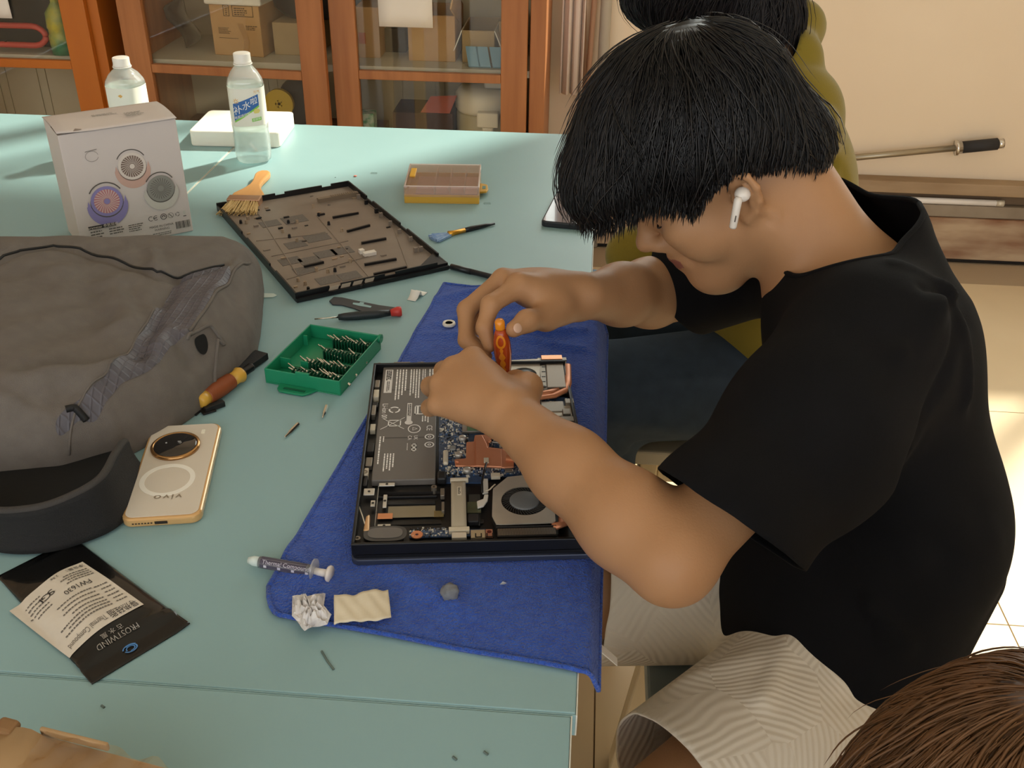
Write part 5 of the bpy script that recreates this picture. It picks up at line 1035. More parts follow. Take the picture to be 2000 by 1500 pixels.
# keep the biggest piece only
qobj('t_shirt', V, Q, m_tee, boy, BASE, solid=.0022, off=0)
E = np.sort(np.concatenate([Q[:, [i, (i+1) % 4]] for i in range(4)]), 1); u_, n_ = np.unique(E, axis=0, return_counts=True); bv = np.unique(u_[n_ == 1]); rel = V[bv]-nk; al = rel@nax; pr_ = rel-al[:, None]*nax; bv = bv[(np.linalg.norm(pr_, axis=1) < .125) & (np.abs(al) < .03)]
e1 = np.cross(nax, [0, 1, 0]); e1 /= np.linalg.norm(e1); e2 = np.cross(nax, e1); an = np.arctan2((V[bv]-nk)@e2, (V[bv]-nk)@e1); P = V[bv][np.argsort(an)]-np.array(BASE)
if len(P) > 20: b = MB(); P = [P[i:i+4].mean(0) for i in range(0, len(P)-3, 4)]; b.tube([tuple(p) for p in P]+[tuple(P[0])], .0030, 8); b.build('collar', m_tee, boy, smooth=True)
# ------------------------------------------------------------------ shorts
g = Fld((-.03, .60, .39), (.56, 1.18, .68), .0042)
LO, RO = A3(.116, .664, .518), A3(.042, .968, .520)
g.cone(A3(.335, .86, .535), LO, .096, .088, .05, side=(.2, -1, 0), f=1.12); g.cone(A3(.335, 1.0, .535), RO, .095, .086, .05, side=(0, 1, 0), f=1.1)
g.cone(A3(.325, .86, .555), A3(.325, 1.01, .555), .098, .098, .05)
rg = lambda a, b, w, amp: g.ridge(A3(*a), A3(*b), w, amp)
rg((.17, .85, .59), (.24, .89, .60), .010, .004); rg((.17, .90, .59), (.30, .97, .60), .010, -.010); rg((.12, .76, .60), (.30, .80, .62), .015, .006); rg((.15, .70, .57), (.33, .76, .60), .014, -.006); rg((.20, .72, .62), (.26, .84, .63), .012, .007); rg((.08, .97, .60), (.22, .95, .62), .012, .006); rg((.05, .70, .58), (.12, .80, .60), .010, .006)
V, Q = g.mesh(); V = relax(V, Q, 2, .5)
kL_ = np.where(V[:, 1] < .865+.15*(V[:, 0]-.1), (V-LO)@(lambda d: d/np.linalg.norm(d))(LO-A3(.375, .86, .52))+.002, -1)
kR_ = np.where(V[:, 1] >= .855+.15*(V[:, 0]-.1), (V-RO)@(lambda d: d/np.linalg.norm(d))(RO-A3(.375, 1.0, .52))+.002+.10*(V[:, 2]-.6), -1)
cT = V[:, 2]-.655
V, Q = cut(V, Q, np.maximum.reduce([kL_, kR_, cT]))
V[:, 2] = np.maximum(V[:, 2], .4435)
qobj('shorts', V, Q, m_short, boy, BASE, solid=.0025, off=0)
# ------------------------------------------------------------------ hair: a cap and thousands of single strands over it
def zb(x): return np.interp(x, [-.13, -.115, -.088, -.045, -.018, .012, .026, .036, .044, .054, .08, .10, .13, .154, .176], [-.045, -.040, -.028, .018, .044, .043, .032, .026, .042, .068, .074, .068, .066, .068, .082])
def hair_radius(D):
    """outer hair surface seen from the middle of the head, along local directions D"""
    def q(c, r):
        c = np.array(c)-HC; B = (D*(c/np.array(r)**2)).sum(1); A = (D**2/np.array(r)**2).sum(1); Cc = (c**2/np.array(r)**2).sum()-1; dsc = B*B-A*Cc; return np.where(dsc > 0, (B+np.sqrt(np.maximum(dsc, 0)))/A, 0)
    a = q((.008, 0, .072), (.124, .102, .108)); c = q((.088, 0, .077), (.070, .084, .056)); n_ = q((-.047, 0, .0), (.072, .070, .078)); k = .02; h_ = np.clip(.5+.5*(a-n_)/k, 0, 1); a = a*h_+n_*(1-h_)+k*h_*(1-h_); h_ = np.clip(.5+.5*(a-c)/k, 0, 1); return a*h_+c*(1-h_)+k*h_*(1-h_)
HC = np.array([.02, 0, .06])
def hair(H, HR, HO, root, base, mat_, n_strand, n=72, seedv=3, zfun=zb, cape='hair', hs=1.0):
    hair_r = lambda D: hair_radius(D)*hs
    rng = np.random.default_rng(seedv)
    th = np.linspace(0.0, PI*.86, 60); ph = np.linspace(0, 2*PI, n, endpoint=False)
    T, P_ = np.meshgrid(th, ph, indexing='ij'); D = np.stack([np.sin(T)*np.cos(P_), np.sin(T)*np.sin(P_), np.cos(T)], -1).reshape(-1, 3)
    r = hair_r(D)*(.975+.014*np.sin(23*P_+7*T).ravel()+.010*np.sin(57*P_-5*T).ravel()); X = HC+D*r[:, None]
    g_ = zfun(X[:, 0])+.006*np.sin(95*P_).ravel()-X[:, 2]
    idx = np.arange(60*n).reshape(60, n); Qs = np.stack([idx[:-1], idx[1:], np.roll(idx, -1, 1)[1:], np.roll(idx, -1, 1)[:-1]], -1).reshape(-1, 4)
    Vc, Qc = cut(X, Qs, g_, 0)
    Vw = Vc@HR.T+HO
    cap = qobj(cape, Vw, Qc, mat_, root, base, solid=.018, off=-1)
    W0 = np.array([-.062, -.01, .175])-HC; W0 /= np.linalg.norm(W0); e1 = np.cross(W0, [0, 1, 0]); e1 /= np.linalg.norm(e1); e2 = np.cross(W0, e1)
    down = HR.T@np.array([0, 0, -1.])
    vs, fs = [], []; NS = 9; off = 0
    phs = rng.uniform(0, 2*PI, n_strand); t0 = rng.uniform(.02, 1.0, n_strand)**.6*1.75; ln = rng.uniform(.45, 1.15, n_strand); lift = rng.uniform(.0, .0045, n_strand)*np.where(rng.random(n_strand) < .06, 3.0, 1); wob = rng.normal(0, .05, n_strand)
    pts = np.zeros((n_strand, NS, 3)); dead = np.zeros(n_strand, bool); hang = np.zeros((n_strand, 3)); jag = rng.uniform(-.004, .020, n_strand)
    for j in range(NS):
        t = t0+ln*j/(NS-1); p_ = phs+wob*j/2+.35*np.minimum(t, .8)
        D = np.cos(t)[:, None]*W0+np.sin(t)[:, None]*(np.cos(p_)[:, None]*e1+np.sin(p_)[:, None]*e2)
        X = HC+D*(hair_r(D)+lift*(.4+j/NS))[:, None]
        low = X[:, 2] < zfun(X[:, 0])-jag*np.where(X[:, 0] > .05, 1., .4)
        if j > 0:
            newd = low & ~dead; dead |= low
            X = np.where(dead[:, None], pts[:, j-1]+ (down*.004+rng.normal(0, .0006, (n_strand, 3)))*(np.where(jag > .004, 1, .2)*np.where(X[:, 0] > .05, 1, .45))[:, None], X)
        else: dead |= low
        pts[:, j] = X
    keep = ~(pts[:, 0, 2] < zfun(pts[:, 0, 0])); pts = pts[keep]; m = len(pts)
    Pw = pts@HR.T+HO-np.array(base); tang = np.gradient(Pw, axis=1); tang /= np.linalg.norm(tang, axis=2, keepdims=True)+1e-9
    nrm = Pw-(HR@HC+HO-np.array(base)); nrm /= np.linalg.norm(nrm, axis=2, keepdims=True); sd = np.cross(tang, nrm); sd /= np.linalg.norm(sd, axis=2, keepdims=True)+1e-9
    wdt = (.0009*np.array([.5, 1, 1, 1, 1, 1, .8, .5, .1]))[None, :, None]*rng.uniform(.5, 1.5, m)[:, None, None]
    vv = np.stack([Pw+sd*wdt, Pw+nrm*wdt*.9, Pw-sd*wdt], 2).reshape(-1, 3); ii = np.arange(m*NS*3).reshape(m, NS, 3); qs = []
    for a, c in ((0, 1), (1, 2), (2, 0)): qs.append(np.stack([ii[:, :-1, a], ii[:, 1:, a], ii[:, 1:, c], ii[:, :-1, c]], -1).reshape(-1, 4))
    o = link('hair_strands', qmesh('hair_strands', vv, np.concatenate(qs)), mat_, cap, smooth=True); o['kind'] = 'stuff'
    return cap
hair(H, HR, HO, boy, BASE, m_hair, 9000)
# ------------------------------------------------------------------ earbud
eb = empty('earbud', tuple(H(-.010, .088, .010)), 0, 'white wireless earbud in the ear of the person in black', 'earbud')
m_bud = mat('bud_white', 'dcd3c8', .25); E0 = np.array(eb.location)
b = MB(); b.sphere((0, 0, 0), (.0085, .0085, .0080), 16, 10); b.build('bud', m_bud, eb, smooth=True)
q0, q1 = H(-.006, .095, .013)-E0, H(.017, .096, -.012)-E0
b = MB(); b.tube([tuple(q0), tuple(q0+(q1-q0)*.1), tuple(q0+(q1-q0)*.95), tuple(q1)], [.0030, .0044, .0040, .0034], 14); b.build('stem', m_bud, eb, smooth=True)
qa, qb = q0+(q1-q0)*.55, q0+(q1-q0)*.75; no = HR@A3(0, .0041, 0)
b = MB(); b.tube([tuple(qa+no), tuple(qb+no)], .0007, 6); b.build('vent_slot', mat('bud_slot', '5a5048', .5), eb)
# ------------------------------------------------------------------ screwdriver in the right hand
sd = empty('amber_screwdriver', (-.078, .984, .7765), 0, 'amber and red screwdriver held upright over the laptop', 'screwdriver'); sd.rotation_euler = (0, -.10, 0); sd.scale = (1, 1, .93)
m_amb = mat('amber_red', 'a8401a', .2, c2='b84a1c', scale=60, amt=1, coat=.4); m_ora = mat('amber_orange', 'e08a20', .25, coat=.3)
b = MB(); b.tube([(0, 0, 0), (0, 0, .05)], .002, 8); b.build('shaft', m_steel, sd, smooth=True)
b = MB(); b.lathe([(.003, .042), (.0055, .044), (.0065, .050), (.0085, .064), (.0100, .080), (.0095, .094), (.0070, .106), (.0055, .110)], 28); b.build('handle', m_amb, sd, smooth=True)
b = MB(); b.lathe([(.0052, .1101), (.0056, .112), (.0056, .120), (.004, .123), (0, .123)], 20); b.build('end_cap', m_ora, sd, smooth=True)
pr = lambda z: float(np.interp(z, [.042, .05, .064, .080, .094, .106], [.0056, .0065, .0085, .0100, .0095, .0070]))+.0004
def on(a, z): return (pr(z)*math.cos(a), pr(z)*math.sin(a), z)
b = MB(); zs = np.linspace(.046, .090, 14)
V_ = []
for i, z in enumerate(zs): w_ = (.28+.14*math.sin(i*2.2))*(1 if i < 11 else .7-.2*(i-11)); V_ += [on(-PI/2-w_, z), on(-PI/2, z), on(-PI/2+w_, z)]
b.add(V_, [(3*i+a, 3*i+a+1, 3*i+a+4, 3*i+a+3) for i in range(13) for a in (0, 1)])
P = []
for i in range(25): a = 2*PI*i/24; P += [on(-PI/2+.36*math.cos(a), .0975+.0055*math.sin(a)), on(-PI/2+.62*math.cos(a), .0975+.0085*math.sin(a))]
b.add(P, [(2*i, 2*i+1, 2*i+3, 2*i+2) for i in range(24)]); b.build('grip_inlay', m_ora, sd, smooth=True)
# ------------------------------------------------------------------ stools
m_seat = mat('stool_seat', '8f9a9a', .5, c2='848f90', scale=6, amt=1); m_slegs = mat('stool_wood', 'd8c49e', .5, c2='c9b48c', scale=5, amt=.8, stretch=(4, 4, .5))
def stool(x0, x1, y0, y1, zt, label, ms):
    t = empty('stool', ((x0+x1)/2, (y0+y1)/2, 0), 0, label, 'stool'); w, h = (x1-x0)/2, (y1-y0)/2
    b = MB(); b.prism(rounded(-w, w, -h, h, .006), zt-.028, zt); b.build('seat', ms, t, bevel=.004)
    for sx in (-1, 1):
        for sy in (-1, 1): b = MB(); b.bar((sx*(w+.005), sy*(h+.005), 0), (sx*(w-.04), sy*(h-.04), zt-.029), .032, .032, up=(0, 1, 0)); b.build('leg', m_slegs, t, bevel=.003)
    for s in (-1, 1):
        b = MB(); b.bar((s*(w-.037), -h+.055, zt-.055), (s*(w-.037), h-.055, zt-.055), .018, .05); b.build('apron', m_slegs, t, bevel=.002)
        b = MB(); b.bar((-w+.055, s*(h-.037), zt-.055), (w-.055, s*(h-.037), zt-.055), .018, .05); b.build('apron', m_slegs, t, bevel=.002)
        b = MB(); b.bar((-w+.03, s*(h-.018), .16), (w-.03, s*(h-.018), .16), .018, .026); b.build('rung', m_slegs, t, bevel=.002)
    return t
stool(.105, .415, .735, 1.12, .441, 'grey-blue topped wooden stool under the person in black', m_seat)
stool(.09, .50, 1.40, 1.76, .441, 'pale grey topped wooden stool under the person in the olive hoodie', mat('stool_pale', 'b3ab98', .5, c2='a8a08c', scale=6, amt=1))
# ------------------------------------------------------------------ second person, olive hoodie, behind
HO2 = A3(.188, 1.50, 1.10); _a = math.radians(145); HR2 = np.stack([A3(math.cos(_a)*.93, math.sin(_a)*.93, -.367), A3(-math.sin(_a), math.cos(_a), 0), A3(math.cos(_a)*.367, math.sin(_a)*.367, .93)], 1); H2 = lambda x, y, z: HR2@A3(x, y, z)+HO2
B2 = (.36, 1.58, 0); p2 = empty('person', B2, 0, 'person in an olive hoodie and dark jeans sitting behind, mostly hidden', 'person')
f = Fld((-.16, 1.25, .02), (.60, 1.95, 1.40), .0042)
head(f, H2, HR2)
C72 = A3(.275, 1.53, 1.02); L2S, L2E, L2W = A3(.272, 1.415, 1.005), A3(.250, 1.39, .79), A3(.150, 1.425, .785); R2S, R2E, R2W = A3(.285, 1.69, .985), A3(.25, 1.78, .78), A3(.15, 1.68, .66)
f.cone(H2(-.03, 0, -.02), C72, .056, .06, .03)
f.chain([C72+A3(.01, 0, -.06), A3(.31, 1.57, .85), A3(.345, 1.57, .58)], [.07, .085, .10], .05, side=(0, 1, 0), f=1.4)
for S, E_, W_ in ((L2S, L2E, L2W), (R2S, R2E, R2W)):
    f.chain([S, E_], [.045, .036], .02); f.chain([E_, W_], [.036, .025], .02)
    hd_ = (W_-E_)/np.linalg.norm(W_-E_)
    for i in range(4): o_ = A3(0, -.022+.015*i, -.002*i); f.chain([W_, W_+hd_*.055+o_, W_+hd_*.085+o_+A3(0, 0, -.012)], [.016, .0095, .0078], .008)
    f.chain([W_, W_+hd_*.03+A3(0, -.03, 0), W_+hd_*.055+A3(0, -.034, -.008)], [.014, .0105, .0085], .008)
for Hp, K, An in ((A3(.35, 1.49, .54), A3(.02, 1.405, .535), A3(.055, 1.385, .10)), (A3(.35, 1.66, .54), A3(-.02, 1.70, .535), A3(.0, 1.70, .10))):
    f.cone(Hp, K, .075, .05, .03); f.cone(K, An, .048, .034, .02); f.cone(An, An+A3(-.12, 0, -.062), .036, .028, .03, side=(0, 1, 0), f=1.2)
V, Q = f.mesh(); qobj('body', V, Q, m_skin, p2, B2)
m_hood = mat('olive_hoodie', '86752c', .95, c2='7d6d28', scale=12, amt=1, bump=.3, bscale=900, spec=.2, sheen=.2)
g = Fld((.03, 1.27, .50), (.58, 1.95, 1.22), .0048)
g.chain([C72+A3(.01, 0, -.07), A3(.300, 1.57, .86), A3(.325, 1.57, .56)], [.085, .105, .125], .05, side=(0, 1, 0), f=1.42)
g.cone(L2S, C72+A3(.0, -.03, -.02), .062, .06, .04); g.cone(R2S, C72+A3(.0, .03, -.02), .062, .06, .04)
g.chain([L2S, L2S+(L2E-L2S)*.5, L2E], [.066, .066, .060], .03); g.chain([L2E, L2E+(L2W-L2E)*.6, L2W+A3(-.075, .005, -.004)], [.062, .054, .042], .03); g.chain([R2S, R2E, R2W], [.073, .06, .04], .03)
g.chain([C72+A3(-.005, -.075, .055), C72+A3(.012, 0, .08), C72+A3(-.005, .07, .055)], [.027, .030, .027], .03)    # folded hood
g.chain([C72+A3(-.05, -.07, .01), C72+A3(.0, -.075, .055)], [.028, .034], .02)
rg = lambda a, b, w, amp: g.ridge(A3(*a), A3(*b), w, amp)
for z, a in ((.99, .014), (.955, -.012), (.915, .014), (.875, -.010), (.84, .010)): rg((.20, 1.335, z-.03), (.31, 1.35, z+.03), .011, a*1.3); rg((.31, 1.35, z+.03), (.345, 1.45, z-.03), .011, a*1.3)
rg((.37, 1.45, .92), (.43, 1.50, .70), .010, -.008); rg((.38, 1.43, .88), (.44, 1.47, .66), .010, .008)
for x, a in ((.24, .008), (.19, -.006), (.15, .008), (.12, -.006)): rg((x, 1.34, .76), (x+.02, 1.42, .87), .012, a)
V, Q = g.mesh(); V = relax(V, Q, 2, .5)
w1 = (L2W-L2E)/np.linalg.norm(L2W-L2E); w2 = (R2W-R2E)/np.linalg.norm(R2W-R2E)
c1 = -np.ones(len(V)); c2 = np.where(np.linalg.norm(V-R2W, axis=1) < .09, (V-R2W)@w2+.004, -1)
nk = H2(-.04, 0, -.05); c3 = .062-np.linalg.norm((V-nk)-((V-nk)@(H2(0, 0, 0)-C72)/np.linalg.norm(H2(0, 0, 0)-C72))[:, None]*(H2(0, 0, 0)-C72)/np.linalg.norm(H2(0, 0, 0)-C72), axis=1); c3 = np.where((V[:, 2] > 1.02) & (V[:, 0] < C72[0]+.01), c3, -1)
V, Q = cut(V, Q, np.maximum.reduce([c1, c2, c3, .525-V[:, 2]]))
qobj('hoodie', V, Q, m_hood, p2, B2, solid=.004, off=0)
m_jean = mat('dark_jeans', '3b4857', .9, c2='323e4c', scale=40, amt=1, bump=.4, bscale=1200, spec=.2)
g = Fld((-.13, 1.28, .06), (.56, 1.86, .68), .0048)
g.cone(A3(.37, 1.50, .54), A3(.015, 1.405, .545), .098, .078, .04, side=(0, 1, 0), f=1.1); g.cone(A3(.37, 1.65, .54), A3(-.02, 1.70, .545), .095, .075, .04, side=(0, 1, 0), f=1.1); g.cone(A3(.39, 1.50, .56), A3(.39, 1.65, .56), .11, .11, .04)
g.cone(A3(.02, 1.405, .535), A3(.06, 1.385, .12), .074, .06, .04); g.cone(A3(-.02, 1.70, .535), A3(.0, 1.70, .12), .07, .058, .04)
rg = lambda a, b, w, amp: g.ridge(A3(*a), A3(*b), w, amp)
rg((.03, 1.33, .60), (.34, 1.42, .60), .006, .004); rg((.05, 1.32, .55), (.30, 1.40, .50), .014, .010); rg((.10, 1.36, .48), (.30, 1.42, .46), .014, -.010); rg((.02, 1.34, .50), (.12, 1.33, .40), .014, .010); rg((.0, 1.35, .46), (.12, 1.36, .45), .012, -.012); rg((.08, 1.34, .62), (.2, 1.42, .64), .014, .006)
V, Q = g.mesh(); V = relax(V, Q, 2, .5); V, Q = cut(V, Q, np.maximum(.10-V[:, 2], V[:, 2]-.655)); k_ = (V[:, 0] > .12) & (V[:, 1] > 1.41); V[k_, 2] = np.maximum(V[k_, 2], .4435)
qobj('jeans', V, Q, m_jean, p2, B2, solid=.004, off=0)
zb2 = lambda x: np.interp(x, [-.13, -.1, -.04, .02, .05, .08, .17], [-.06, -.05, .0, .0, .0, .0, -.01])
b = MB(); b.box(.03, .50, 1.395, 1.42, .0, .03)
o = b.build('floor_rail', m_slegs, bpy.data.objects['stool.001'], bevel=.002); o.location = tuple(-x for x in bpy.data.objects['stool.001'].location)
m_hair2 = mat('dark_hair', '141114', .5, spec=.4, c2='1a1618', scale=80, amt=1)
hair(H2, HR2, HO2, p2, B2, m_hair2, 2500, seedv=5, zfun=zb2, hs=.92)
# ------------------------------------------------------------------ third person: only the top of a brown head reaches into the picture
HO3 = at(2030, 1645, d=.62); a_ = math.radians(205)
HR3 = np.stack([A3(math.cos(a_)*.86, math.sin(a_)*.86, -.5), A3(-math.sin(a_), math.cos(a_), 0), A3(math.cos(a_)*.5, math.sin(a_)*.5, .86)], 1); H3 = lambda x, y, z: HR3@A3(x, y, z-.06)+HO3
B3 = (HO3[0]+.14, HO3[1]-.02, 0); p3 = empty('person', B3, 0, 'person with brown sunlit hair at the bottom right corner, only the head top showing', 'person')
f = Fld((HO3[0]-.25, HO3[1]-.35, .02), (HO3[0]+.36, HO3[1]+.30, HO3[2]+.22), .005)
head(f, H3, HR3); K7 = HO3+A3(.13, .0, -.12)
f.cone(H3(-.03, 0, -.02), K7, .055, .06, .03); f.chain([K7+A3(.01, 0, -.05), K7+A3(.04, -.02, -.28)], [.08, .11], .05, side=HR3[:, 1], f=1.5)
for s in (1, -1):
    S = K7+HR3[:, 1]*.15*s+A3(.01, 0, -.05); E_ = S+A3(-.06, -.02, -.24); f.chain([S, E_, E_+A3(-.2, 0, .03)], [.045, .036, .026], .02)
    for i in range(4): o_ = A3(-.2, -.022+.015*i, .028); f.chain([E_+A3(-.2, 0, .03), E_+o_+A3(-.06, 0, 0), E_+o_+A3(-.09, 0, -.012)], [.016, .0095, .0078], .008)
    K = A3(B3[0]-.30, B3[1]-.02+.10*s, .42); f.chain([A3(B3[0], B3[1]+.09*s, .44), K, A3(K[0]+.04, K[1], .09)], [.075, .052, .036], .03); f.cone((K[0]+.04, K[1], .07), (K[0]-.08, K[1], .045), .034, .026, .02)
V, Q = f.mesh(); qobj('body', V, Q, m_skin, p3, B3)
g = Fld((HO3[0]-.25, HO3[1]-.4, .34), (HO3[0]+.40, HO3[1]+.36, HO3[2]+.05), .006)
g.chain([K7+A3(.015, 0, -.07), K7+A3(.04, -.02, -.28)], [.095, .13], .05, side=HR3[:, 1], f=1.5)
for s in (1, -1): S = K7+HR3[:, 1]*.15*s+A3(.01, 0, -.05); g.chain([S, S+A3(-.04, -.015, -.16)], [.068, .06], .04)
V, Q = g.mesh(); V, Q = cut(V, Q, np.maximum(.075-np.linalg.norm((V-K7)[:, :2], axis=1)-.5*np.clip(K7[2]-.03-V[:, 2], 0, 1), .41-V[:, 2])); qobj('shirt', V, Q, mat('grey_shirt', '6d7076', .9), p3, B3, solid=.003)
m_hair3 = mat('brown_hair', '53381f', .45, spec=.5, c2='6e4a2a', scale=60, amt=1)
HOr = HO3+HR3@A3(0, 0, -.06)
hair(H3, HR3, HOr, p3, B3, m_hair3, 7000, seedv=9, zfun=lambda x: np.interp(x, [-.13, -.1, -.04, .05, .08, .17], [-.06, -.05, .0, .04, .05, .05]))
stool(B3[0]-.19, B3[0]+.19, B3[1]-.19, B3[1]+.19, .32, 'low wooden stool below the bottom right corner', m_seat)
# ================================================================== opened laptop, inside up
LB = TZ+.0046
F = Frame((685, 1063), (1150, 1049), (733, 708), LB+.024); LWd, LDp = .238, F.sv
lap = empty('opened_laptop', (F.o[0], F.o[1], LB), F.rz, 'black laptop lying open on the blue cloth with its inner parts showing', 'laptop')
cv = lambda x, y: (660+x/3.41, 660+y/3.41)                        # pixels of the enlarged view -> photograph
def L(x, y, z=.016): return F.l(*cv(x, y), z=LB+z)
k_blk = mat('lap_black', '0f0f11', .4); k_blk2 = mat('lap_black2', '1c1c1f', .5, c2='151517', scale=40, amt=1); k_lid = mat('lid_grey', '3c4254', .35, .4); k_sil = mat('lap_silver', 'c4bcae', .42, .45, c2='b4ab9c', scale=40, amt=1); k_bat = mat('battery_grey', '6a6560', .45, c2='635e59', scale=12, amt=1, bump=.05)
k_pcb = mat('pcb_blue', '3a5274', .4, c2='2a3c58', scale=150, amt=.7); k_cop = mat('copper', 'e09a74', .42, .55, c2='d48c66', scale=30, amt=1); k_rib = mat('ribbon_beige', 'b3aa98', .45, c2='a89f8c', scale=12, amt=1); k_wh = mat('print_white', 'f0eeea', .5); k_dk = mat('lap_dark', '2b2826', .5, .3); k_steel2 = mat('lap_steel', '8d857a', .4, .7); k_con = mat('connector_ivory', 'cfc5b0', .5); k_grn = mat('module_green', '5a7a52', .45, c2='4a6a44', scale=60, amt=1)
b = MB(); b.prism(rounded(-.001, LWd+.004, -.003, LDp+.002, .008), 0, .0066); b.build('screen_lid', k_lid, lap, bevel=.0012)
b = MB(); b.prism(rounded(0, LWd, 0, LDp, .006), .0068, .0102); b.build('chassis_floor', k_blk, lap)
W3 = .0032
for nm, q in dict(a=(0, LWd, 0, W3), b=(0, LWd, LDp-W3, LDp), c=(0, W3, W3, LDp-W3), d=(LWd-W3, LWd, W3, LDp-W3)).items():
    b = MB(); b.box(*q, .0103, .0235 if nm != 'd' else .0195); b.build('chassis_wall', k_blk, lap, bevel=.0008)
def bx(name, x0, y0, x1, y1, z0, z1, m, bevel=.0005, z=None):
    """a box given by its near-left and far-right pixels in the enlarged view"""
    a, c = L(x0, y0, z if z else z1), L(x1, y1, z if z else z1); xa, xb = sorted((a[0], c[0])); ya, yb = sorted((a[1], c[1]))
    b = MB(); b.box(xa, xb, ya, yb, z0, z1); return b.build(name, m, lap, bevel=bevel), (xa, xb, ya, yb)
def px_prism(name, pts, z0, z1, m, bevel=.0006):
    b = MB(); b.prism([L(*p, z1) for p in pts], z0, z1); return b.build(name, m, lap, bevel=bevel)
# battery with its print
bat, (xa, xb, ya, yb) = bx('battery', 222, 948, 662, 182, .0103, .0185, k_bat, .0012, z=.0185)
BL_, BWd = yb-ya, xb-xa
b = MB(); MBp = Matrix.Translation((xa, yb, .0188)) @ Matrix.Rotation(-PI/2, 4, 'Z')
def S(s, t): return s*BL_, t*BWd
def ln(s0, s1, t0, t1, n, w=.45): b.lines(s0*BL_, t1*BWd, s1*BL_, t0*BWd, n, 0, M=MBp, w=w)
def tri(s, t, r):
    for k in range(3):
        a0, a1 = PI/2+k*2*PI/3, PI/2+(k+1)*2*PI/3; c = Vector((s*BL_, t*BWd, 0)); p = [c+Vector((q*math.cos(a), q*math.sin(a), 0)) for q, a in ((r, a0), (r, a1), (r*.72, a1), (r*.72, a0))]; b.add([MBp @ v for v in p], [(0, 1, 2, 3)])
def rg_(s, t, r0, r1, sx=1, a0=0, a1=2*PI):
    P = []
    for i in range(25): a = a0+(a1-a0)*i/24; P += [MBp @ Vector((s*BL_+r0*math.cos(a)*sx, t*BWd+r0*math.sin(a), 0)), MBp @ Vector((s*BL_+r1*math.cos(a)*sx, t*BWd+r1*math.sin(a), 0))]
    b.add(P, [(2*i, 2*i+1, 2*i+3, 2*i+2) for i in range(24)])
def rc(s0, s1, t0, t1, z=0): b.add([MBp @ Vector((s*BL_, t*BWd, z)) for s, t in ((s0, t0), (s1, t0), (s1, t1), (s0, t1))], [(0, 1, 2, 3)])
def fr_(s0, s1, t0, t1, w): rc(s0, s1, t0, t0+w); rc(s0, s1, t1-w, t1); rc(s0, s0+w*.35, t0, t1); rc(s1-w*.35, s1, t0, t1)
ln(.04, .34, .24, .46, 4); ln(.04, .34, .50, .70, 4); ln(.04, .20, .72, .80, 2); ln(.04, .38, .84, .95, 2); ln(.66, .95, .05, .10, 1); ln(.66, .72, .11, .15, 1); ln(.80, .95, .15, .34, 4); ln(.49, .55, .74, .88, 3); ln(.72, .78, .52, .54, 1)
b.text('Li-ion 00', .0092, *S(.44, .10), 0, M=MBp)
for k in range(3): rg_(.43, .27, .0048, .0066, 1, k*2.09+.2, k*2.09+1.9)
fr_(.395, .475, .62, .90, .02); tri(.435, .77, .0052); rc(.40, .47, .66, .69)
b.text('CE', .0092, *S(.595, .88), 0, M=MBp); rg_(.60, .63, .0062, .0072, 1.2); tri(.60, .63, .0038); b.text('UK', .0062, *S(.675, .66), 0, M=MBp); b.text('CA', .0062, *S(.675, .56), 0, M=MBp); rg_(.67, .89, .0040, .0054); rg_(.735, .89, .0040, .0054); rg_(.67, .89, .001, .002); rg_(.735, .89, .001, .002)
fr_(.725, .755, .60, .68, .018); fr_(.757, .785, .60, .68, .018)
fr_(.52, .575, .18, .40, .018); 
for s0, t0, s1, t1 in ((.50, .06, .60, .46), (.50, .46, .60, .06)):
    p, q = Vector((s0*BL_, t0*BWd, 0)), Vector((s1*BL_, t1*BWd, 0)); n_ = (q-p).orthogonal().normalized(); n_ = Vector((-(q-p).y, (q-p).x, 0)).normalized()*.0004; b.add([MBp @ v for v in (p-n_, q-n_, q+n_, p+n_)], [(0, 1, 2, 3)])
b.build('battery_print', k_wh, bat)
b = MB(); rc(.04, .27, .05, .19, -.00005); b.build('barcode_sticker', mat('sticker_white', 'd6d2ce', .5), bat); b = MB(); rc(.37, .54, .49, .57, -.00005); rg_(.545, .53, 0.0, .0045); b.build('warning_sticker', mat('sticker_white', 'd6d2ce', .5), bat)
b = MB(); ln(.05, .16, .07, .17, 3, .7); ln(.16, .26, .09, .15, 2, .5); ln(.38, .52, .50, .56, 2, .6)
b.v = [(v[0], v[1], v[2]+.0001) for v in b.v]; b.build('sticker_print', k_dk, bat)
for s0 in (.24, .67): b = MB(); rc(s0, s0+.004, .1, .98, -.00015); b.build('battery_seam', k_dk, bat)
# main board and its swarm of small chips
px_prism('main_board', [(672, 960), (672, 175), (1120, 150), (1330, 380), (1560, 400), (1600, 720), (1390, 900), (1040, 920), (960, 960)], .0103, .0125, k_pcb, 0)
rnd = random.Random(11); ch_ = [MB(), MB(), MB(), MB()]
def chips(x0, y0, x1, y1, n, smax=.004):
    for _ in range(n):
        x, y = L(rnd.uniform(x0, x1), rnd.uniform(y0, y1), .0125); w_, d_ = rnd.uniform(.0006, smax)*rnd.random()+.0006, rnd.uniform(.0006, smax)*rnd.random()+.0006; k = rnd.choice((0, 0, 1, 1, 2, 3)); ch_[k].box(x-w_/2, x+w_/2, y-d_/2, y+d_/2, .0125, .0125+rnd.uniform(.0004, .0016))
chips(680, 510, 830, 640, 190); chips(680, 640, 880, 900, 260); chips(720, 860, 1100, 925, 240); chips(1010, 650, 1160, 760, 110); chips(1100, 860, 1230, 910, 60); chips(1300, 400, 1560, 700, 170); chips(690, 330, 830, 500, 80); chips(480, 1268, 760, 1325, 120, .003)
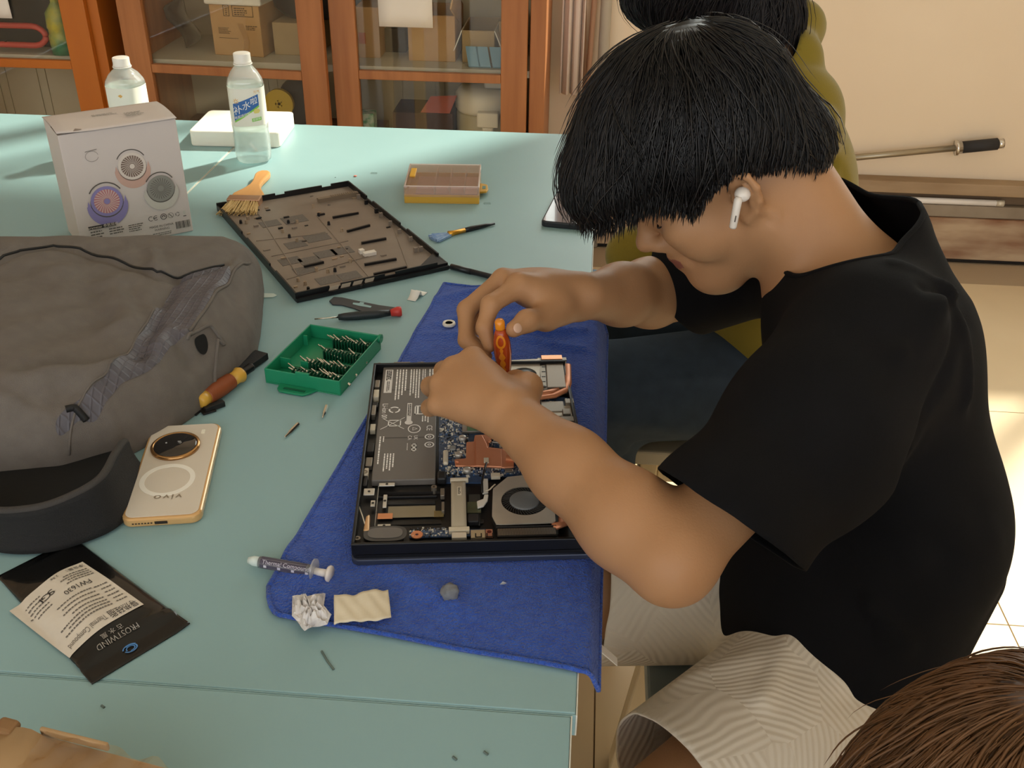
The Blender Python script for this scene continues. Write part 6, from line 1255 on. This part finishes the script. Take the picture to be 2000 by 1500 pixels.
for b, nm, m in zip(ch_, ('pale_chips', 'grey_chips', 'black_chips', 'blue_chips'), (mat('chip_pale', 'dcd8cc', .4, .2), mat('chip_grey', '6f7684', .4), k_blk2, mat('chip_blue', '4a6a94', .4))): o = b.build(nm, m, lap); o['kind'] = 'stuff'
for p in ((830, 655), (803, 765), (860, 868)):
    x, y = L(*p, .018); b = MB(); b.lathe([(.0042, .0125), (.0042, .0172), (.0036, .0178), (0, .0178)], 20); o = b.build('capacitor', mat('cap_silver', 'c4bfb6', .35, .5), lap, smooth=True); o.location = (x, y, 0)
# wireless card, green module, metal covers
o, r4 = bx('wireless_card', 684, 268, 776, 152, .0128, .0150, k_sil); b = MB(); b.lines(r4[0]+.002, r4[2]+.012, r4[1]-.006, r4[2]+.003, 3, .01515, w=.8); b.build('card_print', k_dk, o)
o, r4 = bx('card_label', 690, 268, 774, 205, .01505, .0153, mat('card_paper', 'd5cfc4', .5), 0)
bx('foam_block', 690, 350, 740, 312, .0126, .0185, mat('foam_light', 'c9c4bc', .7), .0015)
bx('card_edge', 694, 498, 760, 470, .0126, .0150, k_steel2)
bx('memory_frame', 828, 622, 1060, 560, .0126, .0160, k_steel2); bx('memory_module', 862, 614, 1060, 556, .0161, .0172, k_grn)
# copper heat sink
px_prism('heat_sink', [(782, 850), (776, 806), (852, 800), (856, 692), (904, 688), (912, 646), (1052, 636), (1008, 690), (1006, 726), (1098, 736), (1172, 792), (1172, 858), (1104, 862), (916, 852)], .0140, .0162, k_cop, .0008)
px_prism('heat_sink_ridge', [(918, 850), (916, 650), (962, 646), (990, 700), (1000, 730), (1090, 740), (1094, 856)], .0163, .0182, k_cop, .0008)
for p in ((797, 822), (1010, 690)): x, y = L(*p, .0165); b = MB(); b.lathe([(.0024, .0162), (.0024, .0172), (.0012, .0176), (0, .0176)], 14); o = b.build('sink_screw', k_cop, lap, smooth=True); o.location = (x, y, 0)
px_prism('metal_cover', [(1020, 690), (1130, 705), (1150, 770), (1185, 770), (1180, 720), (1090, 660)], .0140, .0165, k_steel2, .001)
def pipe(name, pts, z, r, m): b = MB(); b.tube([(*L(*p, z), z) for p in pts], r, 10); b.v = [(v[0], v[1], z+(v[2]-z)*.5) for v in b.v]; return b.build(name, m, lap, smooth=True)
pipe('heat_pipe', [(1120, 800), (1190, 805), (1235, 850), (1300, 880), (1400, 930), (1480, 1000), (1510, 1100), (1500, 1240), (1430, 1258)], .017, .0055, k_cop)
pipe('heat_pipe', [(1170, 790), (1215, 790), (1270, 850), (1380, 905), (1470, 980)], .018, .0045, k_cop)
pipe('heat_pipe', [(1120, 620), (1200, 500), (1330, 400), (1440, 385), (1520, 345), (1532, 300), (1528, 180)], .0175, .0048, k_cop)
pipe('heat_pipe', [(1110, 590), (1200, 450), (1300, 375), (1400, 362), (1470, 342)], .0175, .0045, k_cop)
bx('copper_tape', 1356, 142, 1490, 112, .0200, .0212, mat('copper_foil', 'dd9a70', .3, .7))
bx('heat_fins', 1330, 150, 1520, 128, .0105, .0195, k_steel2)
# fans
def fan(outline, c, rx, hub, z):
    px_prism('fan_housing', outline, .0105, z-.0012, k_dk, 0)
    cx, cy = L(*c, z); R = abs(L(c[0]+rx, c[1], z)[0]-cx)
    # cover plate with a round opening: an annulus bridged out to the outline
    P = [L(*p, z) for p in outline]; n = 72; b = MB(); ring = [(cx+R*math.cos(2*PI*i/n), cy+R*math.sin(2*PI*i/n)) for i in range(n)]; out = []
    for i in range(n):
        a = 2*PI*i/n; d = (math.cos(a), math.sin(a)); best = None
        for k in range(len(P)):
            (x1, y1), (x2, y2) = P[k-1], P[k]; ex, ey = x2-x1, y2-y1; den = d[0]*ey-d[1]*ex
            if abs(den) < 1e-12: continue
            t = ((x1-cx)*ey-(y1-cy)*ex)/den; s = ((x1-cx)*d[1]-(y1-cy)*d[0])/den
            if t > 0 and -1e-6 <= s <= 1+1e-6: best = t if best is None else max(best, t)
        best = max(best or R*1.1, R*1.03); out.append((cx+best*d[0], cy+best*d[1]))
    v = [(x, y, z) for x, y in ring]+[(x, y, z) for x, y in out]+[(x, y, z-.0012) for x, y in ring]+[(x, y, z-.0012) for x, y in out]
    f_ = []
    for i in range(n): j = (i+1) % n; f_ += [(i, n+i, n+j, j), (2*n+i, 2*n+j, 3*n+j, 3*n+i), (i, j, 2*n+j, 2*n+i), (n+i, 3*n+i, 3*n+j, n+j)]
    b.add(v, f_); b.build('fan_cover', k_sil, lap)
    b = MB(); b.ring(0, 0, R*.60, R*.98, z-.0011, z-.0008, 40); o = b.build('fan_well', k_blk, lap); o.location = (cx, cy, 0)
    b = MB()
    for i in range(44):
        a = 2*PI*i/44; p, q = (R*.62*math.cos(a), R*.62*math.sin(a)), (R*.95*math.cos(a+.25), R*.95*math.sin(a+.25)); b.bar((*p, z-.0004), (*q, z-.0004), .0005, .001)
    o = b.build('fan_blades', mat('blade_grey', '3f3d3a', .5), lap); o.location = (cx, cy, 0); o['kind'] = 'stuff'
    b = MB(); h_ = R*hub; b.lathe([(h_*1.06, z-.001), (h_*1.04, z+.0004), (h_, z+.0010), (h_*.93, z+.0014), (0, z+.0016)], 40); o = b.build('fan_hub', mat('hub_grey', '6a6d6e', .45), lap, smooth=True); o.location = (cx, cy, 0)
fan([(1055, 1242), (1026, 1185), (1032, 1005), (1130, 925), (1290, 908), (1400, 1000), (1440, 1100), (1450, 1228)], (1243, 1083), 155, .62, .0205)
fan([(1125, 360), (1100, 150), (1345, 138), (1345, 360)], (1240, 240), 84, .60, .0200)
bx('radiator', 1062, 1322, 1452, 1262, .0105, .0185, k_dk)
a, c = L(1066, 1318, .0186), L(1448, 1264, .0186); b = MB()
for i in range(46): x = a[0]+(c[0]-a[0])*(i+.5)/46; b.box(x-.0004, x+.0004, a[1], c[1], .0186, .0192)
o = b.build('radiator_fins', k_steel2, lap); o['kind'] = 'stuff'
bx('radiator_bar', 1052, 1258, 1455, 1244, .0105, .0200, k_dk)
px_prism('fan_duct', [(1345, 350), (1325, 158), (1520, 150), (1538, 340)], .0110, .0190, mat('duct_grey', '6b645c', .5, .4), .0012)
px_prism('duct_panel', [(1395, 328), (1385, 172), (1500, 168), (1520, 326)], .0191, .0205, mat('duct_plate', '8d8276', .4, .6), .0008)
px_prism('duct_frame', [(1352, 322), (1342, 185), (1380, 175), (1390, 322)], .0191, .0200, k_steel2, .0006)
for y in (190, 222, 255, 288, 318): bx('duct_slot', 1358, y+3, 1382, y-1, .0201, .0204, k_blk, 0)
# right-hand ports
for q in ((1515, 432, 1568, 402), (1486, 552, 1586, 520), (1500, 588, 1560, 560), (1528, 640, 1600, 604), (1590, 722, 1618, 688), (1500, 505, 1545, 470)): bx('side_port', *q, .0126, .0190, k_steel2 if q[0] != 1528 else k_con)
bx('metal_plate', 1360, 490, 1500, 420, .0130, .0160, k_steel2); bx('metal_plate', 1420, 520, 1560, 450, .0128, .0150, k_sil); bx('bracket', 1440, 640, 1460, 510, .0128, .0180, k_con)
# drive bay and its brackets
bx('drive_bay', 262, 1248, 690, 985, .0103, .0112, k_blk, 0)
bx('bay_rail', 262, 1030, 690, 1020, .0112, .0150, k_dk); bx('bay_rail', 262, 1062, 660, 1046, .0112, .0135, k_blk2); bx('bay_pad', 330, 1110, 650, 1080, .0112, .0122, k_blk2)
bx('flat_cable', 330, 1197, 650, 1115, .0126, .0132, mat('cable_olive', '8b8068', .5, c2='80755e', scale=20, amt=1)); bx('copper_tape', 262, 1206, 366, 1166, .0133, .0137, mat('copper_foil', 'dd9a70', .3, .7))
bx('kapton_tape', 640, 1192, 705, 1150, .0134, .0136, clear_mat('tape_amber', 'e6d6a8', .2, .6, .3, 'cfc08c'))
k_brk = mat('bracket_silver', 'c9c6be', .35, .7)
bx('bracket_bar', 244, 1246, 272, 985, .0150, .0205, k_brk)
for q in ((168, 1045, 246, 1000), (215, 1120, 250, 1080), (296, 1128, 330, 1042), (272, 985, 380, 962), (262, 1262, 352, 1238)): o, r4 = bx('bracket_tab', *q, .0150, .0165, k_brk); b = MB(); b.lathe([(.0014, .0166), (.0014, .0169), (0, .0169)], 10); s_ = b.build('screw_hole', k_blk, o); s_.location = ((r4[0]+r4[1])/2, (r4[2]+r4[3])/2, 0)
px_prism('antenna_foil', [(165, 1285), (185, 1180), (215, 1168), (212, 1280)], .0112, .0200, mat('foil_gold', 'd8b48c', .25, .8), .002)
pipe('antenna_wire', [(180, 1240), (165, 1190), (150, 1150), (140, 1120)], .019, .0006, k_con)
# speaker
bx('speaker_box', 200, 1345, 440, 1262, .0103, .0180, k_blk2, .002)
x, y = L(315, 1303, .0185); b = MB(); b.prism([(x+.021*math.copysign(abs(math.cos(t))**.55, math.cos(t)), y+.0115*math.copysign(abs(math.sin(t))**.8, math.sin(t))) for t in np.linspace(0, 2*PI, 41)[:-1]], .0181, .0190); b.build('speaker_rim', mat('speaker_grey', '4a4846', .5), lap, bevel=.0004)
b = MB(); b.prism([(x+.017*math.copysign(abs(math.cos(t))**.55, math.cos(t)), y+.0080*math.copysign(abs(math.sin(t))**.8, math.sin(t))) for t in np.linspace(0, 2*PI, 41)[:-1]], .0191, .0198); b.build('speaker_cone', mat('speaker_cone', '6a6662', .5), lap, bevel=.0006)
# small board with the near-side sockets
bx('socket_board', 475, 1328, 985, 1270, .0110, .0128, k_pcb)
x, y = L(526, 1308, .014); b = MB(); b.ring(x, y, .0016, .0058, .0128, .0140, 24); b.build('ground_ring', k_cop, lap)
bx('socket', 758, 1330, 856, 1292, .0128, .0185, mat('socket_pale', 'd8d2c6', .35, .4)); o, r4 = bx('usb_socket', 886, 1330, 980, 1275, .0128, .0185, mat('socket_gold', 'b8ab90', .35, .6))
b = MB(); ym = (r4[2]+r4[3])/2-.003
for x0 in (r4[0]+.004, r4[0]+.015): b.box(x0, x0+.0012, ym-.003, ym+.003, .0186, .0189); b.box(x0+.0055, x0+.0067, ym-.003, ym+.003, .0186, .0189); b.box(x0, x0+.0067, ym-.003, ym-.0018, .0186, .0189)
b.build('usb_mark', k_dk, o)
bx('screw_tab', 985, 1322, 1030, 1272, .0128, .0150, mat('tab_copper', 'b9826c', .45, .4)); x, y = L(1008, 1290, .0152); b = MB(); b.ring(x, y, 0, .0022, .0150, .0153, 14); b.build('tab_hole', mat('hole_red', '5a1a12', .6), lap)
# wide ribbon cable with its two clamps
a0, a1, a2 = L(755, 1262, .018), L(858, 1262, .018), L(758, 942, .018); w_, h_ = a1[0]-a0[0], a2[1]-a0[1]
b = MB(); b.sheet(4, 16, lambda u, v: (a0[0]+w_*u, a0[1]+h_*v, .0150+.0045*math.sin(PI*v)**.5)); o = b.build('ribbon_cable', k_rib, lap, smooth=True, solid=.0006)
b = MB(); b.box(a0[0]+w_*.42, a0[0]+w_*.70, a0[1]+h_*.62, a0[1]+h_*.80, .0199, .0201); b.build('ribbon_label', mat('label_beige', 'd6cdb8', .6), o)
b = MB(); b.lines(a0[0]+w_*.47, a0[1]+h_*.78, a0[0]+w_*.66, a0[1]+h_*.64, 7, .0203, w=.6); b.build('ribbon_print', k_dk, o)
bx('ribbon_clamp', 738, 1284, 876, 1254, .0128, .0178, k_con); bx('ribbon_clamp', 748, 946, 868, 928, .0128, .0172, k_con)
# black plug, white leads, little sockets
bx('black_plug', 866, 1222, 938, 1168, .0110, .0172, k_blk2, .001); bx('dark_tape', 872, 1120, 946, 1040, .0110, .0140, mat('tape_dark', '3c3d3a', .3)); bx('clear_tape', 862, 1165, 950, 1090, .0141, .0144, clear_mat('tape_green', 'd8e0c8', .1, .8, .2, 'c0c8a8'))
px_prism('white_tape', [(962, 1035), (968, 935), (1000, 935), (1002, 1030)], .0128, .0150, mat('tape_white', 'd0ccc4', .4), .0008); px_prism('white_tape', [(930, 1130), (925, 1085), (968, 1070), (975, 1040), (1003, 1040), (998, 1080), (970, 1118)], .0150, .0172, MATS['tape_white'], .0008)
pipe('white_lead', [(985, 1020), (1010, 1010), (1035, 985), (1048, 975)], .018, .0009, k_con); pipe('black_lead', [(962, 1030), (960, 960), (975, 880), (990, 830)], .020, .0012, k_blk); pipe('black_lead', [(942, 1250), (945, 1180), (940, 1130)], .0135, .001, k_blk)
o, r4 = bx('sensor_plug', 972, 830, 1004, 795, .0183, .0196, k_con)
bx('small_socket', 1020, 925, 1080, 896, .0126, .0165, k_con); bx('small_socket', 1114, 890, 1160, 868, .0126, .0160, k_steel2); bx('small_socket', 945, 1228, 970, 1205, .0110, .0130, k_dk); bx('inductor', 700, 830, 735, 740, .0126, .0175, k_con, .002); bx('inductor', 745, 740, 785, 714, .0126, .0155, mat('inductor_grey', '8a8a86', .5), .001)
bx('hinge_block', 660, 935, 722, 882, .0110, .0200, k_blk2, .002)
for q in ((690, 1150, 710, 1090), (682, 1050, 710, 1000)): bx('edge_clip', *q, .0112, .0165, k_steel2)
# clips, bosses and sockets down the left edge
rnd = random.Random(3)
for i, (x, y) in enumerate(((262, 300), (255, 375), (245, 440), (238, 485), (232, 590), (214, 735), (203, 820), (180, 895), (172, 940))):
    a = L(x, y, .017); w_ = rnd.uniform(.0025, .0045); h_ = rnd.uniform(.005, .011); b = MB(); b.box(max(W3+.0003, a[0]-w_), a[0]+w_, a[1]-h_, a[1]+h_, .0103, .0165+.002*(i % 2)); b.build('edge_socket', (k_steel2, k_con, k_dk)[i % 3], lap, bevel=.0006)
for x, y in ((275, 172), (690, 170), (180, 890), (130, 1332), (640, 990), (560, 165)): a = L(x, y, .019); b = MB(); b.lathe([(.0030, .0103), (.0030, .0190), (.0014, .0190), (.0014, .0170)], 14); o = b.build('screw_boss', k_steel2, lap, smooth=False); o.location = (*a, 0)
for q in ((370, 176, 480, 158), (530, 172, 570, 158)): bx('far_clip', *q, .0110, .0210, k_steel2)
# ================================================================== grey backpack lying on the table
q4 = lambda x, y: (x/2.857, 450+y/2.857)
pxy = lambda px, py, z: at(px, py, z=z)[:2]
POLY = [pxy(505, 690, .752), pxy(503, 610, .775)+A3(.004, .002, 0)[:2], pxy(495, 512, .80)+np.array([.006, .022]), pxy(440, 486, .82)+np.array([0, .04]), pxy(350, 480, .83)+np.array([0, .045]), pxy(150, 462, .855)+np.array([0, .05]), np.array([-.92, 1.24]), np.array([-1.08, 1.15]), np.array([-1.10, .90]), np.array([-.90, .74]), pxy(-10, 925, .765), pxy(120, 905, .77), pxy(235, 868, .772), pxy(330, 828, .765), pxy(392, 796, .757), pxy(452, 748, .752)]
PA = np.array(POLY)
def pdist(X, Y, P):
    d = np.full(X.shape, 9.); ins = np.zeros(X.shape, bool)
    for i in range(len(P)):
        (x1, y1), (x2, y2) = P[i-1], P[i]; ex, ey = x2-x1, y2-y1; t = np.clip(((X-x1)*ex+(Y-y1)*ey)/(ex*ex+ey*ey+1e-12), 0, 1); d = np.minimum(d, np.hypot(X-x1-ex*t, Y-y1-ey*t))
        c = ((y1 > Y) != (y2 > Y)) & (X < ex*(Y-y1)/(ey if abs(ey) > 1e-12 else 1e-12)+x1); ins ^= c
    return np.where(ins, d, -d)
hx = .0028; gx = np.arange(-1.12, -.36, hx); gy = np.arange(.72, 1.32, hx); X, Y = np.meshgrid(gx, gy, indexing='ij'); dI = pdist(X, Y, PA)
def hgt(X, Y, d):
    Hm = np.interp(X, [-1.0, -.75, -.55, -.42], [.125, .120, .100, .080]); R = np.interp(X, [-.8, -.42], [.10, .05])
    h = Hm*np.sqrt(np.clip(1-(1-np.clip(d/R, 0, 1))**2, 0, 1))**.85
    return h
Hh = hgt(X, Y, dI)
def sp(px, py):
    """a pixel of the enlarged view of the bag -> the point of the bag it shows"""
    p, q = q4(px, py); z = TZ+.09
    for _ in range(12):
        w = at(p, q, z=z); i = min(max(int((w[0]-gx[0])/hx), 0), len(gx)-1); j = min(max(int((w[1]-gy[0])/hx), 0), len(gy)-1); z = .5*z+.5*(TZ+max(Hh[i, j], .004))
    return at(p, q, z=z)
def fold(pts, w, amp):
    global Hh; amp *= 1.15
    P = [sp(*p)[:2] for p in pts]; D = np.full(X.shape, 9.)
    for a, c in zip(P[:-1], P[1:]): e = c-a; t = np.clip(((X-a[0])*e[0]+(Y-a[1])*e[1])/(e@e+1e-12), 0, 1); D = np.minimum(D, np.hypot(X-a[0]-e[0]*t, Y-a[1]-e[1]*t))
    Hh = Hh+amp*np.exp(-(D/w)**2)*np.clip(dI/.02, 0, 1)
SEAM_A = [(-60, 190), (20, 145), (110, 110), (300, 86), (450, 110), (700, 190), (880, 250), (1050, 246), (1250, 195)]
BAND = [(1000, 262), (1250, 195), (1305, 240), (1180, 390), (1060, 580), (1000, 640), (880, 760), (700, 890), (520, 990), (440, 1030), (210, 1155), (310, 1050), (480, 910), (600, 790), (740, 640), (860, 440)]
fold(SEAM_A, .010, -.006); fold([(850, 120), (880, 240)], .010, .007); fold([(1385, 150), (1180, 390), (1040, 610)], .010, .007); fold([(860, 430), (740, 640), (480, 910), (310, 1050), (0, 1190)], .009, .006)
fold([(1000, 262), (860, 440), (740, 650)], .012, -.008); fold([(320, 230), (340, 420)], .030, .006); fold([(480, 170), (500, 300)], .020, -.005); fold([(650, 300), (700, 480)], .022, .007); fold([(560, 330), (600, 480)], .018, -.006); fold([(150, 760), (330, 720), (560, 700), (740, 650)], .014, -.008); fold([(100, 820), (350, 800), (600, 770)], .016, .007); fold([(200, 950), (420, 900)], .014, -.006)
fold([(1060, 575), (1180, 570), (1250, 625), (1235, 750), (1160, 880)], .008, .010); fold([(1120, 640), (1190, 690)], .020, -.018); fold([(980, 640), (1060, 720), (1040, 800)], .010, -.007); fold([(1000, 830), (940, 900), (860, 930)], .012, .006); fold([(880, 760), (1000, 660), (1150, 640)], .012, .006); fold([(1300, 300), (1340, 520), (1250, 800)], .016, -.006); fold([(1400, 250), (1420, 480), (1380, 680)], .014, .005); fold([(0, 1215), (300, 1110), (650, 1010), (1000, 900), (1180, 740)], .008, -.005); fold([(-50, 1120), (200, 1010)], .016, .005)
fold([(200, 300), (260, 600)], .035, -.006); fold([(60, 350), (120, 600)], .030, .006); fold([(420, 400), (520, 640)], .026, -.006); fold([(700, 300), (780, 420), (820, 520)], .012, -.006); fold([(620, 560), (760, 520)], .012, .005); fold([(330, 860), (420, 820), (560, 770)], .010, -.005); fold([(880, 640), (960, 560)], .010, .004)
nz = .0016*np.sin(61*X+17*Y)*np.sin(53*Y-23*X)+.0012*np.sin(97*X-71*Y); Hh = Hh+nz*np.clip(dI/.03, 0, 1)
bag = empty('backpack', (-.72, 1.0, TZ), 0, 'large grey fabric backpack lying on the table beside the fan carton', 'backpack'); BB = np.array([-.72, 1.0, TZ])
def hz_(x, y): i = min(max((x-gx[0])/hx, 0), len(gx)-1.001); j = min(max((y-gy[0])/hx, 0), len(gy)-1.001); a, c = int(i), int(j); u, v = i-a, j-c; return float((Hh[a, c]*(1-u)+Hh[a+1, c]*u)*(1-v)+(Hh[a, c+1]*(1-u)+Hh[a+1, c+1]*u)*v)
m_bag = mat('bag_grey', '726b64', .75, c2='68615b', scale=60, amt=1, bump=.5, bscale=1400, spec=.3); m_rip = mat('bag_ripstop', '5a565c', .5, c2='4e4b50', scale=40, amt=.8, spec=.5); m_str = mat('bag_black', '131313', .6, bump=.3, bscale=1200)
nt = m_rip.node_tree; N = nt.nodes; tc = N.new('ShaderNodeTexCoord'); wv = N.new('ShaderNodeTexWave'); wv.inputs['Scale'].default_value = 38; wv.bands_direction = 'X'; wv2 = N.new('ShaderNodeTexWave'); wv2.inputs['Scale'].default_value = 38; wv2.bands_direction = 'Y'; mx = N.new('ShaderNodeMath'); mx.operation = 'MAXIMUM'
nt.links.new(tc.outputs['Object'], wv.inputs[0]); nt.links.new(tc.outputs['Object'], wv2.inputs[0]); nt.links.new(wv.outputs['Fac'], mx.inputs[0]); nt.links.new(wv2.outputs['Fac'], mx.inputs[1]); pw = N.new('ShaderNodeMath'); pw.operation = 'POWER'; pw.inputs[1].default_value = 9; nt.links.new(mx.outputs[0], pw.inputs[0]); bp = N.new('ShaderNodeBump'); bp.inputs['Strength'].default_value = .6; bp.inputs['Distance'].default_value = .001; nt.links.new(pw.outputs[0], bp.inputs['Height']); nt.links.new(bp.outputs[0], N['Principled BSDF'].inputs['Normal'])
def patch_(name, m, mask, off, side=False):
    idx = np.full(X.shape, -1); q = mask[:-1, :-1] & mask[1:, :-1] & mask[1:, 1:] & mask[:-1, 1:]; I = np.argwhere(q); used = np.zeros(X.shape, bool)
    for o in ((0, 0), (1, 0), (1, 1), (0, 1)): used[I[:, 0]+o[0], I[:, 1]+o[1]] = True
    idx[used] = np.arange(used.sum()); V = np.stack([X[used], Y[used], TZ+np.maximum(Hh[used], .001)+off], 1); Q = np.stack([idx[I[:, 0]+a, I[:, 1]+c] for a, c in ((0, 0), (1, 0), (1, 1), (0, 1))], 1)
    if True:
        E = np.sort(np.concatenate([Q[:, [i, (i+1) % 4]] for i in range(4)]), 1); u_, n_ = np.unique(E, axis=0, return_counts=True); B = u_[n_ == 1]
        for _ in range(14):
            A_ = np.zeros_like(V); c_ = np.zeros(len(V))
            for a, c in ((0, 1), (1, 0)):
                for d in range(2): A_[:, d] += np.bincount(B[:, a], V[B[:, c], d], len(V))
                c_ += np.bincount(B[:, a], minlength=len(V))
            k_ = c_ > 0; V[k_, :2] += .5*(A_[k_, :2]/c_[k_][:, None]-V[k_, :2])
        for i in np.flatnonzero(k_): V[i, 2] = TZ+max(hz_(V[i, 0], V[i, 1]), .001)+off
    if side:                                                    # close the fabric down to the table
        E = np.concatenate([Q[:, [i, (i+1) % 4]] for i in range(4)]); k = np.sort(E, 1); _, inv_, n = np.unique(k, axis=0, return_inverse=True, return_counts=True); B = E[n[inv_.ravel()] == 1]; nb = len(V); V = np.concatenate([V, V*np.array([1, 1, 0])+np.array([0, 0, TZ+.0008])]); Q = np.concatenate([Q, np.stack([B[:, 1], B[:, 0], B[:, 0]+nb, B[:, 1]+nb], 1)])
    return qobj(name, V, Q, m, bag, BB)
patch_('bag_body', m_bag, dI > 0, 0, True)
bandP = np.array([sp(*p)[:2] for p in BAND]); patch_('ripstop_gusset', m_rip, (pdist(X, Y, bandP) > 0) & (dI > .003), .0012)
hole = np.array([sp(*p)[:2] for p in ((1042, 616), (1092, 580), (1180, 577), (1240, 628), (1234, 715), (1195, 760), (1180, 690), (1110, 645))]); patch_('pocket_mouth', mat('pocket_shade', '0c0b0a', .9), (pdist(X, Y, hole) > 0) & (dI > .003), .0022)  # black patch laid on the fabric as the shaded inside of the side pocket
def seam(name, pts, r, m, lift=.0006):
    P = [sp(*p) for p in pts]; out = []
    for a, c in zip(P[:-1], P[1:]):
        for t in np.linspace(0, 1, 9)[:-1]: w = a+(c-a)*t; out.append((w[0]-BB[0], w[1]-BB[1], hz_(w[0], w[1])+lift))
    out.append((P[-1][0]-BB[0], P[-1][1]-BB[1], hz_(P[-1][0], P[-1][1])+lift)); b = MB(); b.tube(out, r, 7); return b.build(name, m, bag, smooth=True)
seam('seam', SEAM_A, .0017, m_str); seam('piping', [(1392, 160), (1290, 265), (1180, 390), (1060, 590)], .0022, m_bag, .0012); seam('seam', [(860, 440), (740, 645), (600, 790), (480, 910), (330, 1035)], .0014, m_bag); seam('pocket_lip', [(1045, 618), (1090, 575), (1180, 570), (1250, 625), (1238, 750), (1165, 885)], .0024, m_bag, .0014)
seam('zip_pull', [(370, 1010), (420, 1000), (470, 1008)], .0040, m_str, .003)
# padded back strap that stands up in a loop at the near side
C_ = [pxy(240, 845, .80), pxy(226, 890, .80), pxy(200, 942, .80), pxy(140, 980, .795), pxy(60, 998, .795), pxy(-30, 990, .795), pxy(-110, 950, .79)]
path = []
for i in range(len(C_)-1):
    p0, p1, p2, p3 = C_[max(i-1, 0)], C_[i], C_[i+1], C_[min(i+2, len(C_)-1)]
    for t in np.linspace(0, 1, 9)[:-1]: path.append(.5*((2*p1)+(-p0+p2)*t+(2*p0-5*p1+4*p2-p3)*t*t+(-p0+3*p1-3*p2+p3)*t**3))
path.append(C_[-1]); n = len(path)
def strap(u, v):
    i = u*(n-1); a = min(int(i), n-2); f_ = i-a; p = path[a]*(1-f_)+path[a+1]*f_; d = path[a+1]-path[a]; d = d/np.linalg.norm(d); o = np.array([d[1], -d[0]]); lean = .010*(1-v)**2; return (p[0]-o[0]*lean-BB[0], p[1]-o[1]*lean-BB[1],   0.0022+.054*v*(.65+.35*math.sin(PI*min(1, u*1.2)))+.004*math.sin(9*u)*v)
b = MB(); b.sheet(60, 8, strap); b.build('padded_strap', mat('strap_black', '1a1a1b', .8, bump=.5, bscale=700), bag, smooth=True, solid=.009)
b = MB(); b.tube([strap(i/60, 1.0) for i in range(61)], .0042, 8); b.build('strap_edge', mat('strap_edge', '3d3a38', .8, bump=.4, bscale=900), bag, smooth=True)
b = MB(); b.prism([tuple(p-BB[:2]) for p in (pxy(-60, 900, .77), pxy(60, 900, .77), pxy(160, 880, .77), pxy(238, 850, .77), pxy(222, 905, .77), pxy(190, 955, .77), pxy(130, 985, .77), pxy(50, 1000, .77), pxy(-60, 990, .77))], .001, .016); b.build('back_panel', mat('panel_shade', '0d0d0d', .9), bag)  # pad coloured black to stand in for shade on the back panel inside the loop
mesh_m = mat('mesh_lining', '4a4846', .7); b = MB()
for i in range(34):
    for j in range(5):
        u = .08+.36*i/34; p = Vector(strap(u, .35+.13*j)); b.sphere((p.x-.0062, p.y+.0035, p.z), .0021, 6, 4)
o = b.build('mesh_lining', mesh_m, bag, smooth=True); o['kind'] = 'stuff'
# hanging webbing and buckle beside the screwdriver
def web(name, pts, w, z=.0016, th=.0022):
    P = [pxy(*p, TZ) for p in pts]; b = MB()
    for a, c in zip(P[:-1], P[1:]): b.bar((a[0]-BB[0], a[1]-BB[1], z), (c[0]-BB[0], c[1]-BB[1], z), w, th)
    return b.build(name, m_str, bag, bevel=.0006)
web('webbing', [(452, 742), (513, 700)], .020, .006, .009); web('webbing', [(360, 800), (392, 806), (418, 798)], .018); web('buckle', [(400, 806), (438, 792)], .008, .004, .007)
